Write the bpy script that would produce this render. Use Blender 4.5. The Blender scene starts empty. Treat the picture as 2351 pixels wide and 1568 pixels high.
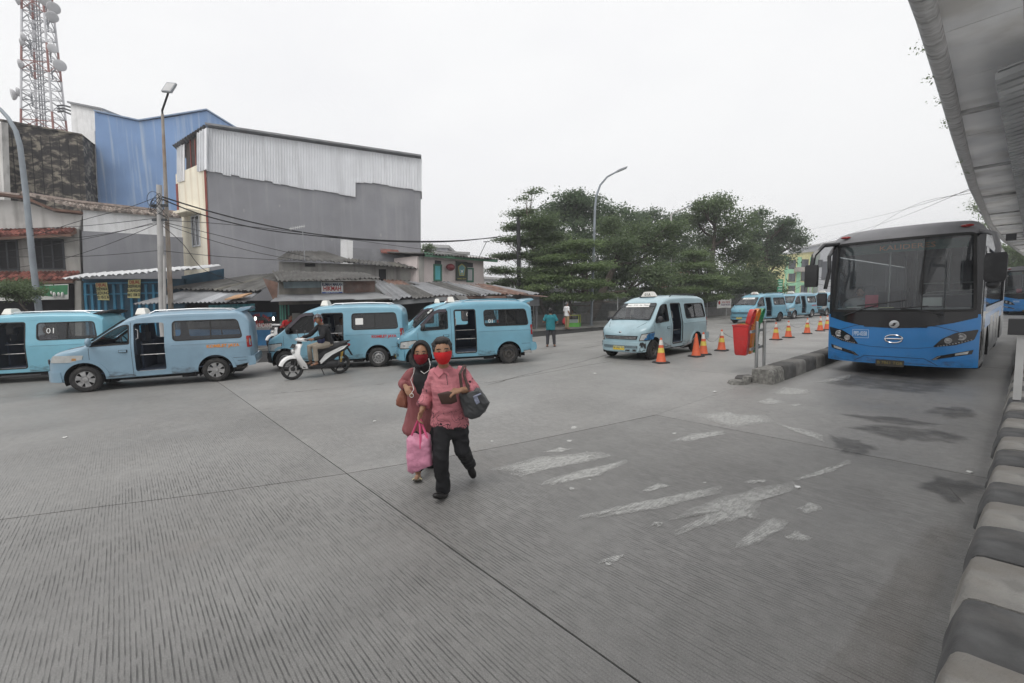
import bpy, bmesh, math, random
from mathutils import Vector, Matrix
R = math.radians
random.seed(7)
scene = bpy.context.scene
COL = scene.collection

# ---------------------------------------------------------------- camera
CF, CCX, CCY, CH = 1033.5, 1175.5, 784.0, 1.856
TH, PI_, RO = 0.85843, 0.08811, -0.02792
FW = Vector((-math.sin(TH), math.cos(TH), 0)); RT = Vector((math.cos(TH), math.sin(TH), 0))
cam = bpy.data.cameras.new('camera'); camo = bpy.data.objects.new('camera', cam); COL.objects.link(camo)
cam.sensor_width = 36.0; cam.lens = CF / 2351.0 * 36.0; cam.clip_start = 0.05; cam.clip_end = 3000
_f = FW * math.cos(PI_) + Vector((0, 0, -math.sin(PI_)))
_u = FW * math.sin(PI_) + Vector((0, 0, math.cos(PI_)))
_r = RT * math.cos(RO) + _u * math.sin(RO); _u2 = _u * math.cos(RO) - RT * math.sin(RO)
camo.matrix_world = Matrix(((_r.x, _u2.x, -_f.x, 0), (_r.y, _u2.y, -_f.y, 0), (_r.z, _u2.z, -_f.z, CH), (0, 0, 0, 1)))
scene.camera = camo

# ---------------------------------------------------------------- sky (overcast), sun, exposure
world = bpy.data.worlds.new('World'); scene.world = world; world.use_nodes = True
wn = world.node_tree.nodes; wl = world.node_tree.links
bg = wn['Background']; bg.inputs['Strength'].default_value = 0.1
sky = wn.new('ShaderNodeTexSky'); sky.sky_type = 'NISHITA'; sky.sun_disc = False
sky.sun_elevation = R(58); sky.sun_rotation = R(150); sky.dust_density = 6
wc = wn.new('ShaderNodeTexCoord'); wno = wn.new('ShaderNodeTexNoise')
wno.inputs['Scale'].default_value = 1.4; wno.inputs['Detail'].default_value = 4
wmap = wn.new('ShaderNodeMapping'); wmap.inputs['Scale'].default_value = (1, 1, 2.5)
wl.new(wc.outputs['Generated'], wmap.inputs['Vector']); wl.new(wmap.outputs['Vector'], wno.inputs['Vector'])
wr = wn.new('ShaderNodeValToRGB'); wr.color_ramp.elements[0].color = (9.15, 9.15, 9.3, 1); wr.color_ramp.elements[1].color = (9.75, 9.75, 9.75, 1)
wr.color_ramp.elements[0].position = 0.30; wr.color_ramp.elements[1].position = 0.55
wl.new(wno.outputs['Fac'], wr.inputs['Fac'])
wm = wn.new('ShaderNodeMix'); wm.data_type = 'RGBA'; wm.inputs['Factor'].default_value = 0.94
wl.new(sky.outputs['Color'], wm.inputs[6]); wl.new(wr.outputs['Color'], wm.inputs[7])
wl.new(wm.outputs[2], bg.inputs['Color'])
sun = bpy.data.lights.new('sun', 'SUN'); suno = bpy.data.objects.new('sun', sun); COL.objects.link(suno)
sun.energy = 1.5; sun.angle = R(35); sun.color = (1.0, 0.98, 0.95)
suno.rotation_euler = (R(32), 0, R(30)); suno.location = (0, 0, 30)
vs = scene.view_settings
vs.view_transform = 'Standard'; vs.look = 'None'; vs.exposure = 0.15; vs.gamma = 1.0; vs.use_curve_mapping = False

# ---------------------------------------------------------------- helpers
def ray(x, y):
    a = (x - CCX) / CF; b = -(y - CCY) / CF
    u = a * math.cos(RO) - b * math.sin(RO); v = a * math.sin(RO) + b * math.cos(RO)
    f = math.cos(PI_) + v * math.sin(PI_); z = -math.sin(PI_) + v * math.cos(PI_)
    return RT * u + FW * f + Vector((0, 0, z)), f
CAM = Vector((0, 0, CH))
def at(x, y, d):                     # point seen at (x, y) standing d metres ahead
    r, f = ray(x, y); return CAM + r * (d / f)
def gnd(x, y, z=0.0):
    r, f = ray(x, y); return CAM + r * ((z - CH) / r.z)
def S(r, g, b):
    f = lambda c: c / 12.92 if c <= 0.04045 else ((c + 0.055) / 1.055) ** 2.4
    return (f(r / 255), f(g / 255), f(b / 255))

MATS = {}
def mat(name, col, rough=0.6, metal=0.0, var=0.12, vs_=2.0, bump=0.0, bs=30.0, dirt=0.0, dcol=(0.05, 0.045, 0.04), ds=1.2, spec=0.4, streak=0.0, coat=0.0, emit=0.0, stretch=None, dth=0.5):
    if name in MATS: return MATS[name]
    m = bpy.data.materials.new(name); m.use_nodes = True; MATS[name] = m
    nt = m.node_tree; n = nt.nodes; l = nt.links; p = n['Principled BSDF']
    p.inputs['Roughness'].default_value = rough; p.inputs['Metallic'].default_value = metal
    p.inputs['Specular IOR Level'].default_value = spec; p.inputs['Coat Weight'].default_value = coat
    p.inputs['Coat Roughness'].default_value = 0.12
    tc = n.new('ShaderNodeTexCoord'); vec = tc.outputs['Object']
    if stretch:
        mp = n.new('ShaderNodeMapping'); mp.inputs['Scale'].default_value = stretch; l.new(vec, mp.inputs['Vector']); vec = mp.outputs['Vector']
    cur = None
    def noise(scale, det=5, v=None):
        t = n.new('ShaderNodeTexNoise'); t.inputs['Scale'].default_value = scale; t.inputs['Detail'].default_value = det
        l.new(v or vec, t.inputs['Vector']); return t.outputs['Fac']
    def mix(fac, a, b):
        x = n.new('ShaderNodeMix'); x.data_type = 'RGBA'
        l.new(fac, x.inputs['Factor'])
        for sock, v in ((x.inputs[6], a), (x.inputs[7], b)):
            if isinstance(v, tuple): sock.default_value = (*v, 1)
            else: l.new(v, sock)
        return x.outputs[2]
    def ramp(fac, a, b):
        x = n.new('ShaderNodeMapRange'); x.inputs['From Min'].default_value = a; x.inputs['From Max'].default_value = b; x.clamp = True
        l.new(fac, x.inputs['Value']); return x.outputs['Result']
    if var > 0:
        lo = tuple(max(0, c * (1 - var)) for c in col); hi = tuple(min(1, c * (1 + var)) for c in col)
        cur = mix(ramp(noise(vs_), 0.3, 0.7), lo, hi)
    else: cur = col
    if streak > 0:
        mp = n.new('ShaderNodeMapping'); mp.inputs['Scale'].default_value = (2.2, 2.2, 0.10); l.new(tc.outputs['Object'], mp.inputs['Vector'])
        f = ramp(noise(1.6, 6, mp.outputs['Vector']), 0.50, 0.72)
        k = n.new('ShaderNodeMath'); k.operation = 'MULTIPLY'; k.inputs[1].default_value = streak; l.new(f, k.inputs[0])
        cur = mix(k.outputs[0], cur, dcol)
    if dirt > 0:
        f = ramp(noise(ds, 9), dth, dth + 0.18)
        k = n.new('ShaderNodeMath'); k.operation = 'MULTIPLY'; k.inputs[1].default_value = dirt; l.new(f, k.inputs[0])
        cur = mix(k.outputs[0], cur, dcol)
    if isinstance(cur, tuple): p.inputs['Base Color'].default_value = (*cur, 1)
    else: l.new(cur, p.inputs['Base Color'])
    if bump > 0:
        b = n.new('ShaderNodeBump'); b.inputs['Strength'].default_value = 1.0; b.inputs['Distance'].default_value = bump
        l.new(noise(bs, 6), b.inputs['Height']); l.new(b.outputs['Normal'], p.inputs['Normal'])
    if emit > 0:
        p.inputs['Emission Color'].default_value = (*col, 1); p.inputs['Emission Strength'].default_value = emit
    return m
def glass(name, tint, refl=1.45, rough=0.03, haze=0.0, hcol=(0.5, 0.52, 0.55)):
    if name in MATS: return MATS[name]
    m = bpy.data.materials.new(name); m.use_nodes = True; MATS[name] = m
    n = m.node_tree.nodes; l = m.node_tree.links; n.remove(n['Principled BSDF'])
    t = n.new('ShaderNodeBsdfTransparent'); t.inputs['Color'].default_value = (*tint, 1)
    g = n.new('ShaderNodeBsdfGlossy'); g.inputs['Roughness'].default_value = rough
    f0 = ((refl - 1) / (refl + 1)) ** 2; lw = n.new('ShaderNodeLayerWeight'); lw.inputs['Blend'].default_value = .5
    pw = n.new('ShaderNodeMath'); pw.operation = 'POWER'; pw.inputs[1].default_value = 4.0; l.new(lw.outputs['Facing'], pw.inputs[0])
    f = n.new('ShaderNodeMath'); f.operation = 'MULTIPLY_ADD'; f.inputs[1].default_value = 1 - f0; f.inputs[2].default_value = f0; l.new(pw.outputs[0], f.inputs[0])
    x = n.new('ShaderNodeMixShader'); l.new(f.outputs[0], x.inputs[0]); l.new(t.outputs[0], x.inputs[1]); l.new(g.outputs[0], x.inputs[2])
    out = x
    if haze > 0:
        d = n.new('ShaderNodeBsdfDiffuse'); d.inputs['Color'].default_value = (*hcol, 1)
        tc = n.new('ShaderNodeTexCoord'); nz = n.new('ShaderNodeTexNoise'); nz.inputs['Scale'].default_value = 2.5; nz.inputs['Detail'].default_value = 6
        l.new(tc.outputs['Object'], nz.inputs['Vector'])
        k = n.new('ShaderNodeMath'); k.operation = 'MULTIPLY'; k.inputs[1].default_value = haze * 2; l.new(nz.outputs['Fac'], k.inputs[0])
        y = n.new('ShaderNodeMixShader'); l.new(k.outputs[0], y.inputs[0]); l.new(x.outputs[0], y.inputs[1]); l.new(d.outputs[0], y.inputs[2]); out = y
    l.new(out.outputs[0], n['Material Output'].inputs['Surface']); return m

class MB:
    def __init__(s): s.v = []; s.f = []; s.m = []; s.mi = 0
    def add(s, vs, fs):
        o = len(s.v); s.v += [tuple(v) for v in vs]; s.f += [tuple(i + o for i in f) for f in fs]; s.m += [s.mi] * len(fs); return s
    def box(s, a, b, M=None):
        x0, y0, z0 = a; x1, y1, z1 = b
        vs = [Vector(p) for p in ((x0, y0, z0), (x1, y0, z0), (x1, y1, z0), (x0, y1, z0), (x0, y0, z1), (x1, y0, z1), (x1, y1, z1), (x0, y1, z1))]
        if M: vs = [M @ v for v in vs]
        return s.add(vs, [(0, 3, 2, 1), (4, 5, 6, 7), (0, 1, 5, 4), (1, 2, 6, 5), (2, 3, 7, 6), (3, 0, 4, 7)])
    def hexa(s, p): return s.add(p, [(0, 3, 2, 1), (4, 5, 6, 7), (0, 1, 5, 4), (1, 2, 6, 5), (2, 3, 7, 6), (3, 0, 4, 7)])
    def prism(s, pts, off):             # polygon pts (3d) extruded by vector off
        n = len(pts); off = Vector(off); P = [Vector(p) for p in pts]
        fs = [tuple(range(n)), tuple(range(2 * n - 1, n - 1, -1))] + [(i, n + i, n + (i + 1) % n, (i + 1) % n) for i in range(n)]
        return s.add(P + [p + off for p in P], fs)
    def tube(s, path, r, n=8, cap=True, sy=1.0, up=None):
        P = [Vector(p) for p in path]; k = len(P); rs = r if isinstance(r, (list, tuple)) else [r] * k
        rings = []; ref = Vector(up) if up else None
        for i in range(k):
            d = (P[min(i + 1, k - 1)] - P[max(i - 1, 0)])
            if d.length < 1e-9: d = Vector((0, 0, 1))
            d.normalize()
            if ref is None or abs(d.dot(ref)) > 0.95:
                ref = Vector((0, 0, 1)) if abs(d.z) < 0.9 else Vector((1, 0, 0))
            a = d.cross(ref).normalized(); b = a.cross(d).normalized(); ref = b
            rings.append([P[i] + (a * math.cos(2 * math.pi * j / n) + b * math.sin(2 * math.pi * j / n) * sy) * rs[i] for j in range(n)])
        vs = [p for q in rings for p in q]; fs = []
        for i in range(k - 1):
            for j in range(n): fs.append((i * n + j, i * n + (j + 1) % n, (i + 1) * n + (j + 1) % n, (i + 1) * n + j))
        if cap: fs.append(tuple(range(n - 1, -1, -1))); fs.append(tuple((k - 1) * n + j for j in range(n)))
        return s.add(vs, fs)
    def loft(s, rings, cap=True, closed=True):
        n = len(rings[0]); vs = [p for q in rings for p in q]; fs = []
        for i in range(len(rings) - 1):
            for j in range(n if closed else n - 1): fs.append((i * n + j, i * n + (j + 1) % n, (i + 1) * n + (j + 1) % n, (i + 1) * n + j))
        if cap: fs.append(tuple(range(n - 1, -1, -1))); fs.append(tuple((len(rings) - 1) * n + j for j in range(n)))
        return s.add(vs, fs)
    def lathe(s, prof, c=(0, 0, 0), n=20, axis='z', cap=True):
        rings = []
        for r, h in prof:
            q = []
            for j in range(n):
                a = 2 * math.pi * j / n; x, y = r * math.cos(a), r * math.sin(a)
                q.append({'z': (c[0] + x, c[1] + y, c[2] + h), 'y': (c[0] + x, c[1] + h, c[2] - y), 'x': (c[0] + h, c[1] + x, c[2] + y)}[axis])
            rings.append(q)
        return s.loft(rings, cap)
    def ell(s, c, r, n=14, k=9, M=None):
        c = Vector(c); vs = []; 
        for i in range(1, k):
            t = math.pi * i / k
            for j in range(n):
                a = 2 * math.pi * j / n
                p = Vector((r[0] * math.sin(t) * math.cos(a), r[1] * math.sin(t) * math.sin(a), r[2] * math.cos(t)))
                vs.append((c + (M @ p if M else p)))
        top = Vector((0, 0, r[2])); bot = Vector((0, 0, -r[2]))
        if M: top = M @ top; bot = M @ bot
        vs += [c + top, c + bot]; T = len(vs) - 2; B = T + 1; fs = []
        for i in range(k - 2):
            for j in range(n): fs.append((i * n + j, (i + 1) * n + j, (i + 1) * n + (j + 1) % n, i * n + (j + 1) % n))
        for j in range(n): fs.append((T, j, (j + 1) % n)); fs.append((B, (k - 2) * n + (j + 1) % n, (k - 2) * n + j))
        return s.add(vs, fs)
    def grid(s, fn, nu, nv):
        vs = [fn(i / nu, j / nv) for j in range(nv + 1) for i in range(nu + 1)]
        return s.add(vs, [(j * (nu + 1) + i, j * (nu + 1) + i + 1, (j + 1) * (nu + 1) + i + 1, (j + 1) * (nu + 1) + i) for j in range(nv) for i in range(nu)])
    def mesh(s, name, mats, smooth=False, ang=35):
        me = bpy.data.meshes.new(name); me.from_pydata(s.v, [], s.f)
        ms = mats if isinstance(mats, (list, tuple)) else [mats]
        for m in ms: me.materials.append(m)
        if len(ms) > 1: me.polygons.foreach_set('material_index', s.m)
        if smooth:
            me.polygons.foreach_set('use_smooth', [True] * len(me.polygons)); me.set_sharp_from_angle(angle=R(ang))
        me.update(); return me
    def build(s, name, mats, parent=None, smooth=False, ang=35, fix=False):
        me = s.mesh(name, mats, smooth, ang)
        if fix: fixn(me)
        return link(name, me, parent)
def fixn(me):
    b = bmesh.new(); b.from_mesh(me); bmesh.ops.recalc_face_normals(b, faces=b.faces); b.to_mesh(me); b.free()
def link(name, me, parent=None):
    o = bpy.data.objects.new(name, me); COL.objects.link(o)
    if parent: o.parent = parent
    return o
def tag(o, label=None, cat=None, group=None, kind=None):
    if label: o['label'] = label
    if cat: o['category'] = cat
    if group: o['group'] = group
    if kind: o['kind'] = kind
    return o
def thing(name, label, cat, loc=(0, 0, 0), rz=0, group=None):
    o = bpy.data.objects.new(name, None); COL.objects.link(o); o.empty_display_size = 0.2
    o.location = loc; o.rotation_euler = (0, 0, rz); return tag(o, label, cat, group)
def dup(root, loc, rz=0, label=None, group=None, rot=None):
    r = root.copy(); COL.objects.link(r); r.location = loc; r.rotation_euler = rot or (0, 0, rz)
    if label: r['label'] = label
    if group: r['group'] = group
    for ch in list(root.children):
        c = ch.copy(); COL.objects.link(c); c.parent = r
        for g in ch.children:
            d = g.copy(); COL.objects.link(d); d.parent = c
    return r
def text(name, body, size, m, parent, O, ex, ez, depth=0.002, sx=1.0, align='CENTER', bold=0.0, shear=0.0):
    # lettering as a thin mesh; O = centre, ex = reading direction, ez = up
    cu = bpy.data.curves.new(name, 'FONT'); cu.body = body; cu.size = size; cu.align_x = align; cu.align_y = 'CENTER'; cu.extrude = depth; cu.offset = bold; cu.resolution_u = 2; cu.shear = shear
    t = bpy.data.objects.new('tmp', cu); COL.objects.link(t)
    dg = bpy.context.evaluated_depsgraph_get(); me = bpy.data.meshes.new_from_object(t.evaluated_get(dg)); me.name = name
    bpy.data.objects.remove(t); ex = Vector(ex).normalized(); ez = Vector(ez).normalized(); en = ex.cross(ez)
    O = Vector(O)
    for v in me.vertices: v.co = O + ex * (v.co.x * sx) + ez * v.co.y + en * v.co.z
    me.materials.clear(); me.materials.append(m)
    return link(name, me, parent)
def rpoly(pts, r, n=5):
    out = []; k = len(pts)
    for i in range(k):
        p = Vector((*pts[i], 0)); a = Vector((*pts[i - 1], 0)); b = Vector((*pts[(i + 1) % k], 0))
        rr = r[i] if isinstance(r, (list, tuple)) else r
        da = (a - p); db = (b - p); rr = min(rr, da.length * 0.48, db.length * 0.48)
        if rr < 1e-4: out.append((p.x, p.y)); continue
        A = p + da.normalized() * rr; B = p + db.normalized() * rr
        for j in range(n + 1):
            t = j / n; q = A * (1 - t) ** 2 + p * 2 * t * (1 - t) + B * t ** 2; out.append((q.x, q.y))
    return out
def patch(poly, fn, off=0.0, thick=0.0, step=0.12):
    # 2d polygon cut on a grid and wrapped on the surface fn(u, v, off)
    b = bmesh.new(); b.faces.new([b.verts.new((p[0], p[1], 0)) for p in poly])
    us = [p[0] for p in poly]; vs = [p[1] for p in poly]
    for ax, lo, hi in ((0, min(us), max(us)), (1, min(vs), max(vs))):
        k = int((hi - lo) / step)
        for i in range(1, k + 1):
            c = lo + (hi - lo) * i / (k + 1); co = (c, 0, 0) if ax == 0 else (0, c, 0); no = (1, 0, 0) if ax == 0 else (0, 1, 0)
            bmesh.ops.bisect_plane(b, geom=b.verts[:] + b.edges[:] + b.faces[:], plane_co=co, plane_no=no, dist=1e-6)
    b.verts.ensure_lookup_table(); b.verts.index_update()
    uv = [(v.co.x, v.co.y) for v in b.verts]; fs = [[v.index for v in f.verts] for f in b.faces]
    bd = [(e.verts[0].index, e.verts[1].index) for e in b.edges if len(e.link_faces) == 1]; b.free()
    mb = MB(); V = [fn(u, v, off) for u, v in uv]
    if thick > 0:
        n = len(V); V += [fn(u, v, off - thick) for u, v in uv]
        F = fs + [[i + n for i in reversed(f)] for f in fs] + [(a, bb, bb + n, a + n) for a, bb in bd]
    else: F = fs
    mb.add(V, F); return mb
def strip(outline, w, fn, off=0.006, closed=True):
    dense = []
    for i in range(len(outline) if closed else len(outline) - 1):
        a = Vector((*outline[i], 0)); b = Vector((*outline[(i + 1) % len(outline)], 0)); q = max(1, int((b - a).length / .09)); dense += [tuple(a.lerp(b, j / q))[:2] for j in range(q)]
    if not closed: dense.append(outline[-1])
    outline = dense; k = len(outline); mb = MB(); ins = []; P = [Vector((*p, 0)) for p in outline]
    for i in range(k):
        a = P[i - 1] if (closed or i > 0) else P[i]; b = P[(i + 1) % k] if (closed or i < k - 1) else P[i]
        d = (b - a).normalized(); nrm = Vector((-d.y, d.x, 0)); ins.append((P[i] - nrm * w / 2, P[i] + nrm * w / 2))
    V = []
    for a, b in ins: V += [fn(a.x, a.y, off), fn(b.x, b.y, off), fn(a.x, a.y, -0.012), fn(b.x, b.y, -0.012)]
    F = []
    for i in range(k if closed else k - 1):
        j = (i + 1) % k; q, t = i * 4, j * 4
        F += [(q, t, t + 1, q + 1), (q + 2, q + 3, t + 3, t + 2), (q, q + 2, t + 2, t), (q + 1, t + 1, t + 3, q + 3)]
    mb.add(V, F); return mb
def boolean(me, cutters, name):
    # cutters: list of meshes, all subtracted
    o = link('tmp_body', me); tmp = [o]
    for i, c in enumerate(cutters):
        fixn(c); k = link('tmp_cut', c); tmp.append(k)
        md = o.modifiers.new('b%d' % i, 'BOOLEAN'); md.operation = 'DIFFERENCE'; md.solver = 'EXACT'; md.object = k; md.material_mode = 'TRANSFER'
    dg = bpy.context.evaluated_depsgraph_get(); out = bpy.data.meshes.new_from_object(o.evaluated_get(dg)); out.name = name
    for t in tmp: bpy.data.objects.remove(t)
    return out
def remesh(mb, name, mats, vox=0.012, smooth=2, fac=0.5):
    me = mb.mesh(name, mats); fixn(me); o = link('tmp', me)
    m = o.modifiers.new('r', 'REMESH'); m.mode = 'VOXEL'; m.voxel_size = vox; m.use_smooth_shade = True
    if smooth: s = o.modifiers.new('s', 'SMOOTH'); s.iterations = smooth; s.factor = fac
    dg = bpy.context.evaluated_depsgraph_get(); out = bpy.data.meshes.new_from_object(o.evaluated_get(dg)); out.name = name
    bpy.data.objects.remove(o)
    if not out.materials:
        for q in (mats if isinstance(mats, (list, tuple)) else [mats]): out.materials.append(q)
    return out
from mathutils import noise as MN
def wrinkle(me, amp, freq, skew=(1, 1, 1), sharp=True):
    # real folds: push the cloth surface in and out along its normals
    nr = [v.normal.copy() for v in me.vertices]
    for v, n in zip(me.vertices, nr):
        p = Vector((v.co.x * skew[0], v.co.y * skew[1], v.co.z * skew[2] + .35 * (v.co.x + v.co.y))) * freq; k = MN.noise(p); k2 = MN.noise(p * 2.3 + Vector((7, 3, 1)))
        h = (1 - 2.2 * abs(k)) if sharp else k; v.co = v.co + n * amp * (h * .75 + k2 * .4)
    me.update(); return me
class Face:
    # an upright wall plane through base points A -> B (seen left to right from outside); u along it, v up, w outwards
    LEAN = 0.04
    def __init__(s, A, B):
        s.O = Vector((A[0], A[1], 0)); d = Vector((B[0] - A[0], B[1] - A[1], 0)); s.L = d.length; s.e = d.normalized()
        s.U = Vector((RT.x * s.LEAN, RT.y * s.LEAN, 1)); s.n = s.e.cross(s.U).normalized()
    @classmethod
    def px(c, a, da, b, db):            # base line below two seen points at known distances
        pts = []
        for q, d in ((a, da), (b, db)):
            p = at(q[0], q[1], d); pts.append((p.x - RT.x * c.LEAN * p.z, p.y - RT.y * c.LEAN * p.z))
        return c(*pts)
    def uv(s, x, y):
        r, f = ray(x, y); t = (s.O - CAM).dot(s.n) / r.dot(s.n); p = CAM + r * t - s.O
        v = p.z; return ((p - s.U * v).dot(s.e), v)
    def pt(s, u, v, w=0.0): return s.O + s.e * u + s.U * v + s.n * w
    def box(s, mb, u0, v0, u1, v1, w0, w1):
        P = [s.pt(u, v, w) for v in (v0, v1) for u, w in ((u0, w1), (u1, w1), (u1, w0), (u0, w0))]
        return mb.hexa([P[0], P[1], P[2], P[3], P[4], P[5], P[6], P[7]])
    def poly(s, mb, uvs, w0, w1): return mb.prism([s.pt(u, v, w1) for u, v in uvs], s.n * (w0 - w1))
    def pbox(s, mb, x0, y0, x1, y1, w0, w1):
        a = s.uv(x0, y0); b = s.uv(x1, y1); return s.box(mb, min(a[0], b[0]), min(a[1], b[1]), max(a[0], b[0]), max(a[1], b[1]), w0, w1)
    def ppoly(s, mb, pts, w0, w1): return s.poly(mb, [s.uv(*p) for p in pts], w0, w1)
def rel(o, loc):                        # move a thing's origin to its base without moving its parts
    loc = Vector(loc); o.location = loc
    for c in o.children:
        c.location = -loc
def mesh_origin(o, loc):
    loc = Vector(loc); o.data.transform(Matrix.Translation(-loc)); o.location = loc
# ---------------------------------------------------------------- shared materials
M_TYRE = mat('tyre_rubber', (0.022, 0.022, 0.022), 0.85, var=0.3, vs_=8, dirt=0.5, ds=6, dcol=(0.07, 0.065, 0.06))
M_STEEL = mat('dull_steel', (0.35, 0.35, 0.35), 0.45, 0.6, var=0.25, vs_=12, dirt=0.4, ds=14, dcol=(0.12, 0.11, 0.10))
M_BLK = mat('black_plastic', (0.025, 0.025, 0.027), 0.55, var=0.2, vs_=6, dirt=0.35, ds=5, dcol=(0.08, 0.08, 0.08))
M_SEAL = mat('rubber_seal', (0.018, 0.018, 0.018), 0.6, var=0)
M_INT = mat('van_interior_navy', (0.030, 0.045, 0.075), 0.7, var=0.2)
M_VINYL = mat('bench_vinyl', (0.035, 0.05, 0.07), 0.5, var=0.2)
M_WELL = mat('wheel_well', (0.012, 0.012, 0.012), 0.95, var=0)
M_GLS = glass('side_glass', (0.66, 0.69, 0.70), 1.7, 0.02)
M_WSH = glass('windscreen_glass', (0.58, 0.62, 0.63), 1.8, 0.02, 0.05)
M_LENS = mat('headlamp_lens', (0.42, 0.43, 0.42), 0.10, var=0.10, vs_=14, spec=0.8)
M_AMB = mat('amber_lens', (0.40, 0.22, 0.09), 0.2, var=0.1)
M_REDL = mat('red_lens', (0.28, 0.02, 0.02), 0.2, var=0.15)
M_CHR = mat('chrome', (0.6, 0.6, 0.6), 0.15, 1.0, var=0)
M_PLATE = mat('yellow_plate', (0.62, 0.46, 0.06), 0.5, var=0.15, vs_=20)
M_WHT = mat('white_sticker', (0.72, 0.72, 0.70), 0.6, var=0.05)
M_LETK = mat('black_letters', (0.02, 0.02, 0.02), 0.6, var=0)
M_LETR = mat('red_letters', (0.42, 0.03, 0.03), 0.55, var=0.1, vs_=20)
M_LETO = mat('orange_letters', (0.60, 0.24, 0.05), 0.55, var=0.25, vs_=20)
M_SILV = mat('silver_rail', (0.5, 0.51, 0.52), 0.35, 0.7, var=0.05)
# ---------------------------------------------------------------- ground and pavement
def concrete_ground(name, base, groove=1.0, var=0.22):
    m = bpy.data.materials.new(name); m.use_nodes = True; n = m.node_tree.nodes; l = m.node_tree.links; p = n['Principled BSDF']
    p.inputs['Specular IOR Level'].default_value = 0.75
    tc = n.new('ShaderNodeTexCoord'); V = tc.outputs['Object']
    def noise(sc, det=6, vec=V, rough=0.55):
        t = n.new('ShaderNodeTexNoise'); t.inputs['Scale'].default_value = sc; t.inputs['Detail'].default_value = det; t.inputs['Roughness'].default_value = rough; l.new(vec, t.inputs['Vector']); return t.outputs['Fac']
    def mp(scale, vec=V):
        t = n.new('ShaderNodeMapping'); t.inputs['Scale'].default_value = scale; l.new(vec, t.inputs['Vector']); return t.outputs['Vector']
    def math_(op, a, b=None):
        t = n.new('ShaderNodeMath'); t.operation = op
        for s, v in ((0, a), (1, b)):
            if v is None: continue
            if isinstance(v, (int, float)): t.inputs[s].default_value = v
            else: l.new(v, t.inputs[s])
        return t.outputs[0]
    def rng(f, a, b, c=0.0, d=1.0):
        t = n.new('ShaderNodeMapRange'); t.inputs['From Min'].default_value = a; t.inputs['From Max'].default_value = b; t.inputs['To Min'].default_value = c; t.inputs['To Max'].default_value = d; l.new(f, t.inputs['Value']); return t.outputs['Result']
    def mix(f, a, b):
        x = n.new('ShaderNodeMix'); x.data_type = 'RGBA'; l.new(f, x.inputs['Factor'])
        for s, v in ((x.inputs[6], a), (x.inputs[7], b)):
            if isinstance(v, tuple): s.default_value = (*v, 1)
            else: l.new(v, s)
        return x.outputs[2]
    c = mix(rng(noise(0.35, 8), 0.3, 0.7), tuple(k * (1 - var) for k in base), tuple(k * (1 + var * 0.7) for k in base))
    tyre = rng(noise(0.9, 6, mp((1.0, 0.16, 1))), 0.5, 0.75)                      # long tyre-darkened streaks along the lane
    c = mix(math_('MULTIPLY', tyre, 0.40), c, tuple(k * 0.55 for k in base))
    rust = rng(noise(0.55, 7), 0.62, 0.78); c = mix(math_('MULTIPLY', rust, 0.30), c, (0.17, 0.13, 0.10))
    spots = rng(noise(7, 3), 0.68, 0.76); c = mix(math_('MULTIPLY', spots, 0.30), c, (0.05, 0.05, 0.05))
    fine = math_('MULTIPLY', rng(noise(130, 5), 0.25, 0.75, 0.66, 1.30), rng(noise(9, 8, V, .7), 0.3, 0.7, 0.84, 1.12))
    sep = n.new('ShaderNodeSeparateXYZ'); l.new(V, sep.inputs[0])
    wob = math_('MULTIPLY', noise(.45, 2), 0.03)
    ph = math_('MULTIPLY', math_('ADD', sep.outputs['Y'], wob), 2 * math.pi / 0.0245)
    sn = math_('SINE', ph)
    worn = rng(noise(0.8, 7), 0.36, 0.58, 0.25, 1.0)
    brk = rng(noise(12, 3, mp((0.5, 3.2, 1))), 0.40, 0.56, 0.08, 1.0)
    far = rng(sep.outputs['X'], -10.5, -6.0, 0.12, 1.0); fy = rng(sep.outputs['Y'], 6.0, 11.0, 1.0, 0.25)
    amp = math_('MULTIPLY', math_('MULTIPLY', worn, brk), math_('MULTIPLY', math_('MULTIPLY', far, fy), groove))
    gr = math_('MULTIPLY', rng(sn, 0.25, 0.85), amp)
    c = mix(math_('MULTIPLY', gr, 0.80), c, tuple(k * 0.22 for k in base))
    t = n.new('ShaderNodeMix'); t.data_type = 'RGBA'; t.blend_type = 'MULTIPLY'; t.inputs['Factor'].default_value = 1; l.new(c, t.inputs[6])
    cc = n.new('ShaderNodeCombineColor'); [l.new(fine, cc.inputs[i]) for i in range(3)]; l.new(cc.outputs[0], t.inputs[7]); l.new(t.outputs[2], p.inputs['Base Color'])
    l.new(rng(noise(0.5, 5), 0.35, 0.7, 0.42, 0.66), p.inputs['Roughness'])
    hgt = math_('SUBTRACT', math_('MULTIPLY', noise(120, 4), 0.35), gr)
    b = n.new('ShaderNodeBump'); b.inputs['Distance'].default_value = 0.004; b.inputs['Strength'].default_value = 0.8; l.new(hgt, b.inputs['Height']); l.new(b.outputs['Normal'], p.inputs['Normal'])
    return m
M_CON = concrete_ground('concrete_tined', (0.218, 0.213, 0.204))
M_CON2 = concrete_ground('concrete_worn_smooth', (0.252, 0.246, 0.236), 0.7)
M_SUB = concrete_ground('road_base', (0.27, 0.265, 0.255), 0.0)
M_JOINT = mat('joint_bitumen', (0.02, 0.02, 0.02), 0.9)
mb = MB(); mb.box((-900, -900, -1.0), (900, 900, -0.018))
ground = tag(mb.build('ground', M_SUB), kind='structure')
def X1(Y):
    t = [(-14, -11.0), (-1, -6.14), (0.26, -5.5), (1.76, -4.92), (3.23, -4.46), (6.2, -3.84), (9.3, -3.85), (80, -3.85)]
    for (a, b), (c, d) in zip(t, t[1:]):
        if a <= Y <= c: return b + (d - b) * (Y - a) / (c - a)
    return t[0][1] if Y < t[0][0] else t[-1][1]
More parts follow.
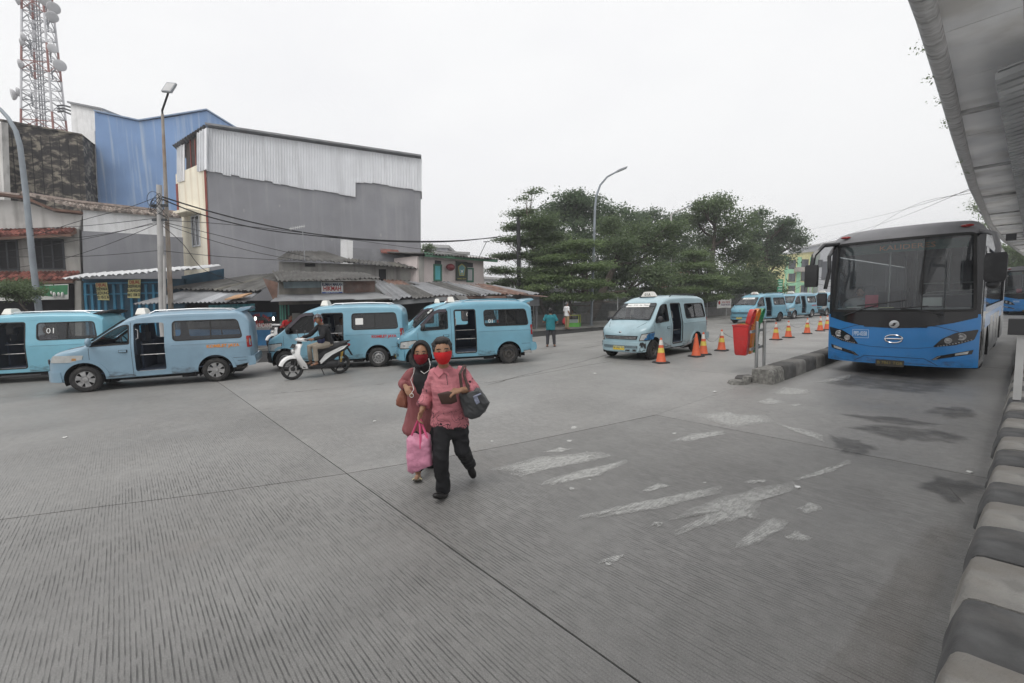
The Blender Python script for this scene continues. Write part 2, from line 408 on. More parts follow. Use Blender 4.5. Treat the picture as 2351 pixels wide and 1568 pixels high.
JY = [1.76 + 4.53 * k for k in range(-4, 11)]
edges = [lambda Y: -0.20, X1, lambda Y: X1(Y) - 4.35, lambda Y: X1(Y) - 8.7, lambda Y: X1(Y) - 13.05]
mbj = MB(); mbj.box((-24, -17, -0.017), (0.2, 48, -0.009)); mbj.build('joint_sealant', M_JOINT, ground)
G_ = 0.006
for i in range(len(JY) - 1):
    for j in range(4):
        if i == 0 and j == 0: pass
        y0, y1 = JY[i] + G_, JY[i + 1] - G_; K = 4
        L = [(edges[j + 1](y0 + (y1 - y0) * k / K) + G_, y0 + (y1 - y0) * k / K) for k in range(K + 1)]
        Rr = [(edges[j](y0 + (y1 - y0) * k / K) - (G_ if j else 0), y0 + (y1 - y0) * k / K) for k in range(K + 1)]
        dz = random.uniform(-0.002, 0.002)
        mb = MB(); mb.prism([(x, y, dz) for x, y in Rr + L[::-1]][::-1], (0, 0, -0.03)); mb.build('concrete_slab', M_CON2 if JY[i] > (1 if j > 0 else 6) else M_CON, ground, fix=True)
# raised footpath in front of the shops and along the fence
M_PATH = mat('footpath_concrete', (0.26, 0.255, 0.24), 0.85, var=0.25, vs_=0.8, dirt=0.5, ds=0.6, dcol=(0.10, 0.095, 0.09), bump=0.004, bs=60)
mb = MB(); mb.prism([(-23.0, -14, 0.10), (-22.3, 4, 0.10), (-21.2, 14.0, 0.10), (-19.6, 21.4, 0.10), (-17.4, 30.5, 0.10), (-15.4, 41, 0.10), (-13.5, 52, 0.10), (-60, 52, 0.10), (-60, -14, 0.10)], (0, 0, -0.35))
tag(mb.build('footpath', M_PATH, fix=True), kind='structure')
# darker asphalt lane band along the footpath
M_ASP = mat('asphalt_band', (0.085, 0.085, 0.085), 0.8, var=0.25, vs_=0.7, bump=0.004, bs=90, dirt=0.4, ds=0.5, dcol=(0.14, 0.14, 0.135))
mb = MB(); mb.prism([(-18.3, 21.0, -0.012), (-16.2, 30.2, -0.012), (-14.0, 41, -0.012), (-12, 52, -0.012), (-13.3, 52, -0.012), (-15.2, 41, -0.012), (-17.2, 30.5, -0.012), (-19.4, 21.4, -0.012), (-21.0, 14.0, -0.012), (-19.8, 14.0, -0.012)], (0, 0, -0.02)); mb.build('asphalt_band', M_ASP, ground, fix=True)

# worn white paint and oil marks on the slabs (flat marks with ragged edges)
def mark_mat(name, col, rough, lo, hi, sc, stretch, alpha=1.0, spec=0.3, groove=False):
    m = bpy.data.materials.new(name); m.use_nodes = True; n = m.node_tree.nodes; l = m.node_tree.links; p = n['Principled BSDF']
    p.inputs['Base Color'].default_value = (*col, 1); p.inputs['Roughness'].default_value = rough; p.inputs['Specular IOR Level'].default_value = spec
    tc = n.new('ShaderNodeTexCoord'); mp = n.new('ShaderNodeMapping'); mp.inputs['Scale'].default_value = stretch; l.new(tc.outputs['Object'], mp.inputs['Vector'])
    t = n.new('ShaderNodeTexNoise'); t.inputs['Scale'].default_value = sc; t.inputs['Detail'].default_value = 9; t.inputs['Roughness'].default_value = 0.65; l.new(mp.outputs['Vector'], t.inputs['Vector'])
    at_ = n.new('ShaderNodeAttribute'); at_.attribute_name = 'edge'
    a = n.new('ShaderNodeMath'); a.operation = 'SUBTRACT'; l.new(at_.outputs['Fac'], a.inputs[0]); l.new(t.outputs['Fac'], a.inputs[1])
    r = n.new('ShaderNodeMapRange'); r.inputs['From Min'].default_value = lo; r.inputs['From Max'].default_value = hi; r.inputs['To Max'].default_value = alpha; l.new(a.outputs[0], r.inputs['Value'])
    if groove:
        sx = n.new('ShaderNodeSeparateXYZ'); l.new(tc.outputs['Object'], sx.inputs[0]); k = n.new('ShaderNodeMath'); k.operation = 'MULTIPLY'; k.inputs[1].default_value = 2 * math.pi / .0245; l.new(sx.outputs['Y'], k.inputs[0]); s = n.new('ShaderNodeMath'); s.operation = 'SINE'; l.new(k.outputs[0], s.inputs[0])
        q = n.new('ShaderNodeMapRange'); q.inputs['From Min'].default_value = -1; q.inputs['To Min'].default_value = 1.0; q.inputs['To Max'].default_value = .5; l.new(s.outputs[0], q.inputs['Value']); w = n.new('ShaderNodeMath'); w.operation = 'MULTIPLY'; l.new(r.outputs['Result'], w.inputs[0]); l.new(q.outputs['Result'], w.inputs[1]); r = w; l.new(w.outputs[0], p.inputs['Alpha'])
    else: l.new(r.outputs['Result'], p.inputs['Alpha'])
    return m
M_SMEAR = mark_mat('worn_white_paint', (0.56, 0.56, 0.54), 0.8, -0.18, 0.20, 11, (2.6, 1.0, 1), 0.88, groove=True)
M_OIL = mark_mat('dark_oil_film', (0.028, 0.028, 0.03), 0.5, -0.16, 0.22, 4, (0.8, 1.0, 1), 0.38, 0.4)
M_MUD = mark_mat('brown_silt', (0.13, 0.095, 0.07), 0.95, -0.05, 0.40, 4, (1, 0.6, 1), 0.16)
def mark(name, pts, m, z, core=0.64):
    # 'edge' runs from 0 on the rim to 1 inside
    n = len(pts); c = sum((Vector((p[0], p[1], 0)) for p in pts), Vector()) / n
    mb = MB(); P = [Vector((p[0], p[1], z)) for p in pts]; C = Vector((c.x, c.y, z)); I = [C + (p - C) * 0.6 for p in P]
    mb.add(P + I + [C], [(i, (i + 1) % n, n + (i + 1) % n, n + i) for i in range(n)] + [(n + i, n + (i + 1) % n, 2 * n) for i in range(n)])
    me = mb.mesh(name, m); at2 = me.attributes.new('edge', 'FLOAT', 'POINT')
    for i in range(2 * n + 1): at2.data[i].value = (0.40 if m is M_SMEAR else 0.16) if i < n else core
    fixn(me); return link(name, me, ground)
def dpx(*q): return [(gnd(x, y).x, gnd(x, y).y) for x, y in q]
def c8(*q): return [(1400 * .78367 + x * .4 , 1100 * .78367 + y * .4) for x, y in q]   # points noted on the enlarged strip
def rag(pts, k=3, amp=0.04):
    out = []
    for i in range(len(pts)):
        a = Vector((*pts[i], 0)); b = Vector((*pts[(i + 1) % len(pts)], 0))
        for j in range(k): q = a.lerp(b, j / k); out.append((q.x + random.uniform(-amp, amp) * .6, q.y + random.uniform(-amp, amp)))
    return out
paint = [[(40, 548), (330, 470), (690, 438), (770, 465), (690, 490), (430, 540), (230, 590), (130, 545)],
 [(355, 630), (470, 575), (840, 485), (870, 505), (700, 580), (480, 628)],
 [(380, 440), (480, 410), (545, 425), (470, 445)],
 [(550, 822), (830, 745), (1270, 660), (1400, 640), (1380, 680), (1150, 740), (800, 812), (640, 820)],
 [(1075, 845), (1280, 740), (1620, 640), (1800, 612), (1850, 655), (1640, 720), (1600, 780), (1640, 825), (1400, 850), (1250, 890), (1110, 930), (1130, 890), (1290, 820), (1240, 790)],
 [(1790, 610), (1880, 570), (2060, 520), (2150, 480), (2140, 510), (1990, 575), (1860, 605)],
 [(1465, 990), (1560, 900), (1680, 825), (1790, 835), (1780, 880), (1640, 950), (1540, 985)],
 [(1750, 925), (1820, 890), (1840, 910), (1950, 935), (1890, 960), (1780, 940)],
 [(930, 665), (1050, 620), (1140, 635), (980, 672)],
 [(1235, 225), (1420, 205), (1500, 230), (1640, 225), (1720, 270), (1560, 290), (1440, 300), (1370, 275)],
 [(1080, 385), (1230, 335), (1420, 315), (1440, 335), (1240, 375)],
 [(1590, 155), (1680, 130), (1755, 150), (1690, 170)], [(1695, 105), (1760, 70), (1910, 80), (1890, 110), (1780, 115)],
 [(1935, 40), (2060, 10), (2150, -8), (2120, 25), (1990, 48)], [(1700, 270), (1990, 345), (2000, 390), (1830, 330)],
 [(985, 860), (1020, 840), (1060, 850), (1040, 865)], [(690, 1075), (800, 1030), (880, 1040), (760, 1080)],
 [(1820, 770), (1900, 730), (1990, 760), (1900, 800)], [(1785, 175), (1830, 160), (1870, 172), (1820, 182)], [(1540, 610), (1650, 600), (1640, 615), (1560, 622)]]
for q in paint: mark('paint_patch', rag(dpx(*c8(*q)), 3, 0.035), M_SMEAR, 0.006)
for i in range(9):                                                   # small drips
    x = random.uniform(0, 2300); y = random.uniform(330, 1100)
    if random.random() < 0.5: x = random.uniform(300, 1200); y = random.uniform(300, 480)
    w = random.uniform(8, 26); mark('paint_drip', dpx(*c8(*[(x + w * math.cos(a) * random.uniform(.7, 1.2), y + w * .45 * math.sin(a)) for a in [k * 1.05 for k in range(6)]])), M_SMEAR, 0.006, 0.9)
oil = [[(-1.75, 6.9), (-1.5, 6.2), (-1.2, 6.1), (-1.05, 6.6), (-1.3, 7.0)], [(-1.7, 7.4), (-1.0, 7.1), (-0.4, 7.4), (-0.35, 8.0), (-0.9, 8.1), (-1.5, 7.8)], [(-1.1, 9.1), (-0.7, 8.8), (-0.35, 9.3), (-0.5, 10.0), (-0.95, 9.9)], [(-2.0, 8.1), (-1.2, 7.9), (-0.5, 8.5), (-1.3, 8.6)], [(-0.7, 5.4), (-0.3, 5.2), (-0.22, 6.1), (-0.5, 6.2)], [(-3.0, 10.5), (-1.0, 10.2), (-0.6, 13), (-2.8, 14)]]
for q in oil: mark('oil_stain', rag(q, 4, 0.10), M_OIL, 0.009)
for q in [[(-0.75, 0.6), (-0.22, 0.5), (-0.22, 5.6), (-0.42, 5.4), (-0.6, 3.2)]]: mark('silt_stain', rag(q, 4, 0.05), M_MUD, 0.012, 0.75)

# ---------------------------------------------------------------- kerbs
M_KW = mat('kerb_white_worn', (0.33, 0.32, 0.30), 0.9, var=0.3, vs_=6, bump=0.010, bs=70, dirt=0.85, ds=3.0, dcol=(0.20, 0.185, 0.165), dth=0.48)
M_KB = mat('kerb_black_worn', (0.10, 0.10, 0.10), 0.8, var=0.3, vs_=6, bump=0.005, bs=60, dirt=0.5, ds=3.5, dcol=(0.16, 0.15, 0.14), dth=0.55)
M_KG = mat('kerb_rough_concrete', (0.20, 0.195, 0.18), 0.95, var=0.45, vs_=16, bump=0.02, bs=25, dirt=0.6, ds=5, dcol=(0.06, 0.06, 0.055))
def kerb_block(prof, L, ch=0.012):
    # battered profile (x, z) swept along y with chamfered ends
    def ring(y, s): 
        cx = sum(p[0] for p in prof) / len(prof); cz = sum(p[1] for p in prof) / len(prof)
        return [(cx + (p[0] - cx) * s, y, cz + (p[1] - cz) * s) for p in prof]
    mb = MB(); sd = random.uniform(0, 90); rs = [ring(0, 0.93), ring(ch, 0.985)] + [ring(ch * 2.5 + (L - ch * 5) * i / 9, 1.0) for i in range(10)] + [ring(L - ch, 0.985), ring(L, 0.93)]
    from mathutils import noise as MN
    rs = [[Vector(p) + Vector((MN.noise(Vector(p) * 7 + Vector((sd, 0, 0))), 0, MN.noise(Vector(p) * 6 + Vector((0, sd, 0))))) * .011 + Vector((MN.noise(Vector(p) * 25), 0, MN.noise(Vector(p) * 27))) * .004 for p in q] for q in rs]
    mb.loft(rs); return mb
profR = [(0, -0.05), (0.012, .05), (0.03, 0.13), (0.048, 0.21), (0.058, 0.245), (0.075, 0.268), (0.105, 0.276), (0.16, .28), (0.22, 0.282), (0.30, 0.284), (.4, .285), (0.52, 0.285), (0.52, -0.05)]
kb = thing('platform_kerb', 'worn black and white painted kerb blocks edging the bus platform', 'kerb', (-0.22, 0, 0))
KB = [[kerb_block(profR, 0.54, 0.016).mesh('kerb_block', m_, True, 50) for _ in range(4)] for m_ in (M_KB, M_KW)]; [fixn(q) for r in KB for q in r]
for i in range(-6, 60):
    o = link('kerb_block', KB[i % 2][random.randrange(4)], kb); y = 3.21 + 0.55 * (i - 1)
    o.location = (random.uniform(-0.012, 0.012), y, random.uniform(-0.014, 0.010)); o.rotation_euler = (random.uniform(-.01, .01), random.uniform(-.015, .015), random.uniform(-.012, .012))
mb = MB(); mb.box((0.29, -6, -0.1), (14, 70, 0.262)); tag(mb.build('platform', mat('platform_paving', (.58, .57, .55), .8, var=.12)), kind='structure')
ki = thing('island_kerb', 'low kerb island with alternating dark and bare blocks ending beside the litter bins', 'kerb', (-3.42, 10.0, 0))
profI = [(0, -0.05), (-0.015, 0.22), (-0.04, 0.285), (-0.09, 0.31), (-0.36, 0.31), (-0.40, 0.285), (-0.42, -0.05)]
meG = kerb_block(profI, 0.72, 0.03).mesh('kerb_block', M_KG, True, 50); meI = kerb_block(profI, 0.72).mesh('kerb_block', mat('kerb_dark_grey', (0.09, 0.088, 0.085), 0.85, var=0.3, vs_=5, bump=0.006, bs=50), True, 50); meL = kerb_block(profI, 0.72).mesh('kerb_block', mat('kerb_bare_grey', (0.17, 0.165, 0.155), 0.9, var=0.3, vs_=5, bump=0.006, bs=50), True, 50)
for q in (meG, meI, meL): fixn(q)
for i in range(50):
    o = link('kerb_block', meG if i == 0 else (meI if i % 2 else meL), ki); o.location = (random.uniform(-.01, .01), i * 0.725, random.uniform(-.01, .01))
mb = MB(); mb.box((-0.62, 0.55, -0.05), (-0.45, 36, 0.20)); mb.build('back_strip', M_KG, ki)
for k, (x, y, s, lab) in enumerate([(-4.02, 9.72, 0.20, 'flat broken concrete chunk lying at the blunt end of the kerb island'), (-3.86, 9.80, 0.11, 'small upright shard of rubble leaning on the blunt end of the kerb island'), (-4.05, 10.15, 0.26, 'dark wedge of broken paving beside the bin posts')]):
    mb = MB(); P = []
    for a in range(7):
        q = a * 0.9; P.append((s * math.cos(q) * random.uniform(.6, 1.1), s * 1.4 * math.sin(q) * random.uniform(.5, 1.0), 0))
    mb.prism(P, (0.02, 0.03, s * (0.35 if k != 1 else 1.5))); o = mb.build('rubble', M_KG if k != 2 else meI.materials[0], fix=True); o.location = (x, y, 0.0); tag(o, lab, 'rubble')

# ---------------------------------------------------------------- raised walkway with its soffit panels, platform roof
M_SOF = mat('soffit_sheet', (0.86, 0.88, 0.92), 0.7, var=0.25, vs_=0.7, dirt=0.6, ds=0.9, dcol=(0.45, 0.43, 0.40), bump=0.003, bs=8)
M_EDGE = mat('walkway_edge_concrete', (0.48, 0.48, 0.485), 0.8, var=0.2, vs_=3, dirt=0.55, ds=4, dcol=(0.07, 0.068, 0.062), bump=0.012, bs=10, stretch=(1, 3, 1))
def XE(Y):
    t = [(-30, -1.00), (6.7, -1.06), (10, -1.17), (14, -1.32), (21, -1.53), (34, -1.73), (46, -1.59), (71, -0.83), (110, 1.5)]
    for (a, b), (c, d) in zip(t, t[1:]):
        if a <= Y <= c:
            k = (Y - a) / (c - a); return b + (d - b) * k
    return t[-1][1]
wk = thing('raised_walkway', 'grey raised walkway overhead with stained soffit panels and rounded edge', 'walkway', (0, 0, 0))
ys = [-30 + 1.5 * i for i in range(85)]
sec = [(0.0, 5.55), (-0.02, 5.2), (0.0, 5.08), (0.05, 5.02), (0.12, 5.0), (0.19, 5.02), (0.21, 5.09), (0.21, 5.55)]
mb = MB(); mb.loft([[(XE(y) + a, y, z) for a, z in sec] for y in ys]); mb.build('edge_beam', M_EDGE, wk, True, 60, fix=True)
for i, y in enumerate([-29.8 + 1.9 * k for k in range(60)]):
    z = 5.10 + random.uniform(-0.012, 0.012); y1 = y + 1.885; mb = MB()
    mb.hexa([(XE(y) + .2, y, z), (XE(y) + 3.3, y, z + .02), (XE(y1) + 3.3, y1, z + .02), (XE(y1) + .2, y1, z), (XE(y) + .2, y, z + .04), (XE(y) + 3.3, y, z + .06), (XE(y1) + 3.3, y1, z + .06), (XE(y1) + .2, y1, z + .04)])
    p = mb.build('soffit_panel', M_SOF, wk, fix=True)
    if i % 3 == 1: mb = MB(); mb.box((XE(y) + .2, y - 0.09, z - 0.05), (XE(y) + 3.2, y + 0.06, z + 0.05)); mb.build('cross_rib', M_EDGE, wk)
mb = MB(); mb.loft([[(XE(y) + .15, y, 5.17), (XE(y) + 3.4, y, 5.19), (XE(y) + 3.4, y, 5.55), (XE(y) + .15, y, 5.55)] for y in ys]); mb.build('deck', M_EDGE, wk, fix=True)
# platform roof beam and gutter under the walkway
M_GAL = mat('painted_steel_grey', (0.42, 0.43, 0.44), 0.5, var=0.1, dirt=0.3, ds=2)
pr = thing('platform_roof', 'ribbed platform roof edge with pale steel fascia under the walkway', 'roof', (0, 0, 0))
mb = MB()
for i in range(120):
    y = 9.0 + i * 0.3; mb.hexa([(-0.47, y, 4.60), (.5, y, 4.75), (.5, y + .2, 4.75), (-0.47, y + .2, 4.60), (-0.47, y, 4.70), (.5, y, 4.85), (.5, y + .2, 4.85), (-0.47, y + .2, 4.70)])
mb.hexa([(-0.45, 9, 4.69), (.5, 9, 4.84), (.5, 46, 4.84), (-0.45, 46, 4.69), (-0.45, 9, 4.73), (.5, 9, 4.88), (.5, 46, 4.88), (-0.45, 46, 4.73)])
mb.build('ribbed_sheet', mat('ribbed_sheet_grey', (0.42, 0.43, 0.44), 0.6, var=0.2), pr)
for y0, y1, x in ((2.0, 9.4, -0.16), (9.7, 16, -0.16), (16.1, 30, -0.16)):
    mb = MB(); mb.box((x, y0, 4.02), (x + 0.12, y1, 4.42)); mb.build('fascia', M_GAL, pr)
mb = MB()
for y in (4.0, 12.0, 20.0, 28.0, 36, 44): mb.box((3.0, y - .15, 0.2), (3.3, y + .15, 4.8))
mb.build('column', M_GAL, pr)
mb = MB()
for y in (4.0, 12.0, 20.0, 28.0): mb.box((-0.05, y - .06, 4.3), (3.2, y + .06, 4.5))
mb.build('bracket', M_GAL, pr)
# security camera under the walkway
sc = thing('security_camera', 'small dark camera box on a bracket hanging below the walkway', 'camera', (0, 0, 0))
c = at(2338, 545, 19); mb = MB(); mb.box((c.x - .35, c.y - .2, c.z - .1), (c.x - .05, c.y + .2, c.z + .16)); mb.build('housing', mat('dark_box', (0.05, 0.05, 0.052), 0.6), sc)
mb = MB(); mb.tube([(c.x - .05, c.y, c.z), (c.x + .15, c.y, c.z), (c.x + .15, c.y, 5.1)], 0.03); mb.tube([(c.x - .3, c.y, c.z + .05), (c.x - 1.1, c.y - .2, c.z + .25)], 0.008, 5); mb.build('bracket', M_GAL, sc); rel(sc, (c.x, c.y, c.z))
# platform post with box
c = gnd(2332, 917, 0.28); c.x = max(c.x, -0.10)
pp = thing('platform_post', 'white steel post with dark box on top at the platform kerb', 'post', (c.x, c.y, 0.28))
mb = MB(); mb.box((-0.03, -0.03, 0), (0.05, 0.05, 0.92)); mb.build('post', mat('white_post', (0.55, 0.55, 0.54), 0.5), pp)
mb = MB(); mb.box((-0.12, -0.1, 0.92), (0.06, 0.12, 1.14)); mb.build('box', mat('dark_box', (0.05, 0.05, 0.052)), pp)
mb = MB(); mb.box((0.065, -0.1, 0.92), (0.4, 0.12, 1.14)); mb.build('blue_panel', mat('blue_plastic', (0.05, 0.25, 0.5), 0.4), pp)
# ---------------------------------------------------------------- buildings behind the minibuses
M_TIN = mat('white_tin_cladding', (0.88, 0.89, 0.91), 0.5, var=0.04, vs_=1.2, streak=0.35, dcol=(0.42, 0.42, 0.43))
M_GREYR = mat('grey_render', (0.255, 0.257, 0.275), 0.9, var=0.10, vs_=0.6, streak=0.5, dcol=(0.34, 0.34, 0.35), dirt=.55, ds=.45, dth=.52, bump=0.012, bs=5)
M_YEL = mat('cream_render', (0.84, 0.79, 0.66), 0.85, var=0.06, vs_=1.0, streak=0.40, dcol=(0.46, 0.30, 0.15))
M_REDT = mat('red_brown_trim', (0.26, 0.07, 0.055), 0.7, var=0.15)
M_BLUEW = mat('blue_painted_wall', (0.20, 0.31, 0.52), 0.85, var=0.14, vs_=0.35, streak=0.8, dcol=(0.42, 0.50, 0.60), bump=.01, bs=4)
M_WHW = mat('white_painted_wall', (0.78, 0.78, 0.78), 0.85, var=0.08, streak=0.30, dcol=(0.35, 0.34, 0.32))
M_OLDW = mat('mouldy_white_wall', (0.55, 0.54, 0.52), 0.9, var=0.14, vs_=0.8, streak=0.5, dcol=(0.16, 0.15, 0.14), dirt=0.4, ds=1.0, dth=.55)
M_OLDG = mat('stained_concrete_wall', (0.33, 0.32, 0.30), 0.92, var=0.25, vs_=0.9, streak=0.5, dcol=(0.10, 0.095, 0.09))
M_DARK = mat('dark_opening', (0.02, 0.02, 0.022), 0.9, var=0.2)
M_FRAMEB = mat('dark_window_frame', (0.05, 0.055, 0.06), 0.6)
M_WGLASS = mat('dim_window_pane', (0.05, 0.055, 0.065), 0.12, var=0.3, vs_=2, spec=0.8)
M_TILER = mat('red_roof_tile', (0.19, 0.075, 0.06), 0.85, var=0.3, vs_=5, dirt=0.5, ds=2.0, dcol=(0.09, 0.06, 0.05))
M_TILEB = mat('brown_roof_tile', (0.25, 0.205, 0.18), 0.9, var=0.3, vs_=5, dirt=0.5, ds=2.0, dcol=(0.12, 0.11, 0.10))
M_TILER['c'] = (0.19, 0.075, 0.06); M_TILEB['c'] = (0.25, 0.215, 0.19)
M_ASB = mat('weathered_roof_sheet', (0.115, 0.113, 0.108), 0.92, var=0.35, vs_=1.4, dirt=0.7, ds=0.9, dcol=(0.075, 0.07, 0.065), dth=0.48)
M_ZINC = mat('grey_zinc_sheet', (0.23, 0.235, 0.245), 0.55, 0.2, var=0.22, vs_=1.3, dirt=0.45, ds=1.2, dcol=(0.20, 0.10, 0.06), dth=0.6)
M_RUST = mat('rusty_sheet', (0.165, 0.10, 0.078), 0.9, var=0.35, vs_=2.5, dirt=0.5, ds=1.6, dcol=(0.28, 0.27, 0.26))
M_BLUES = mat('blue_shop_paint', (0.04, 0.20, 0.33), 0.6, var=0.2, dirt=0.3)
M_BLUESD = mat('blue_mesh_door', (0.025, 0.075, 0.12), 0.7, var=0.3, vs_=2)
M_BARGE = mat('brown_barge_board', (0.17, 0.10, 0.075), 0.8, var=0.25, dirt=0.4)
M_CAMO = bpy.data.materials.new('mottled_stone_cladding'); M_CAMO.use_nodes = True
def _camo():
    n = M_CAMO.node_tree.nodes; l = M_CAMO.node_tree.links; p = n['Principled BSDF']; p.inputs['Roughness'].default_value = .95
    tc = n.new('ShaderNodeTexCoord'); mp = n.new('ShaderNodeMapping'); mp.inputs['Scale'].default_value = (.7, .7, 1.15); mp.inputs['Rotation'].default_value = (.4, .3, 0); l.new(tc.outputs['Object'], mp.inputs['Vector'])
    t = n.new('ShaderNodeTexNoise'); t.inputs['Scale'].default_value = 1.9; t.inputs['Detail'].default_value = 8; t.inputs['Roughness'].default_value = .62; t.inputs['Distortion'].default_value = .8; l.new(mp.outputs['Vector'], t.inputs['Vector'])
    r = n.new('ShaderNodeValToRGB'); e = r.color_ramp.elements; e[0].position = .44; e[0].color = (.030, .028, .028, 1); e[1].position = .60; e[1].color = (.26, .235, .19, 1); x = e.new(.51); x.color = (.085, .075, .065, 1)
    l.new(t.outputs['Fac'], r.inputs['Fac']); l.new(r.outputs['Color'], p.inputs['Base Color'])
_camo()
def wall(face, parent, name, m, pts, w0=-0.25, w1=0.0):
    mb = MB(); face.ppoly(mb, pts, w0, w1); return mb.build(name, m, parent, fix=True)
def down(pts, y): return pts
def corr(parent, name, P, m, pitch=0.18, amp=0.03, along=1, thick=0.02):
    # corrugated sheet over quad P (a, b, c, d = low left, low right, high right, high left); waves run up the slope
    a, b, c, d = [Vector(p) for p in P]; L = ((b - a).length + (c - d).length) / 2; n = max(4, int(L / pitch) * 4); nrm = (b - a).cross(d - a).normalized()
    if nrm.z < 0: nrm = -nrm
    def f(u, v):
        p = a.lerp(b, u).lerp(d.lerp(c, u), v); return p + nrm * (amp * math.sin(u * L / pitch * 2 * math.pi))
    mb = MB(); mb.grid(f, n, 3); o = len(mb.v)
    mb.grid(lambda u, v: f(u, v) - nrm * thick, n, 3)
    return mb.build(name, m, parent, True, 80)
def sheets(parent, name, P, mats, k, pitch=0.18, amp=0.025, over=0.06, jit=0.03):
    # a roof made of k overlapping corrugated sheets side by side, each its own piece
    a, b, c, d = [Vector(p) for p in P]
    for i in range(k):
        u0, u1 = i / k, (i + 1) / k + over / k; j = Vector((0, 0, random.uniform(0, jit) + 0.012 * (i % 2))); e = random.uniform(-0.02, 0.05)
        lo0, lo1 = a.lerp(b, u0), a.lerp(b, u1); hi0, hi1 = d.lerp(c, u0), d.lerp(c, u1)
        amp_ = amp * 1.6 if amp > .01 else amp; corr(parent, name, (lo0.lerp(hi0, -e) + j, lo1.lerp(hi1, -e) + j, hi1 + j, hi0 + j), mats[random.randrange(len(mats))], pitch * 1.15, amp_)
def tiles(parent, P, m, rows, cols, name='roof_tile'):
    ms = [m] + [mat(m.name + str(k), tuple(min(1, c * f) for c in m['c']), .9, var=.3, vs_=5) for k, f in ((1, .55), (2, 1.5))]
    # single roof tiles laid in rows on quad P (low left, low right, high right, high left)
    a, b, c, d = [Vector(p) for p in P]; nrm = (b - a).cross(d - a).normalized()
    if nrm.z < 0: nrm = -nrm
    for r in range(rows):
        for q in range(cols):
            u0, u1 = q / cols, (q + 1.04) / cols; v0, v1 = r / rows, (r + 1.25) / rows
            def pt(u, v, h): return a.lerp(b, min(u, 1.02)).lerp(d.lerp(c, min(u, 1.02)), min(v, 1.0)) + nrm * h
            h = random.uniform(0, .012); mb = MB(); K = 4; top = []; 
            for i in range(K + 1):
                s = i / K; bow = .085 * math.sin(math.pi * s); top.append((pt(u0 + (u1 - u0) * s, v0, .05 + bow + h), pt(u0 + (u1 - u0) * s, v1, .012 + bow + h)))
            vs = [p for t in top for p in t] + [pt(u0 + (u1 - u0) * i / K, v0, .0) for i in range(K + 1)]
            fs = [(2 * i, 2 * i + 2, 2 * i + 3, 2 * i + 1) for i in range(K)] + [(2 * K + 2 + i, 2 * K + 3 + i, 2 * i + 2, 2 * i) for i in range(K)]
            mb.add(vs, fs); mb.build(name, ms[(r + q + random.randrange(2)) % 3], parent, True, 50)
def window(face, parent, x0, y0, x1, y1, frame=M_FRAMEB, pane=M_WGLASS, cols=1, fw=0.06, name='window'):
    a = face.uv(x0, y1); b = face.uv(x1, y0); u0, u1 = sorted((a[0], b[0])); v0, v1 = sorted((a[1], b[1]))
    mb = MB()
    for (p, q, r, s) in ((u0 - fw, v0 - fw, u1 + fw, v0), (u0 - fw, v1, u1 + fw, v1 + fw), (u0 - fw, v0, u0, v1), (u1, v0, u1 + fw, v1)): face.box(mb, p, q, r, s, -0.02, 0.05)
    for k in range(1, cols): u = u0 + (u1 - u0) * k / cols; face.box(mb, u - fw * .4, v0, u + fw * .4, v1, -0.02, 0.045)
    w = mb.build(name, frame, parent, fix=True)
    for k in range(cols):
        mb = MB(); face.box(mb, u0 + (u1 - u0) * k / cols + (fw * .4 if k else 0), v0, u0 + (u1 - u0) * (k + 1) / cols - (fw * .4 if k < cols - 1 else 0), v1, -0.01, 0.012); mb.build('pane', pane, w, fix=True)
    return w
def base_of(t, p): rel(t, (p[0], p[1], 0))

# ---- tall building with tin upper storey
b4 = thing('tall_house', 'tall grey rendered building with white tin upper storey and narrow cream street front', 'building')
FA = Face.px((478, 600), 26.0, (968, 570), 30.6); FC = Face.px((414, 610), 27.6, (478, 600), 26.0)
wall(FA, b4, 'grey_wall', M_GREYR, [(484, 720), (966, 700), (966, 400), (474, 360)], -0.3, 0)
mb = MB(); FC.poly(mb, [(-.01, 0), (FC.L, 0), (FC.L, FC.uv(474, 370)[1]), (-.01, FC.uv(413, 397)[1])], -.3, 0); mb.build('cream_wall', M_YEL, b4, fix=True)
M_RIB = mat('tin_rib_shaded', (0.74, 0.75, 0.77), 0.6, var=0.08)  # rib tone darker than the sheets: shading lines of the ribs put into colour
# tin cladding: separate vertical sheets with standing ribs
def tin_sheets(face, parent, top, bot, n, w=0.05):
    for i in range(n):
        u0, u1 = i / n, (i + 1) / n
        def lerp2(pl, u):
            x = pl[0][0] + (pl[-1][0] - pl[0][0]) * u
            for (a, b), (c, d) in zip(pl, pl[1:]):
                if a <= x <= c: return (x, b + (d - b) * (x - a) / (c - a) if c > a else d)
            return pl[-1]
        j = random.uniform(-2, 2); A, B = lerp2(bot, u0 + 1e-5), lerp2(bot, u1 - 1e-5); A = (A[0], A[1] + j); B = (B[0], B[1] + j)
        if abs(A[1] - B[1]) > 12: A = (A[0], B[1] - 1) if i / n > .6 else A
        C, D = lerp2(top, u1), lerp2(top, u0); mb = MB(); jw = random.uniform(0, .02)
        face.ppoly(mb, [A, B, C, D], 0.01, w + jw)
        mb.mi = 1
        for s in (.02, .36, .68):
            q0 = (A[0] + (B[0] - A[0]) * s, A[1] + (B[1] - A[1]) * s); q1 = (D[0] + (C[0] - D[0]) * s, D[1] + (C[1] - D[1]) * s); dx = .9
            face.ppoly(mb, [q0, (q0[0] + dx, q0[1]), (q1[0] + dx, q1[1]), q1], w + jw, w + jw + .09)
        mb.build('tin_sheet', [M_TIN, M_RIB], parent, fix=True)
tin_sheets(FA, b4, [(474, 294), (968, 366)], [(474, 393), (828, 455), (830, 418), (968, 438)], 26)
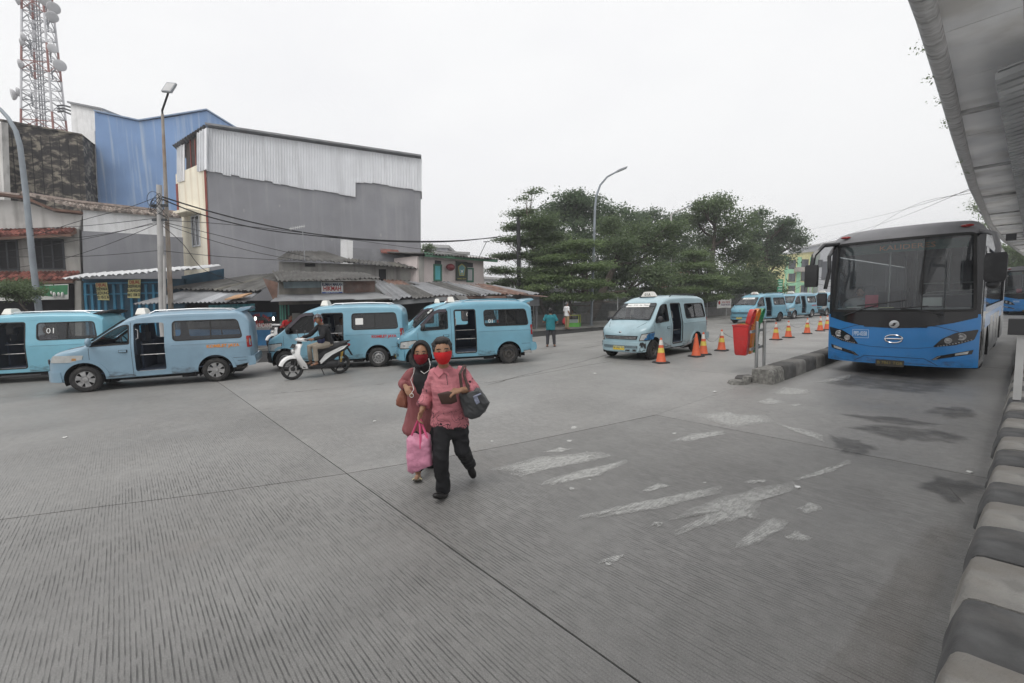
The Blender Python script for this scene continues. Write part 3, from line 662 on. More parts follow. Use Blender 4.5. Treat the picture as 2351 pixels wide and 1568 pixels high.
tin_sheets(FC, b4, [(412, 340), (425, 331)], [(412, 420), (425, 416)], 1)
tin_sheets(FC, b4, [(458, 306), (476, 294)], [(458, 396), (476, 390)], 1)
mb = MB(); FC.ppoly(mb, [(425, 412), (458, 396), (458, 306), (425, 331)], -.12, -.06); gl = mb.build('wire_opening', mat('wire_mesh_dark', (0.07, 0.055, 0.05), .9, var=.3, vs_=9), b4, fix=True)
mb = MB()
for x in (436, 447): FC.box(mb, FC.uv(x, 360)[0], FC.uv(x, 404)[1], FC.uv(x, 360)[0] + .06, FC.uv(x, 320)[1], -.05, -.02)
mb.build('opening_bar', M_REDT, gl, fix=True)
for f_, x0, x1, ya, yb in ((FA, 481, 485, 385, 606), (FC, 412, 415.5, 420, 618)):
    a = f_.uv(x0 if f_ is FC else 477.5, ya); b = f_.uv(x1, yb); mb = MB()
    if f_ is FA: FA.box(mb, .0, FA.uv(485, 608)[1], .10, FA.uv(475, 384)[1], -.02, .04)
    else: FC.box(mb, .0, FC.uv(424, 618)[1], .22, FC.uv(413, 420)[1], -.02, .03)
    mb.build('corner_trim', M_REDT, b4, fix=True)
window(FC, b4, 441, 562, 460, 499, mat('white_window_frame', (0.6, 0.62, 0.64), .5), M_WGLASS, 2, .07)
mb = MB(); a = FC.uv(422, 499); b = FC.uv(462, 490); FC.box(mb, a[0], a[1], b[0], a[1] + .16, 0, .75); mb.build('window_hood', M_YEL, b4, fix=True)
# roof
top = [FC.pt(*FC.uv(409, 337), .3), FA.pt(*FA.uv(474, 290), .35), FA.pt(*FA.uv(965, 362), .35)]; BK = Vector((FA.pt(FA.L, 0).x, FA.pt(FA.L, 0).y, 0)).normalized(); back = [p + BK * 7 + Vector((0, 0, -1.2)) for p in top]
mb = MB(); mb.hexa([top[1], top[2], back[2], back[1]] + [p + Vector((0, 0, .10)) for p in (top[1], top[2], back[2], back[1])]); mb.build('roof', M_ZINC, b4, fix=True)
corr(b4, 'roof_lip', (top[0], top[1], back[1], back[0]), M_ZINC, .25, .04)
mb = MB(); mb.prism([(p.x, p.y, 0) for p in (FA.pt(.2, 0, -.3), FA.pt(FA.L - .15, 0, -.3), FA.pt(FA.L - .15, 0, -.3) + BK * 6.5, FC.pt(.3, 0, -.35) + BK * 6.5, FC.pt(.1, 0, -.35))], (RT.x * .04 * 9.5, RT.y * .04 * 9.5, 9.3)); mb.build('rear_mass', M_GREYR, b4, fix=True)
# pale repairs on the wall
for x, y, w, h in ((558, 480, 10, 14), (640, 470, 8, 10), (760, 545, 9, 14), (872, 535, 8, 14)):
    mb = MB(); FA.pbox(mb, x, y, x + w * .5, y + h * .6, 0, .006); mb.build('plaster_patch', mat('pale_plaster', (0.30, 0.30, 0.31), .9, var=.2), b4, fix=True)
rel(b4, FA.pt(0, 0))

# ---- blue building, white block, mottled building, tower
b3 = thing('blue_building', 'tall windowless blue painted building with a dipped roofline', 'building')
FB = Face.px((225, 460), 36.5, (560, 470), 39.5)
wall(FB, b3, 'wall', M_BLUEW, [(236, 720), (560, 700), (553, 302), (475, 254), (400, 268), (320, 279), (268, 268), (217, 257)], -6, 0)
mb = MB()
for p, q in (((217, 256), (320, 278)), ((320, 278), (475, 253)), ((475, 253), (553, 301))):
    a = FB.uv(*p); b = FB.uv(*q); mb.hexa([FB.pt(a[0], a[1], .12), FB.pt(b[0], b[1], .12), FB.pt(b[0], b[1], -6.1), FB.pt(a[0], a[1], -6.1), FB.pt(a[0], a[1] + .1, .12), FB.pt(b[0], b[1] + .1, .12), FB.pt(b[0], b[1] + .1, -6.1), FB.pt(a[0], a[1] + .1, -6.1)])
mb.build('roof_edge', mat('blue_grey_flashing', (0.25, 0.33, 0.46), .6), b3, fix=True)
rel(b3, FB.pt(0, 0))
b2 = thing('white_block', 'white rendered stair block with a dark window beside the blue building', 'building')
FWb = Face.px((182, 460), 37.5, (226, 460), 36.6)
wall(FWb, b2, 'wall', M_WHW, [(196, 720), (232, 720), (217, 300), (184, 300)], -4, 0)
FW2 = Face.px((162, 300), 38.6, (238, 300), 38.0)
wall(FW2, b2, 'upper_room', M_WHW, [(178, 600), (242, 600), (238, 252), (162, 236)], -4, 0)
wall(FW2, b2, 'roof_cap', M_ZINC, [(160, 238), (240, 254), (240, 250), (160, 234)], -4.2, .2)
window(FWb, b2, 203, 420, 218, 337, M_FRAMEB, mat('blue_tinted_pane', (0.05, 0.11, 0.19), .15, var=.3, vs_=1), 2, .08)
mb = MB(); FWb.pbox(mb, 196, 337, 219, 331, 0, 1.2); mb.build('window_hood', M_WHW, b2, fix=True)
mb = MB(); FWb.ppoly(mb, [(188, 440), (222, 428), (222, 418), (196, 428)], 0, .9); FWb.pbox(mb, 190, 461, 224, 447, -.2, .3); mb.build('ledge', M_WHW, b2, fix=True)
rel(b2, FWb.pt(0, 0))
b1 = thing('mottled_building', 'building clad in dark mottled stone standing below the telecom tower', 'building')
FM = Face.px((4, 440), 32.5, (196, 455), 34.5)
wall(FM, b1, 'front_wall', M_CAMO, [(20, 720), (214, 720), (189, 312), (3, 278)], -5, 0)
FM2 = Face.px((-14, 440), 34.5, (3, 440), 32.5)
wall(FM2, b1, 'side_wall', M_OLDW, [(-6, 720), (20, 720), (3, 279), (-16, 300)], -.3, 0)
mb = MB()
for i in range(9): u = FM.L * (i + .5) / 9; FM.box(mb, u - .02, 1, u + .02, FM.uv(100, 300)[1] - .4, 0, .012)
mb.build('panel_joint', M_DARK, b1, fix=True)
mb = MB(); a = FM.uv(3, 278); b = FM.uv(189, 312); mb.hexa([FM.pt(a[0] - .1, a[1], .1), FM.pt(b[0] + .1, b[1], .1), FM.pt(b[0] + .1, b[1], -5.1), FM.pt(a[0] - .1, a[1], -5.1)] + [FM.pt(q[0], q[1] + .12, w) for q, w in ((a, .1), (b, .1), (b, -5.1), (a, -5.1))]); mb.build('parapet', M_CAMO, b1, fix=True)
rel(b1, FM.pt(0, 0))
# telecom tower
tw = thing('telecom_tower', 'red and white lattice telecom tower carrying round microwave dishes', 'tower')
M_TWR = mat('tower_red', (0.32, 0.17, 0.155), .6, var=.15); M_TWW = mat('tower_white', (0.58, 0.58, 0.60), .6, var=.1); M_DISH = mat('dish_grey', (0.55, 0.55, 0.56), .5, var=.08)
pb = at(102, 300, 40.0); ty = pb.z; k40 = 40.0 / CF
def tw_half(z):
    z0 = at(100, 300, 40).z; z1 = at(86, 0, 40).z; return (2.35 + (1.55 - 2.35) * (z - z0) / (z1 - z0)) * .46
def tw_c(z):
    p0 = at(103, 300, 41.2); p1 = at(86, 0, 41.2); t = (z - p0.z) / (p1.z - p0.z); return p0.lerp(p1, t)
cor = [(-1, -1), (1, -1), (1, 1), (-1, 1)]; ANG = .35
def tw_p(z, i):
    h = tw_half(z); a, b = cor[i]; c = tw_c(z); ca, sa = math.cos(ANG), math.sin(ANG); q = RT * (a * ca - b * sa) * h + FW * (a * sa + b * ca) * h; return Vector((c.x + q.x, c.y + q.y, z))
z0 = ty - 8; z1 = at(86, -60, 41).z; nb = 26; dzb = (z1 - z0) / nb
def band(z):
    y_ = (z - at(100, 300, 41).z) / (at(86, 0, 41).z - at(100, 300, 41).z); return M_TWR if (y_ < .16 or .40 < y_ < .66 or y_ > .86) else M_TWW
for i in range(nb):
    za, zb_ = z0 + i * dzb, z0 + (i + 1) * dzb; m_ = band((za + zb_) / 2)
    for c_ in range(4): mb = MB(); mb.tube([tw_p(za, c_), tw_p(zb_, c_)], .085, 5); mb.build('leg_section', m_, tw)
    mb = MB()
    for c_ in range(4):
        d_ = (c_ + 1) % 4; zm = (za + zb_) / 2; q = (tw_p(zb_, c_) + tw_p(zb_, d_)) / 2
        mb.tube([tw_p(za, c_), q], .035, 4); mb.tube([tw_p(za, d_), q], .035, 4); mb.tube([tw_p(zb_, c_), tw_p(zb_, d_)], .04, 4)
    mb.tube([tw_p(za, 0), tw_p(za, 2)], .03, 4); mb.build('lattice_brace', (M_TWW if i % 2 else m_) if i % 3 else mat('tower_grey', (0.30, 0.31, 0.33), .6), tw)['kind'] = 'stuff'
mb = MB()
for o_ in (-.35, -.12, .12): mb.tube([tw_c(z0) + RT * o_, tw_c(z1) + RT * (o_ * .9)], .05, 5)
for i in range(70): z_ = z0 + (z1 - z0) * i / 70; mb.tube([tw_c(z_) + RT * -.35, tw_c(z_) + RT * .12], .02, 4)
mb.build('ladder', mat('tower_grey', (0.30, 0.31, 0.33), .6), tw)
def dish(px, py, r, dx, dz=-.1, dy=-.5, d=40.0):
    c = at(px, py, d); n_ = (RT * dx + FW * dy + Vector((0, 0, dz))).normalized(); a_ = n_.cross(Vector((0, 0, 1))).normalized(); b_ = a_.cross(n_); mb = MB(); rings = []
    for rr, h in ((.15, -.55), (.35, -.5), (.8, -.25), (1.0, 0), (1.0, .18), (.97, .2), (.5, .26), (.01, .28)): rings.append([c + n_ * (h * r) + (a_ * math.cos(q) + b_ * math.sin(q)) * (rr * r * .88) for q in [2 * math.pi * j / 18 for j in range(18)]])
    mb.loft(rings); o = mb.build('microwave_dish', M_DISH, tw, True, 40, fix=True); cc = tw_c(c.z); s_ = 1 if (c - cc).dot(RT) > 0 else -1; e_ = cc + RT * (s_ * tw_half(c.z))
    mb = MB(); mb.tube([c - n_ * (r * .4), Vector((e_.x, e_.y, c.z))], .05, 5); mb.tube([Vector((e_.x, e_.y, c.z - .5)), Vector((e_.x, e_.y, c.z + .5))], .06, 5); mb.build('dish_arm', mat('tower_grey', (0.30, 0.31, 0.33), .6), o)
for q in ((123, 18, .50, .7, -.5), (120, 38, .46, .6, -.6), (53, 85, .40, -.8, 0), (50, 97, .34, -1, 0), (120, 111, .40, .9, -.1), (137, 150, .50, .75, -.3), (47, 147, .42, -.9, 0), (30, 217, .50, -.4, -.1), (42, 210, .36, -.9, 0), (102, 2, .42, .5, -.6), (38, 0, .4, -.7, -.3)): dish(*q)
mb = MB(); a = at(132, 243, 40.5); b = at(168, 248, 39)
for k in range(3): mb.tube([a + Vector((0, 0, -.25 * k)), a.lerp(b, .4) + Vector((0, 0, -.25 * k + .12)), b + Vector((0, 0, -.3 * k))], .07, 5)
mb.build('cable_bridge', M_FRAMEB, tw); rel(tw, (tw_c(0).x, tw_c(0).y, 0))

# ---- old tiled house at the left and its party wall
b5 = thing('tiled_house', 'old two-storey house with mouldy white gable and two red tiled eaves', 'house')
FH = Face.px((-40, 690), 21.0, (180, 690), 22.5)
wall(FH, b5, 'lower_wall', M_OLDG, [(-60, 790), (200, 780), (184, 640), (-60, 648)], -3.5, 0)
wall(FH, b5, 'upper_wall', M_OLDG, [(-60, 650), (186, 640), (180, 525), (-60, 535)], -3.5, 0)
wall(FH, b5, 'gable_wall', M_OLDW, [(-60, 536), (181, 525), (188, 494), (128, 488), (60, 464), (0, 458), (-60, 470)], -3.5, .01)
for x0, y0, x1, y1 in ((-46, 617, 36, 555), (77, 615, 142, 553)):
    w_ = window(FH, b5, x0, y1, x1, y0, M_FRAMEB, M_DARK, 3 if x0 > 0 else 4, .07)
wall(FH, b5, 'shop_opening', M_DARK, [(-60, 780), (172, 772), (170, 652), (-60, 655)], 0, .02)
fx = lambda x, y, w: FH.pt(*FH.uv(x, y), w)
def eave(parent, x0, x1, yl0, yl1, yh0, yh1, w, m, rows, cols):
    lo0, lo1 = fx(x0, yl0, 0), fx(x1, yl1, 0); P = [lo0 + FH.n * w, lo1 + FH.n * w, fx(x1, yh1, .02), fx(x0, yh0, .02)]
    # keep the seen height of the lower edge while it comes forward
    tiles(parent, P, m, rows, cols); mb = MB(); mb.hexa([P[0] + Vector((0, 0, -.12)), P[1] + Vector((0, 0, -.12)), P[2] + Vector((0, 0, -.2)), P[3] + Vector((0, 0, -.2)), P[0], P[1], P[2], P[3]]); mb.build('eave_board', M_BARGE, parent, fix=True)
eave(b5, -60, 176, 552, 541, 530, 526, .7, M_TILER, 3, 24)
eave(b5, -60, 184, 652, 645, 627, 625, .9, M_TILER, 3, 25)
# barge board and tiled roof over house and party wall
mb = MB(); pts = [(-60, 452), (0, 450), (60, 458), (128, 486), (190, 492), (190, 487), (130, 481), (63, 453), (0, 445), (-60, 448)]; FH.ppoly(mb, pts, -.2, .35); mb.build('barge_board', M_BARGE, b5, fix=True)
FP = Face.px((190, 620), 22.6, (418, 630), 25.6)
A_, B_ = FP.pt(*FP.uv(192, 483), .2), FP.pt(*FP.uv(414, 502), .2); C_, D_ = FP.pt(*FP.uv(414, 486), -1.3), FP.pt(*FP.uv(192, 462), -1.3)
E_ = FH.pt(*FH.uv(60, 449), .2); F_ = FH.pt(*FH.uv(20, 438), -1.2)
tiles(b5, (A_, B_, C_, D_), M_TILEB, 4, 34); tiles(b5, (E_, A_, D_, F_), M_TILEB, 4, 16)
mb = MB(); mb.tube([F_ + Vector((0, 0, .1)), D_ + Vector((0, 0, .1)), C_ + Vector((0, 0, .1))], .13, 6); mb.tube([at(-60, 440, 23), F_], .13, 6); mb.build('ridge_cap', M_TILEB, b5)
wall(FP, b5, 'party_wall_white', M_WHW, [(192, 540), (418, 560), (418, 500), (190, 482)], -.25, 0)
wall(FP, b5, 'party_wall_grey', M_GREYR, [(194, 690), (425, 690), (420, 545), (379, 543), (372, 540), (188, 530)], -.3, .012)
# green and white shop banner
FBn = Face.px((-40, 690), 20.2, (157, 690), 21.6)
mb = MB(); FBn.ppoly(mb, [(-60, 692), (157, 687), (157, 652), (-60, 660)], -.02, 0); bn = mb.build('shop_banner', M_WHT, b5, fix=True)
mb = MB(); FBn.ppoly(mb, [(40, 668), (70, 676), (120, 681), (155, 676), (156, 654), (60, 657)], .002, .006); mb.build('green_print', mat('green_print', (0.06, 0.22, 0.11), .6, var=.25), bn, fix=True)
q = FBn.uv(92, 671); text('banner_text', 'DI', .28, M_WHT, bn, FBn.pt(q[0], q[1], .008), FBn.e, FBn.U)
mb = MB()
for x, y, r in ((125, 677, .2), (135, 676, .16), (144, 677, .2), (118, 672, .12)): c = FBn.pt(*FBn.uv(x, y), .01); mb.ell(c, (r, r * .3, r * .7), 10, 6)
mb.build('white_print', M_WHT, bn, True); rel(b5, FH.pt(0, 0))

# ---- blue shop with white canopy
b6 = thing('blue_shop', 'low shop with blue framed mesh doors under a thin white corrugated canopy', 'shop')
FS = Face.px((186, 690), 22.0, (420, 690), 22.6)
wall(FS, b6, 'back_wall', M_BLUESD, [(188, 790), (425, 780), (420, 640), (186, 640)], -.3, -.06)
wall(FS, b6, 'side_pier', M_OLDG, [(178, 790), (192, 790), (190, 645), (176, 645)], -.3, .1)
for i, x in enumerate((192, 207, 222, 237, 258, 275, 297, 315, 332, 349, 366)):
    mb = MB(); a = FS.uv(x, 653); b = FS.uv(x + (3 if i % 2 else 2), 780); FS.box(mb, a[0], 0, a[0] + .11, a[1], -.06, .03); mb.build('door_post', M_BLUES, b6, fix=True)
for y in (653, 678): mb = MB(); a = FS.uv(192, y); b = FS.uv(366, y); FS.box(mb, a[0], a[1], b[0], a[1] + .07, -.06, .025); mb.build('door_rail', M_BLUES, b6, fix=True)
P = [FS.pt(*FS.uv(182, 642), 1.0), FS.pt(*FS.uv(492, 622), 1.6), FS.pt(*FS.uv(490, 606), -.6), FS.pt(*FS.uv(190, 628), -.2)]
sheets(b6, 'canopy_sheet', P, [mat('white_canopy_sheet', (0.68, 0.69, 0.70), .5, var=.08)], 8, .25, .03)
mb = MB(); FS.pbox(mb, 366, 700, 424, 655, -.3, -.06); FS.ppoly(mb, [(395, 660), (494, 640), (494, 614), (395, 632)], -.9, -.8); mb.build('dark_gable', M_BLUESD, b6, fix=True)
for i, (x0, y0, x1, y1, ls) in enumerate(((223, 650, 252, 688, ['DIJUAL', 'DISEWAKA', 'GEDUNG', '021 8512 36']), (298, 643, 329, 683, ['DIJUAL', 'DISEWAKAN', 'RUANGAN', '0812 1508 33']))):
    mb = MB(); a = FS.uv(x0, y0); b = FS.uv(x1, y1); sk = (-.08 if i else .06)
    FS.poly(mb, [(a[0] + sk, b[1]), (b[0] + sk, b[1] - .03), (b[0], a[1] + .02), (a[0], a[1])], .1, .115); bn = mb.build('paper_banner', mat('yellow_banner', (0.62, 0.58, 0.28), .7, var=.12), b6, fix=True)
    H_ = a[1] - b[1]
    for j, s in enumerate(ls): text('banner_text', s, .20 if j else .22, M_LETR if j == 0 else M_LETK, bn, FS.pt((a[0] + b[0]) / 2 + sk * j / 4, a[1] - H_ * (.13 + .24 * j), .118), FS.e, FS.U, sx=.50 if len(s) > 7 else .66, bold=.006)
rel(b6, FS.pt(0, 0))
# ---- shacks
sh_a = thing('food_stall', 'blue food stall with lit glass front and a curved red sign under mossy roof sheets', 'stall')
FK = Face.px((566, 790), 21.6, (622, 785), 21.4); FK0 = Face.px((400, 790), 22.6, (622, 785), 21.4)
wall(FK0, sh_a, 'wall', mat('stall_blue', (0.03, 0.17, 0.36), .6, var=.2), [(396, 800), (624, 800), (624, 757), (396, 757)], -.4, 0)
wall(FK0, sh_a, 'interior', M_DARK, [(396, 758), (624, 758), (624, 690), (396, 690)], -1.2, -.8)
wall(FK0, sh_a, 'upper_band', mat('stall_blue2', (0.03, 0.15, 0.28), .6, var=.2), [(396, 727), (624, 727), (624, 717), (396, 717)], -.3, .0)
mb = MB(); FK0.pbox(mb, 400, 752, 620, 728, -.06, -.04); mb.build('glass_front', glass('stall_glass', (.8, .8, .8), 1.4), sh_a, fix=True)
mb = MB(); FK0.pbox(mb, 560, 758, 622, 750, -.10, .01); mb.build('ledge', mat('stall_tin', (.35, .35, .36), .5), sh_a, fix=True)
q = FK0.uv(596, 747); text('sign_text', 'MAKAN PADANG', .27, mat('white_red_sign', (.75, .72, .7), .5), sh_a, FK0.pt(q[0], q[1] - .02, .03), FK0.e, FK0.U, sx=.66, bold=.01)
mb = MB(); FK0.pbox(mb, 571, 750.5, 621, 743, .0, .02); mb.build('sign_band', M_LETR, sh_a, fix=True)
q = FK0.uv(596, 739.5); text('sign_text', 'ISLAM', .20, M_LETR, sh_a, FK0.pt(q[0], q[1], .03), FK0.e, FK0.U, sx=.9, bold=.008)
for i, chh in enumerate('WARUNG NASI'):
    a_ = math.pi * (1 - (i + .5) / 11) * .8 + math.pi * .1; q = FK0.uv(596, 746); c = (q[0] + .62 * math.cos(a_), q[1] + .05 + .42 * math.sin(a_)); text('sign_letter', chh, .17, M_LETR, sh_a, FK0.pt(c[0], c[1], .03), FK0.e * math.sin(a_) - FK0.U * math.cos(a_) * .7, FK0.U * math.sin(a_) + FK0.e * math.cos(a_) * .7, bold=.008)
for x in (577, 619):
    c = FK0.pt(*FK0.uv(x, 732), -.25); mb = MB(); mb.ell(c, (.05, .05, .09), 8, 6); mb.build('light_bulb', mat('lit_bulb', (1, .98, .9), .4, emit=6.0, var=0), sh_a, True)
mb = MB(); n_ = 40; 
def awn(u, v): 
    a = FK0.uv(520, 700); b = FK0.uv(622, 698); uu = a[0] + (b[0] - a[0]) * u; return FK0.pt(uu, a[1] - (.30 + .045 * abs(math.sin(u * 26))) * v, 1.0 + .03 * math.sin(u * 50))
mb.grid(awn, 80, 4); mb.build('scalloped_awning', mat('teal_awning', (.06, .22, .25), .8, var=.35, vs_=6), sh_a, True)
f3 = lambda F_, x, y, w: F_.pt(*F_.uv(x, y), w)
sheets(sh_a, 'roof_sheet', [f3(FK0, 396, 664, .6), f3(FK0, 618, 668, .7), f3(FK0, 632, 618, -2.0), f3(FK0, 486, 630, -2.0)], [M_ASB, M_ASB, mat('mossy_sheet', (.12, .115, .10), .95, var=.4, vs_=1.5)], 9, .19, .03)
sheets(sh_a, 'awning_sheet', [f3(FK0, 388, 698, 1.7), f3(FK0, 624, 694, 1.7), f3(FK0, 612, 666, .3), f3(FK0, 440, 668, .3)], [M_ZINC, M_ZINC, mat('zinc_bright', (.40, .41, .43), .5, .2, var=.2, vs_=1)], 7, .17, .025)
mb = MB(); P = [f3(FK0, 586, 690, 1.75), f3(FK0, 624, 684, 1.75), f3(FK0, 624, 676, 1.2), f3(FK0, 588, 681, 1.2)]; mb.hexa([p for p in P] + [p + Vector((0, 0, .06)) for p in P]); mb.build('cardboard', mat('cardboard_brown', (.42, .26, .15), .9, var=.15), sh_a, fix=True)
rel(sh_a, FK0.pt(0, 0))
sh_b = thing('eatery_shack', 'shack eatery with corrugated roof, grey awning and a white name board', 'shack')
FR_ = Face.px((632, 790), 21.2, (866, 775), 23.2)
wall(FR_, sh_b, 'sign_wall', mat('weathered_board', (.20, .185, .16), .9, var=.35, vs_=1.5, streak=.4), [(640, 700), (862, 695), (862, 645), (640, 645)], -.2, 0)
wall(FR_, sh_b, 'bluegrey_sheet', mat('bluegrey_sheet', (.26, .32, .34), .8, var=.2, streak=.3), [(652, 662), (738, 660), (738, 646), (650, 647)], 0, .03)
wall(FR_, sh_b, 'rust_sheet', M_RUST, [(788, 674), (860, 670), (860, 645), (788, 646)], 0, .03)
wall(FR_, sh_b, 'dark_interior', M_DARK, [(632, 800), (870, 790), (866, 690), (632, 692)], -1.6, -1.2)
mb = MB(); FR_.pbox(mb, 738, 674, 787, 648, .08, .12); nb_ = mb.build('name_board', M_WHT, sh_b, fix=True)
for s, y, z, m_ in (('RUMAH MAKAN', 653.5, .205, mat('dark_blue_letters', (.03, .04, .10), .6, var=0)), ('HIKMAH', 663.0, .30, M_LETR)):
    q = FR_.uv(762.5, y); text('board_text', s, z, m_, nb_, FR_.pt(q[0], q[1], .125), FR_.e, FR_.U, sx=.62 if len(s) > 7 else .72, bold=.008)
mb = MB(); FR_.pbox(mb, 739, 673.6, 786, 670, .12, .128); mb.build('blue_strip', mat('blue_print', (.05, .12, .40), .6), nb_, fix=True); q = FR_.uv(762.5, 671.8); text('board_text', 'SEDIA MASAKAN', .08, M_WHT, nb_, FR_.pt(q[0], q[1], .13), FR_.e, FR_.U)
sheets(sh_b, 'roof_sheet', [f3(FR_, 640, 647, .8), f3(FR_, 868, 641, .8), f3(FR_, 842, 624, -1.4), f3(FR_, 621, 619, -1.4)], [M_ASB], 9, .17, .035)
sheets(sh_b, 'awning_sheet', [f3(FR_, 626, 693, 1.9), f3(FR_, 884, 686, 1.9), f3(FR_, 862, 672, .1), f3(FR_, 640, 678, .1)], [M_ZINC, mat('zinc_dull', (.25, .255, .26), .7, var=.2, vs_=1)], 6, 2.0, .004)
mb = MB(); FR_.ppoly(mb, [(606, 640), (640, 650), (638, 684), (630, 690)], .9, .95); mb.build('rusty_flap', M_RUST, sh_b, fix=True)
for x in (641, 646, 652, 660): mb = MB(); a = FR_.uv(x, 700); FR_.box(mb, a[0], 0, a[0] + .07, a[1], -.3, -.2); mb.build('green_post', mat('green_post', (.06, .22, .17), .6), sh_b, fix=True)
mb = MB(); FR_.pbox(mb, 672, 790, 690, 720, -1.15, -1.0); mb.build('white_fridge', mat('fridge_white', (.35, .35, .34), .5), sh_b, fix=True)
rel(sh_b, FR_.pt(0, 0))
sh_c = thing('grey_annex', 'low grey annex with long mossy sheet roof leaning on the tall grey wall', 'annex')
FX = Face.px((640, 700), 24.4, (955, 690), 27.0)
wall(FX, sh_c, 'wall', M_OLDG, [(640, 720), (955, 715), (953, 612), (640, 600)], -.3, 0)
sheets(sh_c, 'roof_sheet', [f3(FX, 636, 597, .5), f3(FX, 820, 605, .5), f3(FX, 740, 572, -1.6), f3(FX, 655, 570, -1.6)], [M_ASB], 6, .18, .03)
sheets(sh_c, 'roof_sheet', [f3(FX, 790, 603, .6), f3(FX, 955, 619, .6), f3(FX, 940, 603, -1.2), f3(FX, 800, 590, -1.2)], [M_ASB, mat('mossy_sheet', (.12, .115, .10))], 6, .18, .03)
mb = MB(); FX.pbox(mb, 700, 612, 724, 605, 0, .03); FX.pbox(mb, 870, 650, 886, 618, 0, .03); mb.build('dark_opening', M_DARK, sh_c, fix=True)
wall(FX, sh_c, 'chimney_wall', M_WHW, [(782, 600), (812, 604), (812, 545), (782, 540)], -1.9, -1.6)
wall(FX, sh_c, 'peeling_wall', mat('peeling_grey', (.22, .222, .235), .9, var=.15, dirt=.9, ds=.55, dcol=(.50, .50, .49), dth=.56), [(812, 606), (952, 614), (962, 580), (880, 566), (812, 562)], -1.9, -1.55)
mb = MB(); P = [f3(FX, 880, 576, -1.3), f3(FX, 925, 580, -1.3), f3(FX, 922, 570, -1.7), f3(FX, 878, 567, -1.7)]; mb.hexa(P + [p + Vector((0, 0, .08)) for p in P]); mb.build('red_sheet', M_TILER, sh_c, fix=True)
rel(sh_c, FX.pt(0, 0))
# pink house with green fascia
b7 = thing('pink_house', 'pale pink upper-floor house with green fascia and a dark emblem board', 'house')
FQ = Face.px((962, 690), 26.6, (1110, 690), 30.6); fq = lambda x, y, w: FQ.pt(*FQ.uv(x, y), w)
wall(FQ, b7, 'wall', mat('pink_render', (.62, .55, .53), .85, var=.07, streak=.2, dcol=(.38, .34, .32)), [(955, 720), (1112, 712), (1110, 598), (958, 588)], -4, 0)
FQ2 = Face.px((940, 690), 27.6, (962, 690), 26.6); wall(FQ2, b7, 'end_wall', M_OLDG, [(955, 720), (963, 720), (963, 588), (942, 585)], -.3, 0)
mb = MB(); FQ.ppoly(mb, [(962, 590), (1128, 603), (1128, 596), (978, 583), (962, 580)], .5, .6); mb.build('fascia', mat('green_fascia', (.09, .20, .13), .7, var=.2), b7, fix=True)
P = [fq(955, 584, .7), fq(1130, 597, .7), fq(1096, 590, -2.5), fq(940, 573, -2.5)]; sheets(b7, 'roof_sheet', P, [M_ASB, mat('pale_sheet', (.36, .35, .33), .9, var=.2)], 8, .2, .03)
M_GRNF = mat('green_frame', (.05, .16, .11), .6); M_TURQ = mat('turquoise_shutter', (.10, .42, .46), .6, var=.15)
d_ = window(FQ, b7, 998, 642, 1011, 610, M_GRNF, M_TURQ, 1, .1, 'shutter'); mb = MB(); FQ.pbox(mb, 998, 608, 1012, 599, 0, .04); mb.build('vent_grille', M_FRAMEB, b7, fix=True)
window(FQ, b7, 1073, 644, 1084, 618, M_GRNF, mat('pale_door', (.45, .45, .46), .6), 1, .1, 'shutter'); mb = MB(); FQ.pbox(mb, 1072, 613, 1085, 604, 0, .04); mb.build('vent_grille', M_FRAMEB, b7, fix=True)
mb = MB(); FQ.pbox(mb, 1045, 644, 1071, 602, .05, .09); eb = mb.build('emblem_board', mat('dark_green_board', (.05, .065, .055), .7), b7, fix=True)
def eml(pts, w, m_, nm='emblem_shape'):
    c = FQ.uv(1058, 621); mb = MB(); FQ.poly(mb, [(c[0] + a * .42, c[1] + b * .42) for a, b in pts], w - .008, w); mb.build(nm, m_, eb, fix=True)
eml([(-.75, .55), (0, 1.05), (.75, .55), (.5, -.8), (-.5, -.8)], .10, mat('emblem_gold', (.40, .36, .10), .6)); eml([(-.62, .48), (0, .88), (.62, .48), (.40, -.68), (-.40, -.68)], .108, mat('emblem_teal', (.12, .27, .28), .6)); eml([(-.35, .1), (.05, -.05), (.35, .2), (.1, -.2), (.3, -.35), (0, -.25), (-.3, -.35), (-.1, -.15)], .116, M_WHT); eml([(-.3, -.42), (.3, -.42), (.2, -.58), (-.2, -.58)], .116, mat('emblem_gold', (.40, .36, .10)))
q = FQ.uv(1058, 640); text('emblem_text', 'KARANG TARUNA', .12, mat('emblem_gold', (.40, .36, .10)), eb, FQ.pt(q[0], q[1], .10), FQ.e, FQ.U, sx=.75)
mb = MB(); c = fq(1027, 614, .3); mb.ell(c, (.22, .3, .22), 10, 7); mb.build('red_lampshade', mat('dark_red', (.16, .03, .035), .6), b7, True)
rel(b7, FQ.pt(0, 0))
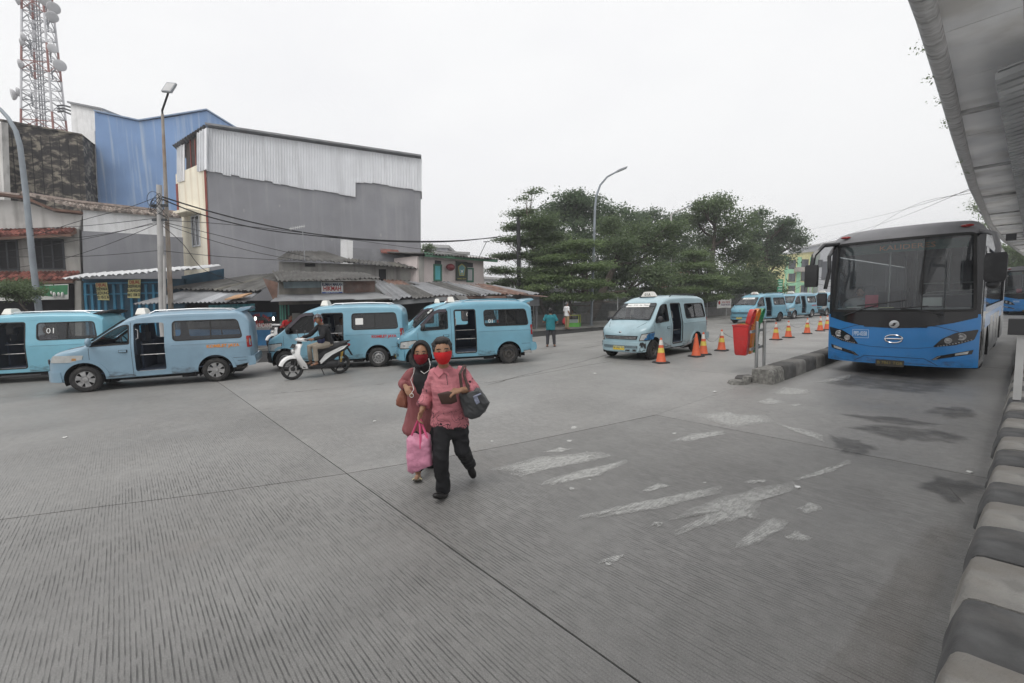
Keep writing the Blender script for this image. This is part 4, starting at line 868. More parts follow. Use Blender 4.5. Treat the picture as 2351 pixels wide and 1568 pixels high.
# patchwork shack roofs to the right
sh_d = thing('patchwork_shacks', 'row of low market shacks under patched grey and rusty roof sheets', 'shack')
FZ = Face.px((870, 770), 23.4, (1236, 755), 27.6); fz = lambda x, y, w: FZ.pt(*FZ.uv(x, y), w)
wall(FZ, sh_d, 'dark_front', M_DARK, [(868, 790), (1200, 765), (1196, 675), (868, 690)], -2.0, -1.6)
for (P, ms, k, pt_, am) in (([(884, 690, 1.3), (1030, 676, 1.0), (1000, 655, -1.2), (866, 650, -1.6)], [M_ASB, M_ZINC], 6, .2, .03), ([(1026, 678, .9), (1090, 680, .8), (1045, 652, -1.8), (960, 644, -2.0)], [M_ZINC, M_ASB], 4, .2, .03), ([(1084, 680, .8), (1155, 678, .7), (1110, 656, -1.6), (1040, 652, -1.8)], [M_RUST, M_ZINC], 4, .2, .03), ([(1150, 680, .8), (1226, 676, .8), (1160, 655, -1.5), (1100, 652, -1.6)], [M_RUST, M_RUST, M_ZINC], 5, .2, .03), ([(900, 668, -.9), (1080, 660, -1.4), (1060, 645, -2.6), (880, 640, -2.6)], [M_ASB, M_RUST, M_ZINC], 9, .2, .03)):
    sheets(sh_d, 'roof_sheet', [fz(*p) for p in P], ms, k, pt_, am, jit=.09)
wall(FZ, sh_d, 'fascia_board', mat('grey_fascia', (.26, .265, .27), .8, var=.15), [(896, 700), (1036, 688), (1034, 680), (890, 690)], 1.0, 1.06)
wall(FZ, sh_d, 'fascia_board', M_RUST, [(1036, 686), (1150, 684), (1150, 679), (1036, 681)], .7, .76)
for x in (905, 980, 1050, 1120): mb = MB(); a = FZ.uv(x, 690); FZ.box(mb, a[0], 0, a[0] + .1, a[1], .6, .7); mb.build('post', M_BARGE, sh_d, fix=True)
mb = MB(); P = [fz(1028, 680, 1.1), fz(1054, 682, 1.1), fz(1058, 690, 1.3), fz(1036, 690, 1.3)]; mb.hexa(P + [p + Vector((0, 0, .05)) for p in P]); mb.build('torn_sheet', M_ASB, sh_d, fix=True)
rel(sh_d, FZ.pt(0, 0))
kk = thing('grey_kiosk', 'small grey kiosk with shelves at the end of the shack row', 'kiosk')
FKi = Face.px((1196, 755), 27.4, (1236, 757), 28.2)
wall(FKi, kk, 'header', mat('kiosk_grey', (.24, .25, .26), .7, var=.15), [(1194, 703), (1236, 702), (1236, 680), (1194, 678)], -1.5, .1)
wall(FKi, kk, 'back', M_DARK, [(1194, 765), (1236, 762), (1236, 700), (1194, 700)], -1.5, -.6)
for x in (1196, 1213, 1230): mb = MB(); FKi.pbox(mb, x, 760, x + 3, 700, -.1, .05); mb.build('post', mat('kiosk_grey', (.24, .25, .26)), kk, fix=True)
for y in (712, 721, 730, 738): mb = MB(); FKi.pbox(mb, 1214, y + 1, 1230, y, -.5, .0); mb.build('shelf', M_STEEL, kk, fix=True)
mb = MB(); FKi.pbox(mb, 1199, 697, 1213, 690, .1, .13); bb = mb.build('small_board', M_WHT, kk, fix=True); q = FKi.uv(1206, 693.5); text('board_text', 'MY', .16, M_LETR, bb, FKi.pt(q[0], q[1], .135), FKi.e, FKi.U)
mb = MB(); P = [FKi.pt(*FKi.uv(1190, 680), .6), FKi.pt(*FKi.uv(1244, 682), .6), FKi.pt(*FKi.uv(1244, 676), -1.6), FKi.pt(*FKi.uv(1190, 672), -1.6)]; mb.hexa(P + [p + Vector((0, 0, .05)) for p in P]); mb.build('roof', M_RUST, kk, fix=True); rel(kk, FKi.pt(0, 0))

# ---- buildings further back
def block(name, label, x0, x1, ytop, d0, d1, m, wins=None, cat='building', depth=8, wm=None):
    t = thing(name, label, cat); F_ = Face.px((x0, 690), d0, (x1, 690), d1); top = F_.uv(x0, ytop[0])[1], F_.uv(x1, ytop[1])[1]; mb = MB(); F_.poly(mb, [(0, 0), (F_.L, 0), (F_.L, top[1]), (0, top[0])], -depth, 0); mb.build('wall', m, t, fix=True)
    mb = MB(); F_.poly(mb, [(-.2, top[0]), (F_.L + .2, top[1]), (F_.L + .2, top[1] + .3), (-.2, top[0] + .3)], -depth, .25); mb.build('roof_slab', mat('roof_slab_grey', (.4, .4, .4), .8), t, fix=True)
    for w in wins or (): window(F_, t, *w, M_FRAMEB, M_WGLASS, 2, .15)
    rel(t, F_.pt(0, 0)); return t, F_
M_FARG = mat('far_grey_wall', (.40, .41, .43), .85, var=.1, streak=.2, dcol=(.25, .25, .26)); M_FARW = mat('far_white_wall', (.52, .52, .53), .85, var=.1)
ty_, FY = block('yellow_green_building', 'yellow and mint green three-storey building beyond the trees', 1795, 1874, (584, 576), 84, 88, mat('yellow_paint', (.62, .58, .30), .8, var=.08), [(1813, 616, 1825, 599), (1842, 614, 1854, 597), (1868, 612, 1880, 595), (1812, 645, 1824, 628), (1841, 643, 1853, 626), (1867, 641, 1879, 624), (1811, 672, 1823, 658), (1840, 671, 1852, 657)][:8])
for x in (1803, 1829, 1833, 1858, 1862): mb = MB(); FY.pbox(mb, x, 690, x + 2.2, 590, 0, .12); mb.build('green_pilaster', mat('mint_paint', (.30, .58, .38), .8), ty_, fix=True).location = ty_.children[0].location
for a_, b_ in (((1800, 656), (1874, 648)), ((1800, 628), (1822, 618)), ((1868, 624), (1874, 614))): mb = MB(); FY.pbox(mb, *a_, *b_, 0, .08); mb.build('green_panel', mat('mint_paint', (.30, .58, .38)), ty_, fix=True).location = ty_.children[0].location
mb = MB(); FY.pbox(mb, 1823, 624, 1866, 614, 0, .9); mb.build('balcony', mat('far_balcony', (.40, .36, .33), .8), ty_, fix=True).location = ty_.children[0].location
block('far_grey_tower', 'grey clad office block beside the yellow and green building', 1876, 1925, (563, 552), 86, 86, M_FARG, [(1880, 612, 1886, 598), (1890, 640, 1912, 602)], depth=10)
block('far_white_house', 'low white flat-roofed house behind the pink house', 985, 1072, (582, 586), 44, 46, M_FARW); block('far_grey_house', 'stepped grey rooftop room beyond the tall grey building', 985, 1027, (568, 570), 48, 48, M_FARG)
block('orange_roof_house', 'small house with orange tiles seen under the trees', 1150, 1215, (668, 672), 42, 42, mat('orange_tile_far', (.42, .16, .07), .85, var=.25, vs_=2)); block('white_shed', 'white sheet-roofed shed behind the mesh fence', 1238, 1290, (672, 670), 36, 36, M_FARW, depth=5); block('brick_house', 'reddish house showing between the tree trunks', 1545, 1580, (606, 612), 62, 62, mat('far_red_brick', (.30, .12, .09), .9, var=.2)); block('blue_tent_house', 'dark low house under the trees with blue roof edge', 1495, 1600, (668, 664), 46, 48, mat('far_dark_house', (.10, .11, .12), .9, var=.3)); block('green_kiosk', 'low green kiosk behind the queue of far minibuses', 1770, 1860, (690, 688), 62, 64, mat('kiosk_green', (.12, .32, .22), .8, var=.2), depth=3); block('far_long_house', 'long pale house showing under the crowns behind the fence', 1300, 1500, (668, 664), 56, 60, M_FARG); block('low_wall_house', 'pale house far behind the left trees', 1110, 1180, (640, 645), 60, 60, M_FARW)
# ---------------------------------------------------------------- trees
import numpy as np
rng = np.random.default_rng(11)
def leaf_mat(name, col, tr=0.45):
    if name in MATS: return MATS[name]
    m = bpy.data.materials.new(name); MATS[name] = m; m.use_nodes = True; n = m.node_tree.nodes; l = m.node_tree.links; p = n['Principled BSDF']
    p.inputs['Roughness'].default_value = .55; p.inputs['Specular IOR Level'].default_value = .3
    g = n.new('ShaderNodeNewGeometry'); tc = n.new('ShaderNodeTexCoord'); t = n.new('ShaderNodeTexNoise'); t.inputs['Scale'].default_value = .55; t.inputs['Detail'].default_value = 3; l.new(tc.outputs['Object'], t.inputs['Vector'])
    a = n.new('ShaderNodeMath'); a.operation = 'ADD'; l.new(g.outputs['Random Per Island'], a.inputs[0]); l.new(t.outputs['Fac'], a.inputs[1])
    r = n.new('ShaderNodeMapRange'); r.inputs['From Min'].default_value = .3; r.inputs['From Max'].default_value = 1.7; l.new(a.outputs[0], r.inputs['Value'])
    x = n.new('ShaderNodeMix'); x.data_type = 'RGBA'; x.inputs[6].default_value = (col[0] * .55, col[1] * .6, col[2] * .6, 1); x.inputs[7].default_value = (col[0] * 1.5, col[1] * 1.4, col[2] * 1.35, 1); l.new(r.outputs['Result'], x.inputs['Factor']); l.new(x.outputs[2], p.inputs['Base Color'])
    tr_ = n.new('ShaderNodeBsdfTranslucent'); l.new(x.outputs[2], tr_.inputs['Color']); ms = n.new('ShaderNodeMixShader'); ms.inputs[0].default_value = tr; l.new(p.outputs[0], ms.inputs[1]); l.new(tr_.outputs[0], ms.inputs[2]); l.new(ms.outputs[0], n['Material Output'].inputs['Surface']); return m
def leaves(name, clumps, m, parent, size, dens, flat=False):
    V = []; nf = 0; size = size * .62
    for c, r in clumps:
        k = max(30, int(17 * dens * (r[0] * r[2] + r[1] * r[2] + r[0] * r[1]) / (size * size)))
        sub = max(3, k // 55)
        # leaf sprays: little groups scattered in the clump, denser near the skin
        d = rng.normal(size=(sub, 3)); d /= np.linalg.norm(d, axis=1)[:, None]; rad = rng.random(sub) ** .45
        ctr = d * rad[:, None] * np.array(r) * rng.uniform(.75, 1.12, (sub, 1))
        idx = rng.integers(0, sub, k); spread = size * (2.9 if not flat else 4.0)
        off = rng.normal(size=(k, 3)) * spread * np.array([1, 1, .55 if not flat else .22])
        p = np.array(c) + ctr[idx] + off
        nrm = rng.normal(size=(k, 3)) * (.8 if not flat else .45) + np.array([0, 0, 1.0]); nrm /= np.linalg.norm(nrm, axis=1)[:, None]
        t = rng.normal(size=(k, 3)); t -= (t * nrm).sum(1)[:, None] * nrm; t /= np.linalg.norm(t, axis=1)[:, None]; b = np.cross(nrm, t)
        s = size * rng.uniform(.55, 1.25, (k, 1)); w = s * rng.uniform(.38, .6, (k, 1))
        q = np.stack([p - t * s, p + b * w, p + t * s, p - b * w], 1); V.append(q.reshape(-1, 3)); nf += k
    V = np.concatenate(V); me = bpy.data.meshes.new(name); me.vertices.add(len(V)); me.vertices.foreach_set('co', V.astype(np.float32).ravel()); me.loops.add(nf * 4); me.loops.foreach_set('vertex_index', np.arange(nf * 4, dtype=np.int32)); me.polygons.add(nf); me.polygons.foreach_set('loop_start', np.arange(0, nf * 4, 4, dtype=np.int32)); me.polygons.foreach_set('loop_total', np.full(nf, 4, dtype=np.int32)); me.update(); me.validate(); me.materials.append(m); return link(name, me, parent)
M_BARK = mat('tree_bark', (0.075, 0.062, 0.05), .95, var=.35, vs_=4, bump=.03, bs=14); M_BARKL = mat('pale_bark', (0.14, 0.12, 0.10), .95, var=.3, vs_=4, bump=.02, bs=14)
LV1 = leaf_mat('leaf_deep', (0.100, 0.148, 0.084)); LV2 = leaf_mat('leaf_mid', (0.128, 0.180, 0.092)); LV3 = leaf_mat('leaf_light', (0.155, 0.218, 0.100))
def tree(name, label, base, d, clumps, m, size=.2, dens=.42, flat=False, bark=M_BARK, tr=.22, group='trees behind the mesh fence'):
    t = thing(name, label, 'tree', (base.x, base.y, 0), group=group); B = Vector((base.x, base.y, 0)); C = []
    for px, py, rx, ry, *dd in clumps:
        c = at(px, py, d + (dd[0] if dd else random.uniform(-1.8, 1.8))) - B; k = d / CF; C.append((tuple(c), (rx * k, rx * k * random.uniform(.75, 1.0), ry * k)))
    top = max(c[0][2] for c in C); cx = sum(c[0][0] for c in C) / len(C); cy = sum(c[0][1] for c in C) / len(C); fork = min(c[0][2] for c in C) * .75
    F_ = Vector((cx * .25, cy * .25, fork)); tip = Vector((cx * .8, cy * .8, top * .88)); mb = MB()
    mb.tube([(0, 0, -.1), (0, 0, .25), F_ * .55 + Vector((.06, .04, 0)), F_, F_.lerp(tip, .5) + Vector((.15, -.1, 0)), tip], [tr * 1.5, tr * 1.15, tr, tr * .85, tr * .5, tr * .15], 9)
    mb.build('trunk', bark, t, True, 60); mb = MB()
    for c, r in C:
        c = Vector(c); s = F_.lerp(tip, max(0, min(.9, (c.z - F_.z) / max(.1, tip.z - F_.z) - .25))); q = s.lerp(c, .5) + Vector((0, 0, -.12 * (c - s).length)); mb.tube([s, q, c, c + (c - q) * .35], [tr * .38, tr * .26, tr * .14, tr * .04], 6)
        for _ in range(3): e = c + Vector((random.uniform(-1, 1) * r[0], random.uniform(-1, 1) * r[1], random.uniform(-.3, .8) * r[2])) * .75; mb.tube([q, (q + e) / 2 + Vector((0, 0, -.05)), e], [tr * .14, tr * .09, tr * .03], 4)
    mb.build('limbs', bark, t, True, 60)['kind'] = 'stuff'
    leaves('crown', C, m, t, size, dens, flat); return t
g0 = lambda x, d: at(x, 700, d)
tree('round_tree', 'broad domed dark tree rising behind the tiered trees at the fence', g0(1345, 46), 46, [(1290, 492, 60, 38), (1340, 478, 52, 34), (1395, 500, 55, 36), (1240, 535, 52, 46), (1450, 530, 46, 40), (1330, 560, 80, 55), (1420, 590, 62, 52), (1265, 600, 55, 45), (1300, 455, 28, 16), (1330, 452, 24, 14), (1380, 660, 50, 26), (1300, 640, 50, 30)], LV1, .24, .40, tr=.5)
tree('tiered_tree', 'slender tree with wide flat leaf tiers beside the shack row', g0(1253, 33), 33, [(1180, 522, 30, 8), (1158, 550, 22, 5), (1240, 512, 50, 22), (1215, 552, 55, 16), (1170, 588, 40, 8), (1150, 622, 34, 8), (1255, 585, 60, 26), (1182, 648, 50, 9), (1240, 628, 60, 22), (1160, 672, 38, 8), (1222, 440, 17, 3), (1208, 456, 12, 3), (1200, 490, 34, 8), (1265, 545, 46, 10), (1225, 660, 48, 8), (1140, 655, 22, 6)], LV2, .15, .55, True, M_BARKL, .13)
tree('tiered_tree', 'light green tiered tree whose flat branches spread over the fence', g0(1306, 30), 30, [(1290, 594, 60, 9), (1332, 562, 52, 9), (1352, 612, 62, 9), (1268, 640, 64, 10), (1342, 652, 66, 10), (1312, 682, 60, 8), (1300, 622, 60, 9), (1235, 662, 34, 7), (1390, 680, 40, 7)], LV3, .145, .6, True, M_BARKL, .12)
tree('leafy_tree', 'bushy mid-green tree on a thick dark trunk behind the curved street lamp', g0(1345, 35), 35, [(1420, 560, 52, 34), (1470, 538, 52, 34), (1512, 570, 50, 38), (1440, 620, 56, 38), (1500, 632, 56, 38), (1390, 640, 38, 28), (1470, 674, 60, 20), (1540, 530, 34, 26), (1400, 520, 34, 24)], LV2, .18, .42, False, M_BARK, .42)
tree('leafy_tree', 'tall open-crowned tree rising above the queue of far minibuses', g0(1615, 41), 41, [(1640, 486, 46, 32), (1598, 508, 42, 32), (1688, 518, 42, 38), (1640, 556, 58, 42), (1598, 598, 42, 32), (1700, 588, 46, 42), (1660, 640, 60, 38), (1655, 464, 26, 14), (1610, 470, 22, 14), (1720, 640, 44, 30)], LV2, .20, .38, False, M_BARK, .40)
tree('leafy_tree', 'rounded tree leaning toward the yellow and green building', g0(1745, 50), 50, [(1790, 538, 42, 30), (1828, 552, 30, 27), (1760, 580, 46, 36), (1790, 596, 24, 20), (1730, 540, 34, 28), (1750, 645, 40, 30), (1740, 500, 26, 20), (1700, 660, 40, 22), (1800, 512, 26, 14)], LV1, .24, .40, False, M_BARK, .45)
tree('leafy_tree', 'dark gap-filling tree between the two tallest crowns', g0(1550, 54), 54, [(1545, 512, 50, 24), (1570, 570, 42, 42), (1530, 622, 42, 42), (1480, 500, 38, 18), (1590, 650, 40, 30)], LV1, .25, .40, False, M_BARK, .4)
tree('tiered_tree', 'low tiered tree standing behind the fence banner', g0(1604, 37), 37, [(1582, 612, 50, 8), (1602, 640, 60, 9), (1572, 666, 52, 9), (1622, 682, 54, 8), (1640, 655, 40, 8), (1590, 585, 30, 6)], LV3, .165, .55, True, M_BARKL, .12)
tree('leafy_tree', 'low bushy tree next to the green direction sign', g0(1730, 45), 45, [(1700, 668, 46, 20), (1758, 668, 42, 22), (1730, 640, 46, 26), (1775, 655, 14, 14)], LV2, .22, .42, False, M_BARK, .28)
tree('shrub', 'dense shrubs pressing against the back of the mesh fence', g0(1275, 34), 34, [(1240, 700, 30, 14), (1280, 690, 34, 16), (1215, 715, 22, 12), (1300, 712, 26, 14), (1255, 685, 18, 10)], LV1, .16, .5, False, M_BARK, .1)
tree('shrub', 'low shrubs growing along the fence foot behind the 01A minibus', g0(1480, 42), 42, [(1400, 712, 26, 9), (1450, 710, 30, 10), (1500, 708, 30, 10), (1550, 708, 30, 10), (1610, 706, 36, 10), (1660, 704, 30, 10)], LV1, .18, .5, False, M_BARK, .1)
tree('street_tree', 'small street tree with a flat spreading crown before the green banner', g0(72, 18.6), 18.6, [(18, 662, 40, 13), (58, 655, 36, 11), (78, 672, 22, 11), (30, 676, 26, 9), (-25, 665, 36, 13), (50, 684, 18, 7)], LV2, .085, .5, False, M_BARK, .06, None)
tree('leafy_tree', 'tall tree mass far off behind the end of the walkway', at(2262, 640, 72), 72, [(2240, 478, 9, 16, 0), (2262, 510, 10, 14, 0), (2310, 585, 40, 34, 0), (2345, 600, 40, 30, 0), (2300, 640, 44, 40, 0), (2360, 640, 50, 44, 0)], LV3, .30, .42, False, M_BARK, .4)
tree('leafy_tree', 'small tree peeping out beside the tall grey building', at(985, 640, 40), 40, [(985, 572, 14, 12, 0), (978, 585, 10, 10, 0)], LV2, .16, .5, False, M_BARK, .1)
# vines on the walkway edge
for i, (x, y, w, h) in enumerate(((2104, 106, 14, 3), (2117, 112, 5, 6), (2124, 181, 7, 2), (2146, 232, 4, 3), (2160, 276, 3, 6), (2166, 288, 3, 3), (2192, 372, 4, 2), (2203, 396, 4, 2))):
    x += 11; w *= .7; r_, f_ = ray(x, y); k = (XE(8) - .03) / r_.x if True else 1; Y_ = k * r_.y; k = (XE(max(6, Y_)) - .05) / r_.x; c = CAM + r_ * k; q = k * f_ / CF
    v = leaves('walkway_vine', [((0, 0, 0), (w * q * .5, w * q * .5, h * q * .6))], LV3, None, .035, .05); v.location = c; tag(v, 'small green creeper sprouting from the rounded edge of the walkway', 'plant', 'creepers along the walkway edge')

# ---------------------------------------------------------------- fence
fe = thing('mesh_fence', 'grey welded wire mesh fence on steel posts along the far footpath', 'fence'); P0 = Vector((-21.9, 20.9, .1)); P1 = Vector((-15.6, 46.5, .1)); fd = (P1 - P0).normalized(); nP = 11; stp = (P1 - P0).length / nP; ang = math.atan2(fd.y, fd.x)
M_WIRE = mat('fence_wire', (.30, .31, .32), .5, .4, var=.1); M_POST = mat('fence_post', (.45, .46, .47), .45, .4, var=.1)
mb = MB(); nW = 40
for i in range(nW + 1): mb.box((stp * i / nW - .004, -.004, .12), (stp * i / nW + .004, .004, 1.86))
for z in (.15, .2, .55, 1.0, 1.45, 1.8, 1.85): mb.box((0, -.005, z - .004), (stp, .005, z + .004))
wme = mb.mesh('wire_panel', M_WIRE); mb = MB(); mb.tube([(0, 0, -.15), (0, 0, 1.98)], .035, 8); pme = mb.mesh('fence_post', M_POST)
for i in range(nP + 1):
    p = P0 + fd * (stp * i); o = link('fence_post', pme, fe); o.location = p - P0; 
    if i < nP: w = link('wire_panel', wme, fe); w.location = p - P0; w.rotation_euler = (0, 0, ang); w['kind'] = 'stuff'
fe.location = P0
lw = thing('low_wall', 'low rendered concrete wall behind the mesh fence', 'wall'); mb = MB(); nrm = Vector((-fd.y, fd.x, 0)); 
for a_, b_, h in ((.2, 5.2, .78), (7.0, 13.4, .82), (13.45, 20, .80), (20.05, 26.5, .80)): A = P0 + fd * a_ + nrm * .7; B = P0 + fd * b_ + nrm * .7; mb = MB(); mb.hexa([A, B, B + nrm * .2, A + nrm * .2] + [q + Vector((0, 0, h)) for q in (A, B, B + nrm * .2, A + nrm * .2)]); mb.build('wall_section', mat('low_wall_render', (.27, .26, .245), .9, var=.2, streak=.4), lw, fix=True)
rel(lw, P0 + nrm * .7)
mb = MB(); A, B = P0 + fd * -6 + nrm * 3.2, P0 + fd * 27 + nrm * 3.2; mb.hexa([A, B, B + nrm * .2, A + nrm * .2] + [q + Vector((0, 0, 1.55)) for q in (A, B, B + nrm * .2, A + nrm * .2)]); o = mb.build('yard_wall', mat('yard_wall_dark', (.12, .125, .115), .95, var=.3, streak=.4), fix=True); mesh_origin(o, A); tag(o, 'dark stained yard wall deep behind the mesh fence', 'wall')
# banner on the fence
fb = thing('fence_banner', 'small white cloth banner with red print tied to the mesh fence', 'banner'); Ff = Face((P0.x, P0.y), (P1.x, P1.y)); Ff.LEAN = 0
mb = MB(); a = Ff.uv(1644, 708); b = Ff.uv(1677, 686); a1 = .15
def bnf(u, v): return Ff.pt(a[0] + (b[0] - a[0]) * u, a[1] + (b[1] - a[1]) * v + .03 * math.sin(u * 3.1) * (1 - v), .08 + .03 * math.sin(u * 9))
mb.grid(bnf, 16, 4); cl = mb.build('cloth', M_WHT, fb, True)
for i, s in enumerate(('AREA TERTIB', 'WAJIB MASKER')): text('banner_text', s, .22, M_LETR if i == 0 else mat('purple_letters', (.12, .03, .15), .6), cl, Ff.pt(a[0] + (b[0] - a[0]) * .6, a[1] + (b[1] - a[1]) * (.64 - .28 * i), .125), Ff.e, Vector((0, 0, 1)), sx=.8)
mb = MB(); c = Ff.pt(a[0] + (b[0] - a[0]) * .13, a[1] + (b[1] - a[1]) * .62, .12); mb.ell(c, (.13, .02, .16), 10, 6, Matrix.Rotation(ang, 3, 'Z')); mb.build('red_emblem', M_LETR, cl, True); rel(fb, Ff.pt(a[0], 0))

# ---------------------------------------------------------------- street lamps, poles, sign
M_LPG = mat('lamp_pole_grey', (.26, .29, .32), .5, .2, var=.12, dirt=.3); M_LPR = mat('lamp_pole_rusty', (.33, .29, .25), .7, var=.2, dirt=.6, ds=1.2, dcol=(.22, .12, .06)); M_CONP = mat('concrete_pole', (.42, .41, .40), .85, var=.12, dirt=.3)
def lamp(name, label, d, pts, rad, m, head=None, base=(0, 0)):
    t = thing(name, label, 'street lamp'); P = [at(x, y, d) for x, y in pts]; b = P[0].copy(); b.z = 0; mb = MB(); mb.tube([b, *P], [rad[0]] + [rad[0] + (rad[1] - rad[0]) * i / (len(P) - 1) for i in range(len(P))], 9); mb.build('pole', m, t, True, 50); mb = MB(); mb.tube([b, b + Vector((0, 0, .12))], rad[0] * 2.2, 8); mb.build('base_plate', m, t)
    if head:
        (x0, y0), (x1, y1), w, h = head; A = at(x0, y0, d); B = at(x1, y1, d); e = (B - A); s = e.cross(Vector((0, 0, 1))).normalized() * w; u = s.cross(e).normalized() * h; mb = MB(); mb.loft([[A + s * k * .7 + u * q * .8 for k, q in ((-1, -1), (1, -1), (1, 1), (-1, 1))], [A.lerp(B, .25) + s * k + u * q for k, q in ((-1, -1), (1, -1), (1, 1), (-1, 1))], [B + s * k + u * q * .5 for k, q in ((-1, -1), (1, -1), (1, 1), (-1, 1))]]); hd = mb.build('lamp_head', mat('lamp_head_grey', (.30, .32, .34), .5), t, fix=True)
        mb = MB(); mb.loft([[A.lerp(B, k) + s * q * .75 - u * 1.02 for q in (-1, 1)] for k in (.2, .95)], cap=False, closed=False); mb.build('lens', mat('lamp_lens', (.5, .5, .5), .3), hd)
    rel(t, b); return t
lamp('street_lamp', 'tall grey street lamp with a long curved arm before the tiled house', 19.6, [(93, 745), (75, 600), (60, 450), (46, 335), (36, 300), (18, 270), (0, 250), (-40, 222)], (.12, .06), M_LPG, ((-40, 222), (-75, 205), .14, .05))
lamp('street_lamp', 'rust-streaked lamp post with a single square floodlight head', 20.6, [(394, 745), (384, 520), (373, 262)], (.11, .055), M_LPR)
t = thing('floodlight', 'square grey floodlight on a bent bracket on top of the rusty post', 'lamp'); A = at(373, 262, 20.6); B = at(386, 214, 20.2); mb = MB(); mb.tube([A - Vector((0, 0, .25)), A + Vector((0, 0, .15)), B], .04, 7); mb.build('bracket', M_BLK, t)
mb = MB(); C = at(389, 202, 20.2); e1 = (RT + Vector((0, 0, .12)) * -1).normalized() * .20; e2 = (Vector((0, 0, 1)) + RT * .25 + FW * .5).normalized() * .26; e3 = e1.cross(e2).normalized() * .06; mb.loft([[C + e1 * a * s + e2 * b * s + e3 * k for a, b in ((-1, -1), (1, -1), (1, 1), (-1, 1))] for k, s in ((-1.6, .7), (-.5, 1), (1, 1))]); hd = mb.build('housing', mat('lamp_head_grey', (.30, .32, .34)), t, fix=True); mb = MB(); mb.add([C + e1 * a * .82 + e2 * b * .82 + e3 * 1.1 for a, b in ((-1, -1), (1, -1), (1, 1), (-1, 1))], [(0, 1, 2, 3)]); mb.build('lens', mat('lamp_lens', (.5, .5, .5)), hd); rel(t, A)
lamp('street_lamp', 'slim grey lamp with a swept curved neck standing inside the mesh fence', 30.6, [(1357, 745), (1361, 640), (1366, 480), (1369, 450), (1378, 425), (1394, 406), (1418, 393)], (.095, .05), M_LPG, ((1416, 394), (1439, 384), .16, .06))
lamp('street_lamp', 'pale straight lamp pole with a thin raised arm among the trees', 36, [(1538, 735), (1540, 600), (1541, 492), (1560, 483), (1577, 476)], (.10, .045), M_CONP, ((1575, 477), (1590, 470), .12, .05))
def pole(name, label, d, pts, rad, m, arms=()):
    t = thing(name, label, 'pole'); P = [at(x, y, d) for x, y in pts]; b = P[0].copy(); b.z = 0; mb = MB(); mb.tube([b, *P], [rad] + [rad * (1 - .25 * i / len(P)) for i in range(len(P))], 9); mb.build('pole', m, t, True, 50)
    for (x, y, w) in arms: c = at(x, y, d); mb = MB(); mb.box((-w, -.05, -.05), (w, .05, .05), Matrix.Translation(c) @ Matrix.Rotation(TH, 4, 'Z')); mb.build('cross_arm', M_FRAMEB, t)
    rel(t, b); return t
up_ = pole('utility_pole', 'white concrete utility pole wrapped with cables beside the rusty lamp post', 20.2, [(373, 745), (369, 600), (365, 425)], .125, M_CONP, ((366, 472, .35), (366, 505, .3)))
pole('utility_pole', 'short white service pipe strapped to the foot of the concrete utility pole', 20.1, [(379, 745), (377, 585)], .06, M_CONP)
pole('utility_pole', 'concrete utility pole carrying cable clutter before the yellow and green building', 60, [(1861, 720), (1859, 608)], .14, M_CONP, ((1859, 628, .6), (1859, 645, .8)))
pole('utility_pole', 'thin dark pole left of the cable-cluttered concrete pole', 58, [(1849, 715), (1848, 640)], .10, M_FRAMEB)
pole('utility_pole', 'stout dark cable-wrapped pole standing among the tiered trees', 31.5, [(1192, 745), (1191, 600), (1190, 500)], .16, mat('black_cable_wrap', (.03, .03, .032), .8, var=.3))
up2 = thing('direction_sign', 'narrow green road sign on a grey post behind the far minibuses', 'sign'); Fs = Face.px((1783, 690), 43, (1797, 690), 43.2); mb = MB(); Fs.pbox(mb, 1784, 670, 1797, 641, -.03, .03); pl = mb.build('panel', mat('sign_green', (.05, .28, .16), .5), up2, fix=True)
for i in range(4): mb = MB(); Fs.pbox(mb, 1786, 646.5 + i * 6, 1795, 645 + i * 6, .03, .036); mb.build('white_line', M_WHT, pl, fix=True)
mb = MB(); a = Fs.uv(1791, 670); Fs.box(mb, a[0] - .05, 0, a[0] + .05, a[1], -.09, -.035); mb.build('post', M_POST, up2, fix=True); rel(up2, Fs.pt(a[0], 0))
an = thing('roof_antenna', 'thin slanted aerial mast on the roof of the pink house', 'antenna'); A = at(1099, 592, 30); B = at(1117, 555, 30); mb = MB(); mb.tube([A, B], .02, 5); mb.build('mast', M_FRAMEB, an); mb = MB(); mb.tube([B + RT * -.2, B + RT * .2], .03, 5); mb.build('element', M_FRAMEB, an); rel(an, A)
an = thing('roof_antenna', 'small white television aerial above the shack roofs', 'antenna'); A = at(700, 600, 24); B = at(694, 520, 24); mb = MB(); mb.tube([A, B], .02, 5); mb.build('mast', M_WIRE, an); mb = MB(); mb.tube([at(664, 526, 24), at(700, 519, 24)], .018, 5); [mb.tube([at(668 + k * 5, 521 - k * .8, 24), at(668 + k * 5, 529 - k, 24)], .012, 4) for k in range(7)]; mb.build('element', mat('aerial_white', (.6, .6, .6), .4), an); rel(an, A)

